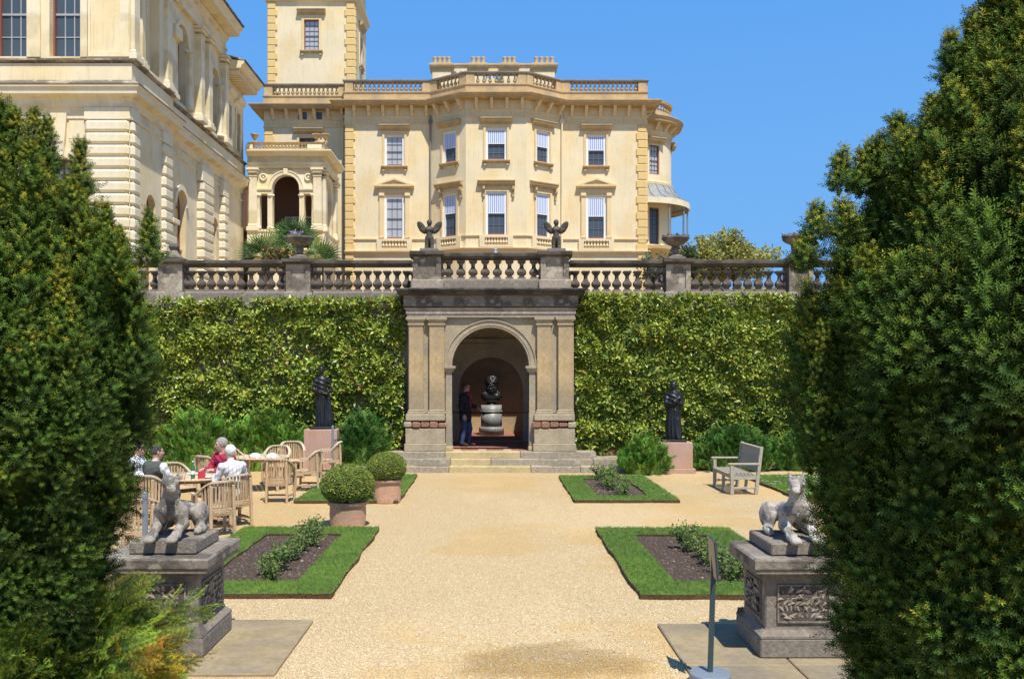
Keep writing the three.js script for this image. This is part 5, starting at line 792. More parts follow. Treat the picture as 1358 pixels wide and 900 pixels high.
// roses: low leafy bushes in a row down each bed
{
  seed(900); const lf = leafTri(0.05, 0.032, 0.25, 0.15), kinds = [];
  for (let v = 0; v < 4; v++) { const list = [], st = []; for (let k = 0; k < 11; k++) { const a = rnd() * 6.3, reach = rr(0.06, 0.27), h = rr(0.16, 0.36), end = V3(Math.cos(a) * reach, h, Math.sin(a) * reach); st.push(new THREE.TubeGeometry(new THREE.CatmullRomCurve3([V3(0, 0, 0), V3(end.x * 0.4, h * 0.6, end.z * 0.4), end]), 5, 0.004, 4)); for (let j = 0; j < 34; j++) { const f = rr(0.25, 1.05), p = V3(end.x * f, end.y * f, end.z * f).add(V3(rr(-0.06, 0.06), rr(-0.04, 0.06), rr(-0.06, 0.06))), q = rr(0.75, 1.3); list.push([placed(V3(rr(-1, 1), rr(-0.1, 0.9), rr(-1, 1)).normalize(), rnd() * 6, p, rr(0.7, 1.25)), rnd() < 0.1 ? [0.2 * q, 0.15 * q, 0.04 * q] : rnd() < 0.4 ? [0.18 * q, 0.26 * q, 0.045 * q] : [0.1 * q, 0.175 * q, 0.03 * q]]); } } kinds.push([scatter([lf], list), merge(st)]); }
  const rows = [[2.9, 11.15, 13.9, 10, 'leafy rose bush in the soil bed nearest the sign'], [-2.72, 11.2, 14.4, 11, 'leafy rose bush in the soil bed before the terracotta pot'], [2.65, 18.8, 21.9, 10, 'small rose bush in the far bed below the steps'], [-2.8, 18.7, 21.9, 6, 'rose bush in the far bed behind the pots']];
  rows.forEach(([x, d0, d1, n, label], r) => { for (let k = 0; k < n; k++) { const kk = kinds[(k + r) % 4], t = thing('rose_bush', label, 'rose bush', [x + rr(-0.1, 0.1) + (r === 1 ? 0.0 : 0), 0.02, -lerp(d0, d1, k / (n - 1)) + rr(-0.06, 0.06)], rnd() * 6.3, 'rose bushes in bed ' + ['by the sign', 'before the pot', 'below the steps', 'behind the pots'][r]); t.scale.setScalar(rr(0.75, 1.1) * (r > 1 ? 0.95 : 0.9)); part('foliage', kk[0], M.leaf, t); part('stems', kk[1], M.bark, t); } });
}
// trees and shrubs on the upper terrace
function leafyTree(name, label, x, y, d, rx, ry, n, leaf, cols, sd, trunkH) {
  seed(sd); const t = thing(name, label, name.includes('tree') ? 'tree' : 'shrub', [x, y, -d]), one = leafTri(leaf, leaf * 0.5, 0.25, 0.2), list = [], lobes = [];
  for (let k = 0; k < 16; k++) lobes.push([rr(-0.75, 0.75), rr(-0.55, 0.7), rr(-0.7, 0.7), rr(0.25, 0.5)]);
  for (let k = 0; k < n; k++) { const [a, b, c, r] = lobes[(rnd() * 16) | 0], v = V3(rr(-1, 1), rr(-1, 1), rr(-1, 1)).normalize().multiplyScalar(r * Math.pow(rnd(), 0.4)), cc = cols[(rnd() * cols.length) | 0], q = rr(0.7, 1.3); list.push([placed(V3(rr(-1, 1), rr(-0.6, 1), rr(-1, 1)).normalize(), rnd() * 6, V3((a + v.x) * rx, trunkH + ry + (b + v.y) * ry, (c + v.z) * rx * 0.8), rr(0.7, 1.3)), cc.map((z) => z * q)]); }
  const g = scatter([one], list); const cr = part('crown', g, M.leaf, t); cr.userData.kind = 'stuff';
  const br = [new THREE.CylinderGeometry(0.08, 0.16, trunkH + ry, 8).translate(0, (trunkH + ry) / 2, 0)]; for (const [a, b, c] of lobes.slice(0, 9)) br.push(tube([[0, trunkH + ry * 0.3, 0], [a * rx * 0.5, trunkH + ry * (0.8 + b * 0.4), c * rx * 0.4], [a * rx, trunkH + ry + b * ry, c * rx * 0.8]], 0.035, 8, 5)); part('trunk', merge(br), M.bark, t); return t;
}
const OLIVE = [[0.42, 0.4, 0.07], [0.3, 0.32, 0.06], [0.5, 0.45, 0.1], [0.18, 0.21, 0.045]], GREEN = [[0.07, 0.12, 0.03], [0.11, 0.16, 0.035], [0.05, 0.09, 0.025]];
leafyTree('garden_tree', 'olive yellow garden tree rising behind the balustrade urn', X(975, 44), 4.4, 44, 2.1, 1.45, 9000, 0.15, OLIVE, 71, 2.1);
leafyTree('garden_tree', 'second olive tree crown reaching behind the balcony canopy posts', X(928, 46), 4.4, 46, 1.1, 1.2, 4000, 0.15, OLIVE, 72, 2.1);
leafyTree('terrace_shrub', 'dark evergreen shrub beside the balcony canopy', X(908, 42), 4.4, 42, 0.7, 0.9, 1800, 0.14, GREEN, 73, 2.2);
leafyTree('terrace_shrub', 'low grey-green shrub peeping over the balustrade below the pavilion', X(866, 31), 4.4, 31, 0.55, 0.75, 1500, 0.09, [[0.16, 0.19, 0.1], [0.1, 0.13, 0.06]], 74, 0.75);
leafyTree('terrace_shrub', 'green shrub seen between the balusters over the arch', X(655, 34), 4.4, 34, 0.45, 0.3, 900, 0.08, GREEN, 75, 0.1);
[[120, 30, 0.9], [930, 29, 1], [1000, 30, 1.1], [1075, 31, 1.2]].forEach(([p, d, s], i) => leafyTree('terrace_shrub', ['bushy terrace plant glimpsed through balusters by the wing', 'orange-tinged bushy plant seen through balusters beside the urn pier', 'bushy plant seen through balusters under the olive tree', 'bushy plant behind the urn near the dark yew'][i], X(p, d), 4.4, d, s, 0.5, 2200, 0.09, i === 1 ? [[0.3, 0.14, 0.05], ...GREEN] : OLIVE, 80 + i, 0.05));
// fan palms in front of the loggia
{
  const fan = (n, r) => { const P = []; for (let k = 0; k < n; k++) { const a = lerp(-1.25, 1.25, k / (n - 1)), b = (x, y) => { const s = Math.sin(a), c = Math.cos(a); return [x * c + y * s, y * c - x * s, -0.25 * (x * x + y * y) / r]; }, L = r * rr(0.8, 1.05), w = r * 0.034; P.push(...b(0, 0.03), ...b(w, L * 0.45), ...b(0, L), ...b(0, 0.03), ...b(0, L), ...b(-w, L * 0.45)); } return geoOf(P); };
  seed(303); const gm = [[0.085, 0.17, 0.045], [0.15, 0.25, 0.06], [0.28, 0.33, 0.08]].map((c) => mat({ c, roughness: 0.6, side: THREE.DoubleSide })), fans = [fan(13, 0.7), fan(12, 0.62), fan(15, 0.78)], stalk = new THREE.CylinderGeometry(0.012, 0.018, 0.5, 5).translate(0, 0.25, 0);
  [['tall fan palm before the loggia columns', X(392, 36), 36, 3.2, 26], ['lower fan palm before the wing corner', X(352, 34.5), 34.5, 2.4, 20], ['small fan palm behind the flower urn', X(414, 33), 33, 2.1, 18]].forEach(([label, x, d, h, n]) => {
    const t = thing('fan_palm', label, 'palm', [x, 4.4, -d]); part('trunk', lathe([[0, 0], [0.2, 0], [0.15, 0.5], [0.17, 0.52], [0.14, 1.2], [0.16, 1.22], [0.15, h], [0, h + 0.1]], 10), M.bark, t);
    for (let k = 0; k < n; k++) { const el = Math.asin(rr(-0.1, 0.98)), a = k * 2.4, dir = V3(Math.cos(a) * Math.cos(el), Math.sin(el), Math.sin(a) * Math.cos(el)), g = grp('frond', t); g.position.set(0, h, 0); g.quaternion.setFromUnitVectors(UPV, dir); g.rotateY(rr(-0.6, 0.6) + (Math.cos(a) > 0 ? 0 : PI)); part('stalk', stalk, gm[1], g); const f = part('fan_leaf', fans[k % 3], gm[rnd() < 0.2 ? 2 : rnd() < 0.5 ? 1 : 0], g); f.position.y = 0.46; f.rotation.x = rr(-0.2, 0.35); }
  });
  leafyTree('bedding_plants', 'orange and green bedding plants under the fan palms', X(378, 32), 4.4, 32, 0.75, 0.5, 1500, 0.11, [[0.42, 0.2, 0.03], [0.35, 0.22, 0.05], ...GREEN], 90, 1.5);
}
// ---------------------------------------------------------------- furniture and garden objects
// teak tub chair: faces +z, origin on the ground under the seat
function railSweep(pts, w, h) { // bent rail with a rectangular section, vertical side h, horizontal width w
  const c = new THREE.CatmullRomCurve3(pts.map((p) => V3(...p))), n = 22, v = []; let prev;
  for (let i = 0; i <= n; i++) { const p = c.getPoint(i / n), tg = c.getTangent(i / n).setY(0).normalize(), o = V3(tg.z, 0, -tg.x), q = [[-1, -1], [1, -1], [1, 1], [-1, 1]].map(([a, b]) => p.clone().addScaledVector(o, a * w / 2).add(V3(0, b * h / 2, 0)).toArray()); if (prev) for (let k = 0; k < 4; k++) { const a = prev[k], b = prev[(k + 1) % 4], d = q[k], e = q[(k + 1) % 4]; v.push(...a, ...d, ...e, ...a, ...e, ...b); } if (i === 0 || i === n) { v.push(...q[0], ...q[1], ...q[2], ...q[0], ...q[2], ...q[3]); } prev = q; }
  return muv(geoOf(v));
}
seed(640);
const chairParts = (() => {
  const L = [], W = 0.28, DZ = 0.27, rail = (th) => { const c = Math.cos(th); return [W * 1.05 * Math.sin(th), 0.66 + 0.2 * sst(-0.1, 0.95, c), -DZ * c * 1.05 + 0.02]; }, seatArc = (th) => [W * 0.92 * Math.sin(th), 0.40, -DZ * Math.cos(th) * 0.95 + 0.02];
  const pts = []; for (let k = 0; k <= 12; k++) pts.push(rail(lerp(-1.95, 1.95, k / 12))); pts[0][2] += 0.1; pts[12][2] += 0.1;
  L.push(['back_rail', railSweep(pts, 0.062, 0.026), M.teakPale]);
  const lo = []; for (let k = 0; k <= 12; k++) lo.push(seatArc(lerp(-1.6, 1.6, k / 12))); L.push(['seat_frame', railSweep(lo, 0.03, 0.07), M.teak]);
  for (let k = 0; k < 13; k++) { const th = lerp(-1.15, 1.15, k / 12), a = seatArc(th), b = rail(th); const g = cbox(0.034, b[1] - a[1], 0.012, 0.003); const len = Math.hypot(b[0] - a[0], b[2] - a[2]); g.rotateY(-th).applyMatrix4(new THREE.Matrix4().set(1, (b[0] - a[0]) / (b[1] - a[1]), 0, 0, 0, 1, 0, 0, 0, (b[2] - a[2]) / (b[1] - a[1]), 1, 0, 0, 0, 0, 1)).translate((a[0] + b[0]) / 2, (a[1] + b[1]) / 2, (a[2] + b[2]) / 2); g.computeVertexNormals(); L.push(['back_slat', muv(g), k % 3 ? M.teak : M.teakB]); }
  for (let k = 0; k < 6; k++) { const z = -0.19 + k * 0.086; L.push(['seat_slat', cb(-0.255 + 0.02 * (5 - k) * 0.6, 0.255 - 0.02 * (5 - k) * 0.6, 0.405, 0.427, z - 0.037, z + 0.037, 0.005), k % 2 ? M.teakPale : M.teak]); }
  for (const s of [-1, 1]) { L.push(['leg', bar([s * 0.27, 0, 0.22], [s * 0.268, 0.648, 0.2], 0.048), M.teak]); L.push(['leg', bar([s * 0.2, 0, -0.26], [s * 0.185, 0.80, -0.235], 0.046), M.teak]); L.push(['side_rail', bar([s * 0.255, 0.365, 0.2], [s * 0.19, 0.365, -0.23], 0.03, 0.07), M.teakB]); L.push(['stretcher', bar([s * 0.255, 0.13, 0.2], [s * 0.195, 0.13, -0.24], 0.024, 0.04), M.teakB]); }
  L.push(['front_rail', cb(-0.25, 0.25, 0.33, 0.4, 0.19, 0.215, 0.005), M.teakB], ['cross_stretcher', cb(-0.225, 0.225, 0.115, 0.15, -0.03, 0.0, 0.005), M.teakB], ['back_apron', cb(-0.175, 0.175, 0.33, 0.4, -0.245, -0.225, 0.005), M.teakB]);
  return L;
})();
function chair(label, x, d, turn, group = 'teak tub chairs of the café') { const t = thing('teak_armchair', label, 'chair', [x, 0, -d], turn, group); for (const [n, g, m] of chairParts) part(n, g, m, t); return t; }
function roundTable(label, x, d, r) {
  const t = thing('teak_table', label, 'table', [x, 0, -d], 0.3, 'round teak tables'); const n = 11, w = 2 * r / n;
  for (let k = 0; k < n; k++) { const x0 = -r + w * k + 0.004, x1 = x0 + w - 0.008, z = (q) => Math.sqrt(Math.max(0, r * r - q * q)) * 0.985, p = []; for (let i = 0; i <= 4; i++) { const q = lerp(x0, x1, i / 4); p.push([q, z(q)]); } for (let i = 4; i >= 0; i--) { const q = lerp(x0, x1, i / 4); p.push([q, -z(q)]); } part('plank', muv(new THREE.ExtrudeGeometry(new THREE.Shape(p.map((a) => new THREE.Vector2(...a))), { depth: 0.024, bevelEnabled: false }).rotateX(-PI / 2).translate(0, 0.708, 0)), k % 3 ? M.teakPale : M.teak, t); }
  part('rim', muv(new THREE.TorusGeometry(r, 0.016, 6, 40).rotateX(PI / 2).translate(0, 0.717, 0)), M.teak, t);
  for (const s of [-1, 1]) { part('apron', cb(-r * 0.6, r * 0.6, 0.63, 0.706, s * r * 0.45 - 0.013, s * r * 0.45 + 0.013, 0.004), M.teakB, t); part('apron', cb(s * r * 0.45 - 0.013, s * r * 0.45 + 0.013, 0.632, 0.704, -r * 0.44, r * 0.44, 0.004), M.teakB, t); for (const q of [-1, 1]) part('leg', bar([s * r * 0.52, 0, q * r * 0.52], [s * r * 0.46, 0.706, q * r * 0.46], 0.06), M.teak, t); }
  return t;
}
const T1 = [-5.2, 16.3], T2 = [-4.98, 20.15];
roundTable('round teak table with the green bottle where the diners sit', T1[0], T1[1], 0.62);
roundTable('round teak table with white napkins and only empty chairs around', T2[0], T2[1], 0.6);
const faceTo = (x, d, [tx, td]) => Math.atan2(tx - x, -(td) + d) ;
const SEATS = { vest: [-5.6, 15.45], white: [-4.32, 15.5], red: [-4.95, 17.2], sleeve: [-6.22, 16.35] };
chair('teak tub chair holding the man in the dark waistcoat', ...SEATS.vest, faceTo(...SEATS.vest, T1));
chair('teak tub chair holding the white-haired person in pale shirt', ...SEATS.white, faceTo(...SEATS.white, T1));
chair('teak tub chair holding the person in red jacket', ...SEATS.red, faceTo(...SEATS.red, T1));
chair('teak tub chair holding the dark-haired person in white sleeves', ...SEATS.sleeve, faceTo(...SEATS.sleeve, T1));
chair('empty teak tub chair standing alone nearest the crouching hound with the tilted head', -4.72, 12.6, PI + 0.1);
chair('empty teak tub chair pulled back beside the white-haired diner', -4.33, 14.55, PI + 0.75);
chair('empty teak chair on the juniper side of the diners table', -5.85, 17.25, faceTo(-5.85, 17.25, T1) + 0.3);
chair('empty teak chair at the napkin table, turned side-on next to the gravel path', -4.2, 18.35, faceTo(-4.2, 18.35, T2) - 0.35);
chair('empty teak chair at the napkin table, standing beside the grass bed', -3.98, 20.15, faceTo(-3.98, 20.15, T2));
chair('empty teak chair at the napkin table, seen through the diners', -5.75, 19.0, faceTo(-5.75, 19.0, T2));
chair('empty teak chair facing out from the juniper beyond the napkin table', -4.92, 21.3, faceTo(-4.92, 21.3, T2));
chair('empty teak chair angled against the juniper, its slats shaded', -5.85, 21.1, faceTo(-5.85, 21.1, T2) + 0.4);
chair('teak chair pushed back to the wall behind the napkin table', -4.85, 22.6, 0.25);
chair('lone teak chair beside the pink statue pedestal', X(438, 22.7), 22.7, -PI / 2 + 0.15);
// things on the tables
{
  const glassG = new THREE.MeshPhysicalMaterial({ color: new THREE.Color().setRGB(0.04, 0.3, 0.1), roughness: 0.08, transmission: 0.6, thickness: 0.03 });
  const b = thing('glass_bottle', 'green glass water bottle with pale label on the diners table', 'bottle', [-5.13, 0.735, -15.95]);
  part('body', lathe([[0, 0], [0.036, 0], [0.037, 0.01], [0.037, 0.15], [0.03, 0.19], [0.015, 0.225], [0.014, 0.27], [0.016, 0.272], [0.016, 0.28], [0, 0.28]], 16), glassG, b); part('label', new THREE.CylinderGeometry(0.0378, 0.0378, 0.06, 16, 1, true).translate(0, 0.1, 0), M.white, b); part('cap', new THREE.CylinderGeometry(0.016, 0.016, 0.022, 10).translate(0, 0.288, 0), M.white, b);
  const clear = new THREE.MeshPhysicalMaterial({ color: 0xffffff, roughness: 0.03, transmission: 1, thickness: 0 });
  [[-5.33, 15.98, 'drinking glass beside the green bottle'], [-5.0, 16.2, 'drinking glass before the person in red'], [-5.45, 16.3, 'drinking glass before the dark-haired diner']].forEach(([x, d, l]) => { const g = thing('drinking_glass', l, 'glass', [x, 0.735, -d], 0, 'glasses on the diners table'); part('bowl', lathe([[0, 0.004], [0.03, 0.004], [0.036, 0.13], [0.033, 0.13], [0.028, 0.012], [0, 0.012]], 14), clear, g); part('base', lathe([[0, 0], [0.031, 0], [0.031, 0.004], [0, 0.0039]], 14), clear, g); });
  const cup = thing('red_box', 'red folded menu card beside the green bottle', 'card', [-4.98, 0.735, -15.95], 0.4); const rm = mat({ c: [0.5, 0.03, 0.05], roughness: 0.7 }); part('front', cb(-0.06, 0.06, 0, 0.11, 0.018, 0.022, 0.001), rm, cup); part('back', cb(-0.06, 0.06, 0, 0.11, -0.022, -0.018, 0.001), rm, cup); part('spine', cb(-0.06, 0.06, 0.108, 0.112, -0.022, 0.022, 0.001), rm, cup);
  [[-5.3, 16.55, 'white plate before the person in red', 'diners'], [-4.85, 16.05, 'white plate before the white-haired diner', 'diners'], [-5.6, 16.1, 'white plate before the man in waistcoat', 'diners']].forEach(([x, d, l]) => { const p = thing('plate', l, 'plate', [x, 0.734, -d], 0, 'plates on the diners table'); part('rim', lathe([[0, 0.006], [0.075, 0.006], [0.12, 0.018], [0.121, 0.021], [0.075, 0.011], [0, 0.011]], 24), M.white, p); part('foot', lathe([[0.05, 0], [0.055, 0.0], [0.055, 0.007], [0.05, 0.007]], 16), M.white, p); });
  seed(71); [[-5.1, 20.0, 'crumpled white napkin heap on the empty table'], [-4.72, 19.95, 'second white napkin heap on the empty table near a chair']].forEach(([x, d, l], k) => { const g = new THREE.SphereGeometry(0.13, 20, 14, 0, 2 * PI, 0, PI / 2), p = g.attributes.position; for (let i = 0; i < p.count; i++) { const s = 0.7 + 0.75 * (fbm(p.getX(i) * 14 + k, p.getZ(i) * 14 + p.getY(i) * 9, 3) - 0.3); p.setXYZ(i, p.getX(i) * s, p.getY(i) * s * 0.8, p.getZ(i) * s); } g.computeVertexNormals(); const m = part('napkin', g, M.white, scene); m.position.set(x, 0.734, -d); tag(m, l, 'napkin', 'napkins on the empty table'); });
}
// weathered bench facing the path
{
  const t = thing('garden_bench', 'weathered silver-grey wooden bench with slatted seat facing the path', 'bench', [5.3, 0, -20.12], -PI / 2), W = 0.74, m = M.silverWood;
  for (const s of [-1, 1]) { part('leg', bar([s * W, 0, 0.26], [s * W, 0.62, 0.26], 0.07), m, t); part('back_post', bar([s * W, 0, -0.24], [s * W, 1.0, -0.36], 0.07), m, t); part('armrest', cb(s * W - 0.045, s * W + 0.045, 0.62, 0.66, -0.31, 0.34, 0.012), m, t); part('side_rail', bar([s * W, 0.36, 0.26], [s * W, 0.36, -0.26], 0.04, 0.09), m, t); part('stretcher', bar([s * W, 0.14, 0.26], [s * W, 0.14, -0.25], 0.035, 0.05), m, t); }
  part('leg', bar([0, 0, 0.25], [0, 0.36, 0.25], 0.06), m, t); part('leg', bar([0, 0, -0.23], [0, 0.38, -0.26], 0.06), m, t);
  for (let k = 0; k < 7; k++) part('seat_slat', cb(-W - 0.03, W + 0.03, 0.405, 0.428, -0.23 + k * 0.08, -0.23 + k * 0.08 + 0.058, 0.006), m, t);
  part('front_rail', cb(-W, W, 0.33, 0.4, 0.24, 0.275, 0.008), m, t); part('back_rail', bar([-W, 0.97, -0.355], [W, 0.97, -0.355], 0.035, 0.08), m, t); part('lower_rail', bar([-W, 0.5, -0.3], [W, 0.5, -0.3], 0.035, 0.06), m, t);
  for (let k = 0; k < 15; k++) { const x = lerp(-W + 0.08, W - 0.08, k / 14); part('back_slat', bar([x, 0.5, -0.302], [x, 0.95, -0.352], 0.075, 0.014), m, t); }
}
// sign on a post with a round base
{
  const d = 7.62, t = thing('sign_post', 'dark green sign post with edge-on board and round base', 'sign', [X(942, d), 0.03, -d]);
  part('base', lathe([[0, 0], [0.165, 0], [0.17, 0.01], [0.17, 0.05], [0.16, 0.062], [0, 0.064]], 36), M.steel, t);
  part('post', bar([0, 0.06, 0], [0.035, 1.13, 0], 0.042, 0.025), M.signGreen, t);
  const g = grp('board', t); g.position.set(0.02, 0.98, 0.03); g.rotation.set(0.08, -1.64, 0, 'YXZ'); part('panel', cb(-0.16, 0.16, -0.14, 0.19, -0.006, 0.006, 0.003), M.signGreen, g); part('face', cb(-0.15, 0.15, -0.13, 0.18, 0.0065, 0.0095, 0.001), mat({ c: [0.36, 0.27, 0.19], roughness: 0.5 }), g); part('bracket', cb(-0.03, 0.03, -0.1, 0.16, -0.035, -0.0065, 0.004), M.signGreen, g);
}
for (const [px, d, h, l] of [[192, 9.75, 1.28, 'grey metal tube standing behind the hound beside the yew'], [441, 22.9, 1.22, 'grey metal tube before the pink pedestal of the draped statue']]) { const t = thing('metal_post', l, 'post', [X(px, d), 0, -d]); part('tube', new THREE.CylinderGeometry(0.028, 0.032, h, 16).translate(0, h / 2, 0), M.steel, t); part('cap', new THREE.SphereGeometry(0.028, 12, 6, 0, 2 * PI, 0, PI / 2).translate(0, h, 0), M.steel, t); part('foot', lathe([[0, 0], [0.14, 0], [0.14, 0.02], [0.05, 0.035], [0.04, 0.08], [0, 0.08]], 20), M.steel, t); }
// stone urns on the balustrade piers
function tazza(label, px, h, r, filled) {
  const d = -BAL_Z, t = thing('stone_urn', label, 'urn', [X(px, d), 4.46 + 1.14 + 0.03, BAL_Z - 0.0], 0, 'stone urns on balustrade piers');
  part('foot', merge([cb(-0.24, 0.24, 0, 0.06, -0.24, 0.24, 0.015), lathe([[0, 0.06], [0.22, 0.06], [0.2, 0.1], [0.13, 0.14], [0.09, 0.18], [0, 0.18]], 20)]), M.stone, t);
  part('stem', lathe([[0, 0.17], [0.085, 0.17], [0.08, 0.22], [0.1, h - 0.26], [0.12, h - 0.24], [0, h - 0.2]], 20), M.stone, t);
  part('bowl', lathe([[0, h - 0.24], [0.12, h - 0.24], [0.24, h - 0.19], [0.33, h - 0.11], [r - 0.03, h - 0.07], [r, h - 0.05], [r, h], [r - 0.05, h], [r - 0.08, h - 0.04], [0, h - 0.05]], 30), M.stone, t);
  if (filled) { seed(px); const list = [], lf = leafTri(0.07, 0.02, 0.2, 0.2), fl = leafTri(0.03, 0.03, 0.3, 0); for (let k = 0; k < 240; k++) { const a = rnd() * 6.3, q = r * 0.85 * Math.sqrt(rnd()); list.push([placed(V3(Math.cos(a) * 0.6 + rr(-0.4, 0.4), 1, Math.sin(a) * 0.6 + rr(-0.4, 0.4)).normalize(), rnd() * 6, V3(Math.cos(a) * q, h - 0.05, Math.sin(a) * q), rr(0.8, 2.2)), filled === 2 ? [0.2, 0.16, 0.07].map((v) => v * rr(0.6, 1.3)) : [0.14 * rr(0.7, 1.3), 0.17, 0.05], 0]); } if (filled === 1) for (let k = 0; k < 130; k++) { const a = rnd() * 6.3, q = r * 0.5 * Math.sqrt(rnd()); list.push([placed(V3(rr(-1, 1), 1, rr(-1, 1)).normalize(), rnd() * 6, V3(Math.cos(a) * q - 0.1, h + rr(0.0, 0.17), Math.sin(a) * q), rr(0.8, 1.4)), [0.42, 0.33, 0.6].map((v) => v * rr(0.8, 1.2)), 1]); } const p = thing('urn_planting', filled === 1 ? 'mauve flowers filling the urn before the fan palms' : px < 1000 ? 'dry brown grasses in the urn beside the canopied bow' : 'dry brown grasses in the urn next to the dark yew', 'flowers', [t.position.x, t.position.y, t.position.z]); const m = part('plants', scatter([lf, fl], list), M.leaf, p); m.userData.kind = 'stuff'; }
}
tazza('wide stone urn with mauve flowers on a balustrade pier', 397.5, 0.62, 0.39, 1); tazza('wide stone urn with dry grasses below the canopied bow', 896, 0.62, 0.38, 2); tazza('wide stone urn with dry grasses almost touching the yew', 1054, 0.66, 0.34, 2);
{ const t = thing('ball_finial', 'stone ball finial on the pier before the house wing', 'finial', [X(230, -BAL_Z), 4.46 + 1.17, BAL_Z]); part('foot', lathe([[0, 0], [0.26, 0], [0.24, 0.08], [0.12, 0.2], [0.1, 0.25], [0, 0.25]], 20), M.stone, t); part('ball', lathe([[0, 0.24], [0.08, 0.25], [0.13, 0.32], [0.14, 0.37], [0.09, 0.44], [0.03, 0.5], [0, 0.51]], 20), M.stone, t); }
// small urns on the loggia balcony
for (const [px, l] of [[337, 'small stone urn on the loggia balcony beside the wing'], [419, 'first small urn of the pair on the loggia corner'], [431, 'second small urn at the very corner of the loggia']]) { const t = thing('balcony_urn', l, 'urn', [X(px, 46), Y(188.5, 46), -46 - 0.08], 0, 'urns on the loggia balcony'); part('bowl', lathe([[0, 0.14], [0.06, 0.15], [0.13, 0.22], [0.16, 0.33], [0.15, 0.35], [0.22, 0.38], [0.22, 0.41], [0, 0.41]], 18), M.cornice, t); part('foot', lathe([[0, 0], [0.13, 0], [0.13, 0.04], [0.05, 0.08], [0.045, 0.14], [0, 0.14]], 16), M.cornice, t); }
// hound pedestals
function houndPedestal(label, x0, x1, d0, d1, panel) {
  const cx = (x0 + x1) / 2, w = x1 - x0, dp = d1 - d0, t = thing('stone_pedestal', label, 'pedestal', [cx, 0.03, -(d0 + d1) / 2]), hw = w / 2, hd = dp / 2;
  const sq = (o) => [[-hw + o, -hd + o], [-hw + o, hd - o], [hw - o, hd - o], [hw - o, -hd + o], [-hw + o, -hd + o]];
  part('base', merge([cb(-hw, hw, 0, 0.17, -hd, hd, 0.012), sweep([[0, 0.17], [0, 0.19], [-0.05, 0.24], [-0.055, 0.26]], sq(0.002), false)]), M.stone, t);
  const i = 0.06, pw = hw - i, pd = hd - i;
  part('dado', cb(-pw, pw, 0.2, 0.745, -pd, pd, 0.012), M.stone, t);
  for (const [ry, half, off] of [[0, pw, pd], [PI / 2, pd, pw], [-PI / 2, pd, pw]]) { // carved foliage panels
    const g = grp('carved_panel', t); g.rotation.y = ry; g.position.set(Math.sin(ry) * off, 0.47, Math.cos(ry) * off); const a = half - 0.12, b = 0.155;
    part('ground', cb(-a, a, -b, b, -0.02, 0.008, 0.004), M.stoneBlack, g); part('border', slab(rect(-a - 0.015, a + 0.015, -b - 0.015, b + 0.015), [rect(-a, a, -b, b)], 0.02).translate(0, 0, 0.016), M.stone, g);
    const lv = []; seed(Math.round(cx * 100) + Math.round(ry * 10)); const leafS = leafTri(0.075, 0.036, -0.6, -0.1); for (let r = 0; r < 5; r++) for (let c = 0; c < 11; c++) { const m = new THREE.Matrix4().compose(V3(lerp(-a + 0.04, a - 0.05, c / 10), lerp(-b + 0.03, b - 0.06, r / 4), 0.012), new THREE.Quaternion().setFromEuler(new THREE.Euler(rr(0.1, 0.3), rr(-0.4, 0.4), rr(-1.6, 1.6))), V3(1, 1, 1)); lv.push([m, [1, 1, 1]]); } const lg = scatter([leafS], lv); lg.deleteAttribute('color'); part('carving', muv(lg), M.stonePale, g);
  }
  part('cap', sweep([[-0.06, 0.745], [0.0, 0.75], [0.02, 0.77], [0.06, 0.79], [0.065, 0.8], [0.065, 0.87], [0.05, 0.885]], sq(0), false), M.stone, t);
  part('cap_top', cb(-hw - 0.05, hw + 0.05, 0.75, 0.886, -hd - 0.05, hd + 0.05, 0.006), M.stone, t);
  return t;
}
houndPedestal('weathered carved stone pedestal rising out of the golden shrub', -3.42, -2.55, 8.2, 9.13); houndPedestal('weathered carved stone pedestal half hidden by the huge yew', 2.38, 3.18, 8.18, 9.0);
// plinth slabs for the hounds belong to the sculptures (80)
// ---------------------------------------------------------------- figures: distance fields meshed with surface nets
const smin = (a, b, k) => { const h = Math.max(k - Math.abs(a - b), 0) / k; return Math.min(a, b) - h * h * k * 0.25; };
const cap = (a, b, ra, rb = ra) => { const bx = b[0] - a[0], by = b[1] - a[1], bz = b[2] - a[2], L = bx * bx + by * by + bz * bz || 1e-9; return (x, y, z) => { const px = x - a[0], py = y - a[1], pz = z - a[2], t = cl((px * bx + py * by + pz * bz) / L), dx = px - bx * t, dy = py - by * t, dz = pz - bz * t; return Math.sqrt(dx * dx + dy * dy + dz * dz) - (ra + (rb - ra) * t); }; };
const ell = (c, r, e) => { const [r0, r1, r2] = r; const m = e ? new THREE.Matrix3().setFromMatrix4(new THREE.Matrix4().makeRotationFromEuler(new THREE.Euler(...e)).transpose()).elements : null; return (x, y, z) => { let a = x - c[0], b = y - c[1], d = z - c[2]; if (m) { const A = m[0] * a + m[3] * b + m[6] * d, B = m[1] * a + m[4] * b + m[7] * d, D = m[2] * a + m[5] * b + m[8] * d; a = A; b = B; d = D; } const p = a / r0, q = b / r1, s = d / r2, k0 = Math.sqrt(p * p + q * q + s * s), P = p / r0, Q = q / r1, S = s / r2, k1 = Math.sqrt(P * P + Q * Q + S * S); return k1 < 1e-9 ? -Math.min(...r) : k0 * (k0 - 1) / k1; }; };
const union = (list, k) => (x, y, z) => { let d = 1e9; for (let i = 0; i < list.length; i++) d = smin(d, list[i](x, y, z), k); return d; };
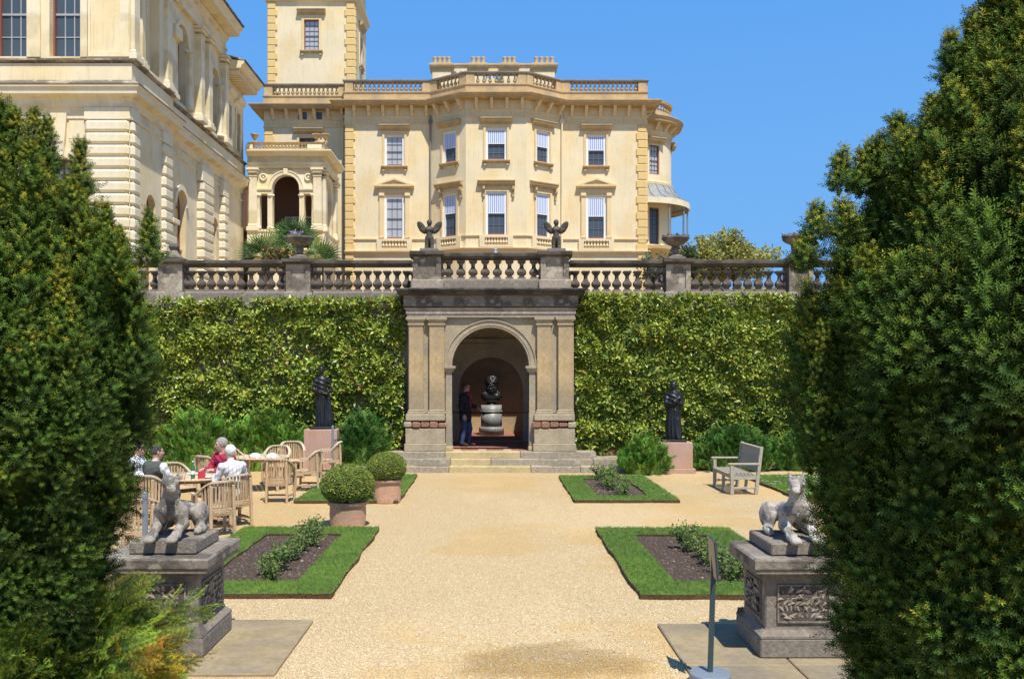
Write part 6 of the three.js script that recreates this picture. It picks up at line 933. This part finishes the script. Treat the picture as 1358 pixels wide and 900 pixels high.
function mesher(f, lo, hi, cell) {
  const n = [0, 1, 2].map((i) => Math.ceil((hi[i] - lo[i]) / cell) + 1), [nx, ny, nz] = n, F = new Float32Array(nx * ny * nz), id = (i, j, k) => (k * ny + j) * nx + i;
  const S = 6, half = S * cell / 2; // blocks far from the surface are filled in one go
  for (let K = 0; K < nz; K += S) for (let J = 0; J < ny; J += S) for (let I = 0; I < nx; I += S) {
    const v = f(lo[0] + I * cell + half, lo[1] + J * cell + half, lo[2] + K * cell + half), far = Math.abs(v) > half * 1.75 * 1.35 + 0.035;
    for (let k = K; k < Math.min(nz, K + S); k++) for (let j = J; j < Math.min(ny, J + S); j++) for (let i = I; i < Math.min(nx, I + S); i++) F[id(i, j, k)] = far ? v : f(lo[0] + i * cell, lo[1] + j * cell, lo[2] + k * cell);
  }
  const vid = new Int32Array(nx * ny * nz).fill(-1), P = [], idx = [], v = new Float32Array(8);
  for (let k = 0; k < nz - 1; k++) for (let j = 0; j < ny - 1; j++) for (let i = 0; i < nx - 1; i++) {
    let m = 0, c = 0, x = 0, y = 0, z = 0; for (let b = 0; b < 8; b++) { v[b] = F[id(i + (b & 1), j + ((b >> 1) & 1), k + (b >> 2))]; if (v[b] < 0) m |= 1 << b; } if (m === 0 || m === 255) continue;
    for (let a = 0; a < 8; a++) for (let e = 1; e < 8; e *= 2) { const b = a | e; if (a === b || (v[a] < 0) === (v[b] < 0)) continue; const t = v[a] / (v[a] - v[b]); x += (a & 1) + t * ((b & 1) - (a & 1)); y += ((a >> 1) & 1) + t * (((b >> 1) & 1) - ((a >> 1) & 1)); z += (a >> 2) + t * ((b >> 2) - (a >> 2)); c++; }
    vid[id(i, j, k)] = P.length / 3; P.push(lo[0] + (i + x / c) * cell, lo[1] + (j + y / c) * cell, lo[2] + (k + z / c) * cell);
  }
  for (let k = 1; k < nz - 1; k++) for (let j = 1; j < ny - 1; j++) for (let i = 1; i < nx - 1; i++) { const o = id(i, j, k), s = F[o] < 0, sx = F[o + 1] < 0, sy = F[o + nx] < 0, sz = F[o + nx * ny] < 0; if (s === sx && s === sy && s === sz) continue; const q = (o, a, b, c, d) => { if (s !== (F[o] < 0)) s ? idx.push(a, b, c, a, c, d) : idx.push(a, c, b, a, d, c); }; q(id(i + 1, j, k), vid[id(i, j - 1, k - 1)], vid[id(i, j, k - 1)], vid[id(i, j, k)], vid[id(i, j - 1, k)]); q(id(i, j + 1, k), vid[id(i - 1, j, k - 1)], vid[id(i - 1, j, k)], vid[id(i, j, k)], vid[id(i, j, k - 1)]); q(id(i, j, k + 1), vid[id(i - 1, j - 1, k)], vid[id(i, j - 1, k)], vid[id(i, j, k)], vid[id(i - 1, j, k)]); }
  const N = new Float32Array(P.length), h = cell * 0.5; for (let i = 0; i < P.length; i += 3) { const x = P[i], y = P[i + 1], z = P[i + 2]; let a = f(x + h, y, z) - f(x - h, y, z), b = f(x, y + h, z) - f(x, y - h, z), c = f(x, y, z + h) - f(x, y, z - h); const l = Math.hypot(a, b, c) || 1; N[i] = a / l; N[i + 1] = b / l; N[i + 2] = c / l; }
  const g = new THREE.BufferGeometry(); g.setAttribute('position', new THREE.Float32BufferAttribute(P, 3)); g.setAttribute('normal', new THREE.BufferAttribute(N, 3)); g.setIndex(idx); return g;
}
function tint(g, fn) { const p = g.attributes.position, c = new Float32Array(p.count * 3); for (let i = 0; i < p.count; i++) c.set(fn(p.getX(i), p.getY(i), p.getZ(i)), i * 3); g.setAttribute('color', new THREE.BufferAttribute(c, 3)); return g; }
// ---- hounds lying on their slabs, heads raised
function hound(label, x, d, turn, headTurn, y, stone = M.houndStone) {
  const t = thing('stone_hound', label, 'statue', [x, y, -d], 0), k = 0.045, h0 = [0, 0.4, 0.2], R = 0.11;
  const hx = Math.sin(headTurn) * 0.1, hz = Math.cos(headTurn), L = [
    cap([0, 0.2, -0.24], [0, 0.24, 0.0], 0.1, 0.085), cap([0, 0.24, 0.0], [0, 0.27, 0.13], 0.085, 0.108), cap([0, 0.29, 0.15], [hx * 0.4, 0.47, 0.2], 0.086, 0.058), ell([hx * 0.6, 0.545, 0.215], [0.058, 0.06, 0.07]),
    cap([hx * 0.7, 0.54, 0.24], [hx * 1.6, 0.488, 0.24 + 0.12 * hz], 0.044, 0.027), ell([hx * 1.65, 0.492, 0.245 + 0.13 * hz], [0.026, 0.022, 0.022]), cap([hx * 0.7 - 0.02, 0.565, 0.25], [hx * 0.7 + 0.02, 0.565, 0.25], 0.045)];
  for (const s of [-1, 1]) { L.push(cap([s * 0.085, 0.26, 0.13], [s * 0.1, 0.13, 0.13], 0.058, 0.046), cap([s * 0.1, 0.13, 0.13], [s * 0.095, 0.06, 0.3], 0.044, 0.032), cap([s * 0.095, 0.045, 0.3], [s * 0.09, 0.032, 0.38], 0.036, 0.034), ell([s * 0.135, 0.165, -0.24], [0.065, 0.135, 0.145]), cap([s * 0.17, 0.05, -0.14], [s * 0.175, 0.032, -0.02], 0.04, 0.032)); for (let q = -1; q <= 1; q++) L.push(cap([s * 0.09 + q * 0.022, 0.028, 0.385], [s * 0.09 + q * 0.025, 0.022, 0.42], 0.015, 0.013)); }
  const ears = []; for (const s of [-1, 1]) ears.push(cap([hx * 0.5 + s * 0.045, 0.58, 0.195], [hx * 0.5 + s * 0.06, 0.645, 0.18], 0.022, 0.006));
  L.push(cap([0.0, 0.16, -0.36], [0.16, 0.03, -0.32], 0.03, 0.018), cap([0.16, 0.03, -0.32], [0.2, 0.025, -0.1], 0.018, 0.012));
  const body = union(L, k), eu = union(ears, 0.01), f = (x_, y_, z_) => Math.max(smin(body(x_, y_, z_), eu(x_, y_, z_), 0.015) + 0.0035 * Math.sin(x_ * 70) * Math.sin(y_ * 60) * Math.sin(z_ * 65), -y_ - 0.002);
  const g = muv(mesher(f, [-0.3, -0.02, -0.45], [0.3, 0.68, 0.46], 0.0085)); g.rotateY(turn);
  const m = part('body', g.scale(1.1, 0.95, 1.05), stone, t); m.position.y = 0.111;
  const eyes = []; for (const s of [-1, 1]) eyes.push(new THREE.SphereGeometry(0.009, 8, 6).translate(hx * 0.9 + s * 0.04, 0.562, 0.275)); const eg = merge(eyes).rotateY(turn).scale(1.1, 0.95, 1.05); part('eyes', eg, M.stoneBlack, t).position.y = 0.111;
  part('slab', cb(-0.3, 0.3, 0, 0.11, -0.36, 0.36, 0.012), M.stone, t); return t;
}
M.houndStone = mat({ c: [0.40, 0.385, 0.355], map: rep(tStone, 2.3), ...bump(tRough, 3, 0.006) });
hound('crouching stone hound on pedestal with haunches towards the bench', 2.8, 8.62, 0.0, -0.5, 0.92, mat({ c: [0.58, 0.57, 0.54], map: rep(tStone, 2.6), ...bump(tRough, 3, 0.006) }));
hound('crouching stone hound with tilted head before the diners', X(232, 8.66) + 0.0, 8.68, 0.0, 0.5, 0.92);
// ---- winged figures on the porch piers
{
  const L = [cap([0.07, 0.06, 0.02], [0.06, 0.3, 0.01], 0.05, 0.055), cap([-0.07, 0.06, 0.02], [-0.06, 0.3, 0.01], 0.05, 0.055), ell([0.075, 0.03, 0.06], [0.05, 0.035, 0.07]), ell([-0.075, 0.03, 0.06], [0.05, 0.035, 0.07]), cap([0, 0.3, 0], [0, 0.44, 0.0], 0.085, 0.075), ell([0, 0.52, 0.01], [0.12, 0.085, 0.075]), cap([0, 0.56, 0], [0, 0.64, 0.01], 0.045, 0.04), ell([0, 0.7, 0.015], [0.058, 0.075, 0.065]), ell([0, 0.715, -0.02], [0.068, 0.07, 0.06]), ell([0.05, 0.51, 0.07], [0.035, 0.035, 0.03]), ell([-0.05, 0.51, 0.07], [0.035, 0.035, 0.03]), cap([0, 0.69, 0.07], [0, 0.675, 0.085], 0.012, 0.01), cap([0, 0.22, -0.1], [0, 0.05, -0.16], 0.07, 0.09)];
  const f = union(L, 0.035), g = muv(mesher((x, y, z) => f(x, y, z) + (y > 0.66 ? 0.004 * Math.sin(x * 140) * Math.sin(y * 130) : 0), [-0.2, -0.02, -0.27], [0.2, 0.82, 0.16], 0.012));
  const wing = (s, qe = ell([s * 0.205, 0.58, -0.05], [0.095, 0.19, 0.035], [0.1, s * 0.25, -s * 0.6]), qc = cap([s * 0.08, 0.46, -0.04], [s * 0.2, 0.52, -0.05], 0.045, 0.04)) => muv(mesher((x, y, z) => { const q = qe(x, y, z), r = qc(x, y, z); return smin(q, r, 0.05) + 0.004 * Math.sin((x * s + y) * 90); }, [s < 0 ? -0.5 : 0.02, 0.34, -0.18], [s < 0 ? -0.02 : 0.5, 0.88, 0.1], 0.011));
  const wl = wing(-1), wr = wing(1);
  [[567.5, 'winged bronze figure on the pier nearer the palms'], [735.5, 'winged bronze figure on the pier nearer the canopied bow']].forEach(([px, l]) => { const t = thing('winged_figure', l, 'statue', [X(px, 24.55) + X(CX + 2, 24.5), 4.72 + 1.01, -24.5], 0, 'winged figures over the porch'); part('body', g, M.bronzeBrown, t).position.y = 0.08; part('wing', wl, M.bronzeBrown, t).position.y = 0.08; part('wing', wr, M.bronzeBrown, t).position.y = 0.08; part('base', cb(-0.24, 0.24, 0, 0.085, -0.24, 0.2, 0.015), M.stone, t); });
}
// ---- black draped statues on pink pedestals
function pinkPedestal(label, x, d, w, h) { const t = thing('pink_pedestal', label, 'pedestal', [x, 0, -d]); part('die', cb(-w / 2, w / 2, 0.12, h, -w / 2, w / 2, 0.008), M.pink, t); part('foot', cb(-w / 2 - 0.06, w / 2 + 0.06, 0, 0.12, -w / 2 - 0.06, w / 2 + 0.06, 0.01), M.pink, t); }
function draped(label, x, y, d, kind) {
  const t = thing('draped_statue', label, 'statue', [x, y, -d], kind ? -0.15 : 0.25);
  const L = kind ? [cap([0, 0.02, 0], [0, 0.75, 0], 0.24, 0.2), cap([0, 0.75, 0], [0.01, 1.1, 0.01], 0.2, 0.17), ell([0, 1.15, 0], [0.21, 0.12, 0.13]), cap([0, 1.22, 0.01], [0, 1.3, 0.02], 0.07, 0.06), ell([0.0, 1.37, 0.03], [0.08, 0.105, 0.095]), ell([0.0, 1.4, -0.01], [0.105, 0.11, 0.11]), cap([-0.19, 1.14, 0], [-0.22, 0.92, 0.1], 0.075, 0.06), cap([-0.22, 0.92, 0.1], [0.02, 0.93, 0.23], 0.058, 0.045), cap([0.19, 1.14, 0], [0.22, 0.9, 0.08], 0.075, 0.06), cap([0.22, 0.9, 0.08], [0.02, 1.0, 0.23], 0.058, 0.045), cap([0.02, 0.98, 0.24], [0.16, 1.08, 0.17], 0.05, 0.06), cap([0.1, 0.5, 0.14], [0.14, 0.05, 0.2], 0.07, 0.09)]
    : [cap([0, 0.02, 0], [0, 0.8, 0], 0.2, 0.165), cap([0, 0.8, 0], [0, 1.12, 0], 0.155, 0.155), ell([0, 1.2, 0], [0.2, 0.12, 0.12]), cap([0, 1.27, 0], [-0.02, 1.38, 0.02], 0.06, 0.052), ell([-0.025, 1.47, 0.03], [0.075, 0.105, 0.09]), ell([-0.02, 1.5, -0.03], [0.085, 0.085, 0.085]), ell([-0.02, 1.47, -0.1], [0.05, 0.05, 0.05]), cap([-0.19, 1.19, 0], [-0.25, 0.95, 0.0], 0.065, 0.052), cap([-0.25, 0.95, 0.0], [-0.1, 0.88, 0.17], 0.05, 0.035), cap([0.19, 1.19, 0], [0.26, 0.93, 0.0], 0.065, 0.052), cap([0.26, 0.93, 0.0], [0.12, 0.86, 0.16], 0.05, 0.035), cap([-0.1, 0.88, 0.17], [0.12, 0.86, 0.17], 0.035, 0.035), cap([0.16, 0.8, 0.05], [0.26, 0.03, 0.1], 0.06, 0.1)];
  const b = union(L, 0.05), face = kind ? 1.37 : 1.47, nose = cap([kind ? 0 : -0.025, face, 0.11], [kind ? 0 : -0.025, face - 0.03, 0.135], 0.012, 0.014);
  const f = (x, y_, z) => { const a = Math.atan2(x, z), low = sst(1.05, 0.55, y_), fold = (Math.sin(a * 13 + y_ * 3 + Math.sin(y_ * 5)) * 0.5 + Math.sin(a * 7 - y_ * 6) * 0.5) * 0.022 * low + (y_ > 0.75 && y_ < 1.24 ? 0.009 * Math.sin(y_ * 55 + x * 20) : 0); return Math.max(smin(b(x, y_, z) + fold, nose(x, y_, z), 0.015), -y_); };
  const m = part('body', muv(mesher(f, [-0.42, -0.02, -0.36], [0.42, 1.62, 0.42], 0.014)), M.bronze, t); m.position.y = 0.05; m.scale.set(0.86, 1, 0.9);
  part('base', cb(-0.32, 0.32, 0, 0.06, -0.3, 0.3, 0.012), M.bronze, t); return t;
}
{ const xl = X(428.5, 24), xr = X(896, 23.65); pinkPedestal('pink pedestal of the slender statue beside a lone teak chair', xl, 24.0, 0.84, 1.1); draped('slender black draped female statue before the thin climber', X(427, 24), 1.1, 24.0, 0); pinkPedestal('pink pedestal of the hooded statue beside the rounded juniper', xr, 23.9, 0.82, 0.78); draped('stout black hooded statue with folded arms before glossy leaves', X(896, 23.65), 0.78, 23.9, 1); }
// ---- colossal bust in the niche
{
  const t = thing('bronze_bust', 'colossal dark bronze bust with curled hair and beard in the niche', 'bust', [0.02, FL + 1.0, -30.85]);
  const L = [ell([0, 0.7, 0.03], [0.155, 0.21, 0.19]), ell([0, 0.77, -0.03], [0.22, 0.21, 0.22]), ell([0, 0.5, 0.1], [0.17, 0.19, 0.16]), cap([0, 0.26, 0], [0, 0.6, 0.03], 0.21, 0.17), ell([0, 0.31, 0.01], [0.36, 0.2, 0.19]), ell([0.15, 0.25, 0.13], [0.15, 0.13, 0.09]), ell([-0.15, 0.25, 0.13], [0.15, 0.13, 0.09]), cap([0, 0.68, 0.21], [0, 0.63, 0.255], 0.025, 0.032), cap([-0.1, 0.73, 0.18], [0.1, 0.73, 0.18], 0.03), ell([0, 0.56, 0.22], [0.06, 0.02, 0.03]), cap([0, 0.05, 0], [0, 0.2, 0], 0.1, 0.16), ell([0, 0.21, 0.04], [0.27, 0.14, 0.17])];
  const sock = union([cap([-0.075, 0.69, 0.24], [-0.05, 0.69, 0.24], 0.022), cap([0.05, 0.69, 0.24], [0.075, 0.69, 0.24], 0.022)], 0.001), b = union(L, 0.05), f = (x, y, z) => { const hair = (y > 0.82 || (Math.hypot(x, z - 0.05) > 0.16 && y > 0.55) || z < 0 && y > 0.5) ? 1 : 0, beard = y < 0.6 && y > 0.38 && z > 0.05 ? 0.8 : 0, c = Math.max(hair, beard); return Math.max(b(x, y, z) + c * 0.02 * Math.sin(x * 62) * Math.sin(y * 58 + x * 20) * Math.sin(z * 60 + 1), -sock(x, y, z), 0.05 - y); };
  part('body', muv(mesher(f, [-0.42, 0.03, -0.3], [0.42, 1.06, 0.34], 0.015)), M.bustBronze, t);
  part('socle', lathe([[0, 0], [0.17, 0], [0.17, 0.03], [0.12, 0.06], [0.1, 0.09], [0, 0.09]], 24), M.bustBronze, t);
  const p = thing('round_pedestal', 'round grey stone pedestal under the bronze bust', 'pedestal', [0.02, FL, -30.85]);
  part('base', lathe([[0, 0], [0.42, 0], [0.42, 0.22], [0.4, 0.26], [0.38, 0.28], [0, 0.28]], 40), M.granite, p); part('drum', lathe([[0, 0.28], [0.355, 0.28], [0.35, 0.75], [0, 0.75]], 40), M.granite, p); part('cap', lathe([[0, 0.75], [0.36, 0.75], [0.375, 0.77], [0.375, 0.8], [0.34, 0.82], [0.345, 1.0], [0, 1.0]], 40), M.granite, p);
}
// ---- people
M.skin = new THREE.MeshStandardMaterial({ color: 0xffffff, vertexColors: true, roughness: 0.6 });
function hand(wrist, dir, palmN, curl) { // five fingers of different length; local frame from the wrist
  const D = V3(...dir).normalize(), N = V3(...palmN).normalize(), S = D.clone().cross(N).normalize(), P = (a, b, c) => V3(...wrist).addScaledVector(D, a).addScaledVector(S, b).addScaledVector(N, c).toArray(), L = [cap(P(-0.02, 0, 0), P(0.03, 0, 0), 0.028, 0.03), cap(P(0.02, -0.022, 0), P(0.075, -0.028, 0), 0.02, 0.016), cap(P(0.02, 0.022, 0), P(0.075, 0.028, 0), 0.02, 0.016), cap(P(0.03, 0, 0), P(0.08, 0, 0), 0.022, 0.017)], F = [];
  [[-0.033, 0.07], [-0.011, 0.08], [0.011, 0.075], [0.033, 0.058]].forEach(([b, l]) => { const a = P(0.08, b, 0), m = P(0.08 + l * 0.5, b * 1.12, curl * 0.4 * l), e = P(0.08 + l * lerp(0.95, 0.55, curl), b * 1.15, curl * l * 1.0); F.push(cap(a, m, 0.0095, 0.009), cap(m, e, 0.009, 0.0075)); });
  const th = [P(0.02, -0.03, 0.005), P(0.05, -0.058, 0.02 + curl * 0.01), P(0.085, -0.058, 0.03 + curl * 0.02)]; F.push(cap(th[0], th[1], 0.013, 0.011), cap(th[1], th[2], 0.011, 0.009));
  const u = union(L, 0.015), fs = (x, y, z) => { let d = u(x, y, z); for (const q of F) d = smin(d, q(x, y, z), 0.006); return d; }, c = P(0.06, 0, 0.02);
  return mesher(fs, c.map((v) => v - 0.125), c.map((v) => v + 0.125), 0.0055);
}
function headMesh(c, yaw, pitch, glasses) { // local head at origin, face +z
  const L = [ell([0, 0.02, -0.012], [0.076, 0.098, 0.095]), ell([0, -0.04, 0.025], [0.058, 0.07, 0.066]), cap([0, 0.02, 0.085], [0, -0.02, 0.108], 0.01, 0.014), cap([-0.045, 0.035, 0.07], [0.045, 0.035, 0.07], 0.018), cap([-0.02, -0.055, 0.083], [0.02, -0.055, 0.083], 0.011), ell([0, -0.1, 0.06], [0.024, 0.02, 0.022]), ell([0.04, -0.015, 0.06], [0.025, 0.022, 0.022]), ell([-0.04, -0.015, 0.06], [0.025, 0.022, 0.022])], E = [ell([0.078, 0.0, -0.005], [0.012, 0.032, 0.02]), ell([-0.078, 0.0, -0.005], [0.012, 0.032, 0.02])];
  const u = union(L, 0.025), ue = union(E, 0.01), neck = cap([0, -0.06, -0.015], [0, -0.2, -0.03], 0.055, 0.058), f = (x, y, z) => smin(smin(u(x, y, z), neck(x, y, z), 0.04), ue(x, y, z), 0.008);
  const g = mesher(f, [-0.11, -0.2, -0.13], [0.11, 0.14, 0.14], 0.0065);
  tint(g, (x, y, z) => (z > 0.06 && Math.abs(y - 0.012) < 0.012 && Math.abs(Math.abs(x) - 0.032) < 0.015 ? [0.1, 0.07, 0.06] : z > 0.075 && Math.abs(y + 0.055) < 0.011 && Math.abs(x) < 0.026 ? [0.42, 0.16, 0.14] : [0.52, 0.31, 0.23]));
  return g.applyMatrix4(new THREE.Matrix4().makeRotationFromEuler(new THREE.Euler(pitch, yaw, 0, 'YXZ')).setPosition(...c));
}
function hairMesh(c, yaw, pitch, style) {
  const full = style === 'full', he = ell([0, 0.03, -0.02], full ? [0.093, 0.107, 0.108] : [0.086, 0.1, 0.101]), f = (x, y, z) => { const a = he(x, y, z) + 0.0035 * Math.sin(x * 120 + y * 60) * Math.sin(z * 110) + 0.002 * Math.sin(x * 260); return Math.max(a, -(y + (full ? 0.075 : 0.045) + (z > 0 ? -z * 1.2 - 0.02 : 0)), z - 0.055 - Math.max(0, y - 0.06) * 0.8); };
  return mesher(f, [-0.12, -0.14, -0.15], [0.12, 0.16, 0.12], 0.0075).applyMatrix4(new THREE.Matrix4().makeRotationFromEuler(new THREE.Euler(pitch, yaw, 0, 'YXZ')).setPosition(...c));
}
function person(label, pos, turn, J, o, group) {
  const t = thing('person', label, 'person', pos, turn, group), S = (s) => (a) => [a[0] * s, a[1], a[2]];
  const jl = (n, s) => J[n + (s < 0 ? 'L' : 'R')], torso = (e) => [cap(J.pelvis, J.waist, 0.135 + e, 0.125 + e), cap([J.pelvis[0] - 0.06, J.pelvis[1], J.pelvis[2]], [J.pelvis[0] + 0.06, J.pelvis[1], J.pelvis[2]], 0.12 + e), cap(J.waist, J.chest, 0.13 + e, 0.125 + e), cap([J.chest[0] - 0.07, J.chest[1] + 0.03, J.chest[2]], [J.chest[0] + 0.07, J.chest[1] + 0.03, J.chest[2]], 0.115 + e), cap(jl('sh', -1), jl('sh', 1), 0.066 + e)];
  const arm = (s, e, w = 1) => [cap(jl('sh', s), jl('el', s), 0.057 + e, 0.045 + e), cap(jl('el', s), jl('wr', s).map((v, i) => lerp(jl('el', s)[i], v, w)), 0.045 + e, 0.032 + e)];
  const leg = (s, e) => [cap(jl('hip', s), jl('kn', s), 0.088 + e, 0.06 + e), cap(jl('kn', s), jl('an', s), 0.058 + e, 0.04 + e)];
  const foot = (s, e) => [cap(jl('an', s), jl('toe', s), 0.04 + e, 0.034 + e)];
  const neck = cap(J.chest.map((v, i) => v + [0, 0.1, 0][i]), J.head.map((v, i) => v - [0, 0.09, 0.01][i]), 0.06, 0.055);
  const all = []; const pts = Object.values(J), lo = [0, 1, 2].map((i) => Math.min(...pts.map((p) => p[i])) - 0.2), hi = [0, 1, 2].map((i) => Math.max(...pts.map((p) => p[i])) + 0.2);
  const body = union([...torso(-0.012), ...arm(-1, -0.006), ...arm(1, -0.006), ...leg(-1, -0.01), ...leg(1, -0.01), ...foot(-1, -0.008), ...foot(1, -0.008), neck], 0.03);
  const skinC = () => [0.52, 0.31, 0.23], bg = tint(mesher(body, lo, hi, 0.016), skinC);
  const hands = [-1, 1].map((s) => { const w = jl('wr', s), e = jl('el', s); return tint(hand(w, [w[0] - e[0], w[1] - e[1], w[2] - e[2]], o.palm || [-s * 0.3, -1, 0], o.curl ?? 0.5), skinC); });
  part('body', merge([bg, headMesh(J.head, o.yaw || 0, o.pitch || 0), ...hands].map((g) => { const q = g.index ? g.toNonIndexed() : g; return q; })), M.skin, t);
  const cloth = (name, list, k, c, fold = 0.006, rough = 0.95, cut) => { const u = union(list, k), f = (x, y, z) => { let d = u(x, y, z) + fold * Math.sin(x * 38 + y * 55) * Math.sin(z * 42 + y * 18); return cut ? Math.max(d, cut(x, y, z)) : d; }; const m = mat({ c, roughness: rough, map: o.print && name === o.print[0] ? o.print[1] : null }); const l2 = [...lo], h2 = [...hi]; if (name === 'shoes') h2[1] = lo[1] + 0.5; if (name === 'trousers') h2[1] = Math.max(J.waist[1], J.knL[1]) + 0.15; if (name !== 'trousers' && name !== 'shoes') l2[1] = Math.min(J.pelvis[1], J.wrL[1]) - 0.35; part(name, muv(mesher(f, l2, h2, 0.015)), m, t); };
  const neckCut = (x, y, z) => 0.085 - Math.hypot(x - J.head[0], (y - J.head[1] + 0.05) * 0.8, z - J.head[2]);
  if (o.shirt) cloth('shirt', [...torso(0.006), ...arm(-1, 0.01, 0.95), ...arm(1, 0.01, 0.95), cap(J.chest.map((v, i) => v + [0, 0.07, 0][i]), J.head.map((v, i) => v - [0, 0.12, 0.02][i]), 0.07, 0.064)], 0.03, o.shirt, 0.006, 0.95, neckCut);
  if (o.jacket) cloth('jacket', [...torso(0.022), ...arm(-1, 0.02, 0.93), ...arm(1, 0.02, 0.93), ...(o.long ? [cap(J.pelvis, [J.pelvis[0], J.pelvis[1] - 0.16, J.pelvis[2]], 0.155, 0.165)] : [])], 0.035, o.jacket, 0.008);
  if (o.vest) cloth('waistcoat', torso(0.02), 0.035, o.vest, 0.004, 0.9, (x, y, z) => Math.min(1, Math.abs(x - J.chest[0]) - 0.17 - 0.02));
  if (o.scarf) cloth('scarf', [cap(J.chest.map((v, i) => v + [0.03, 0.14, 0.07][i]), J.chest.map((v, i) => v + [-0.03, 0.14, 0.06][i]), 0.07), cap(J.chest.map((v, i) => v + [0.02, 0.12, 0.12][i]), J.chest.map((v, i) => v + [0.03, -0.2, 0.15][i]), 0.045, 0.04)], 0.03, o.scarf);
  cloth('trousers', [...leg(-1, 0.012), ...leg(1, 0.012), cap([J.pelvis[0] - 0.06, J.pelvis[1], J.pelvis[2]], [J.pelvis[0] + 0.06, J.pelvis[1], J.pelvis[2]], 0.135)], 0.03, o.trousers, 0.006);
  cloth('shoes', [...foot(-1, 0.008), ...foot(1, 0.008)], 0.02, [0.03, 0.025, 0.02], 0, 0.5);
  part('hair', hairMesh(J.head, o.yaw || 0, o.pitch || 0, o.hairStyle), mat({ c: o.hair, roughness: 0.8, ...bump(tRough, 8, 0.004) }), t); return t;
}
const seated = (o = {}) => ({ pelvis: [0, 0.53, -0.06], waist: [0, 0.7, -0.05 + (o.lean || 0) * 0.3], chest: [0, 0.92, -0.04 + (o.lean || 0)], head: [o.hx || 0, 1.22, 0.02 + (o.lean || 0) * 1.4], shL: [-0.185, 0.985, -0.03 + (o.lean || 0)], shR: [0.185, 0.985, -0.03 + (o.lean || 0)], elL: [-0.25, 0.74, 0.12], elR: [0.25, 0.74, 0.12], wrL: [-0.14, 0.78, 0.36], wrR: [0.14, 0.78, 0.36], hipL: [-0.09, 0.51, -0.04], hipR: [0.09, 0.51, -0.04], knL: [-0.12, 0.5, 0.36], knR: [0.12, 0.5, 0.36], anL: [-0.12, 0.08, 0.34], anR: [0.12, 0.08, 0.34], toeL: [-0.13, 0.045, 0.5], toeR: [0.13, 0.045, 0.5], ...o.j });
const tShirtStripe = rep(texOf(64, (i, x) => (x % 8 < 2 ? [0.86, 0.86, 0.9] : [1, 1, 1])), 2);
const DG = 'people seated at the café table', at3 = ([x, d]) => [x, 0, -d];
person('seated person in dark waistcoat with short dark grey hair, seen from behind', at3(SEATS.vest), faceTo(...SEATS.vest, T1), seated({ lean: 0.02 }), { shirt: [0.7, 0.72, 0.74], vest: [0.075, 0.08, 0.07], trousers: [0.07, 0.07, 0.09], hair: [0.075, 0.065, 0.06], yaw: -0.5 }, DG);
person('seated white-haired person in pale striped shirt with arm on the chair', at3(SEATS.white), faceTo(...SEATS.white, T1), seated({ lean: 0.05, j: { elL: [-0.3, 0.78, 0.08], wrL: [-0.27, 0.67, 0.3] } }), { shirt: [0.66, 0.64, 0.64], print: ['shirt', tShirtStripe], trousers: [0.09, 0.09, 0.11], hair: [0.66, 0.65, 0.62], yaw: 0.1 }, DG);
person('seated person in crimson jacket with tousled grey hair, turned in profile', at3(SEATS.red), -0.55, seated({ lean: 0.04 }), { shirt: [0.6, 0.55, 0.55], jacket: [0.36, 0.02, 0.055], trousers: [0.05, 0.05, 0.07], hair: [0.3, 0.27, 0.24], hairStyle: 'full', yaw: -0.6, pitch: 0.12 }, DG);
person('seated dark-haired person in white sleeves half hidden by the yew', at3(SEATS.sleeve), faceTo(...SEATS.sleeve, T1), seated({ lean: 0.0 }), { shirt: [0.75, 0.76, 0.78], trousers: [0.06, 0.06, 0.09], hair: [0.03, 0.025, 0.03], hairStyle: 'full' }, DG);
person('standing person in dark jacket and blue jeans inside the arch', [X(617, 26.1), FL, -26.1], 1.15, { pelvis: [0, 0.95, 0], waist: [0, 1.12, 0], chest: [0, 1.33, 0.0], head: [0, 1.66, 0.03], shL: [-0.185, 1.41, 0], shR: [0.185, 1.41, 0], elL: [-0.25, 1.13, -0.02], elR: [0.26, 1.14, 0.03], wrL: [-0.25, 0.9, 0.08], wrR: [0.2, 1.08, 0.27], hipL: [-0.095, 0.92, 0], hipR: [0.095, 0.92, 0], knL: [-0.1, 0.5, 0.02], knR: [0.11, 0.5, 0.09], anL: [-0.1, 0.09, -0.06], anR: [0.12, 0.09, 0.06], toeL: [-0.11, 0.045, 0.1], toeR: [0.14, 0.045, 0.22] }, { jacket: [0.02, 0.02, 0.028], long: 1, scarf: [0.3, 0.02, 0.05], trousers: [0.04, 0.085, 0.24], hair: [0.1, 0.05, 0.03], hairStyle: 'full' });
scene.traverse((o) => { if (o.isMesh) { o.castShadow = true; o.receiveShadow = true; } });
renderer.render(scene, camera);
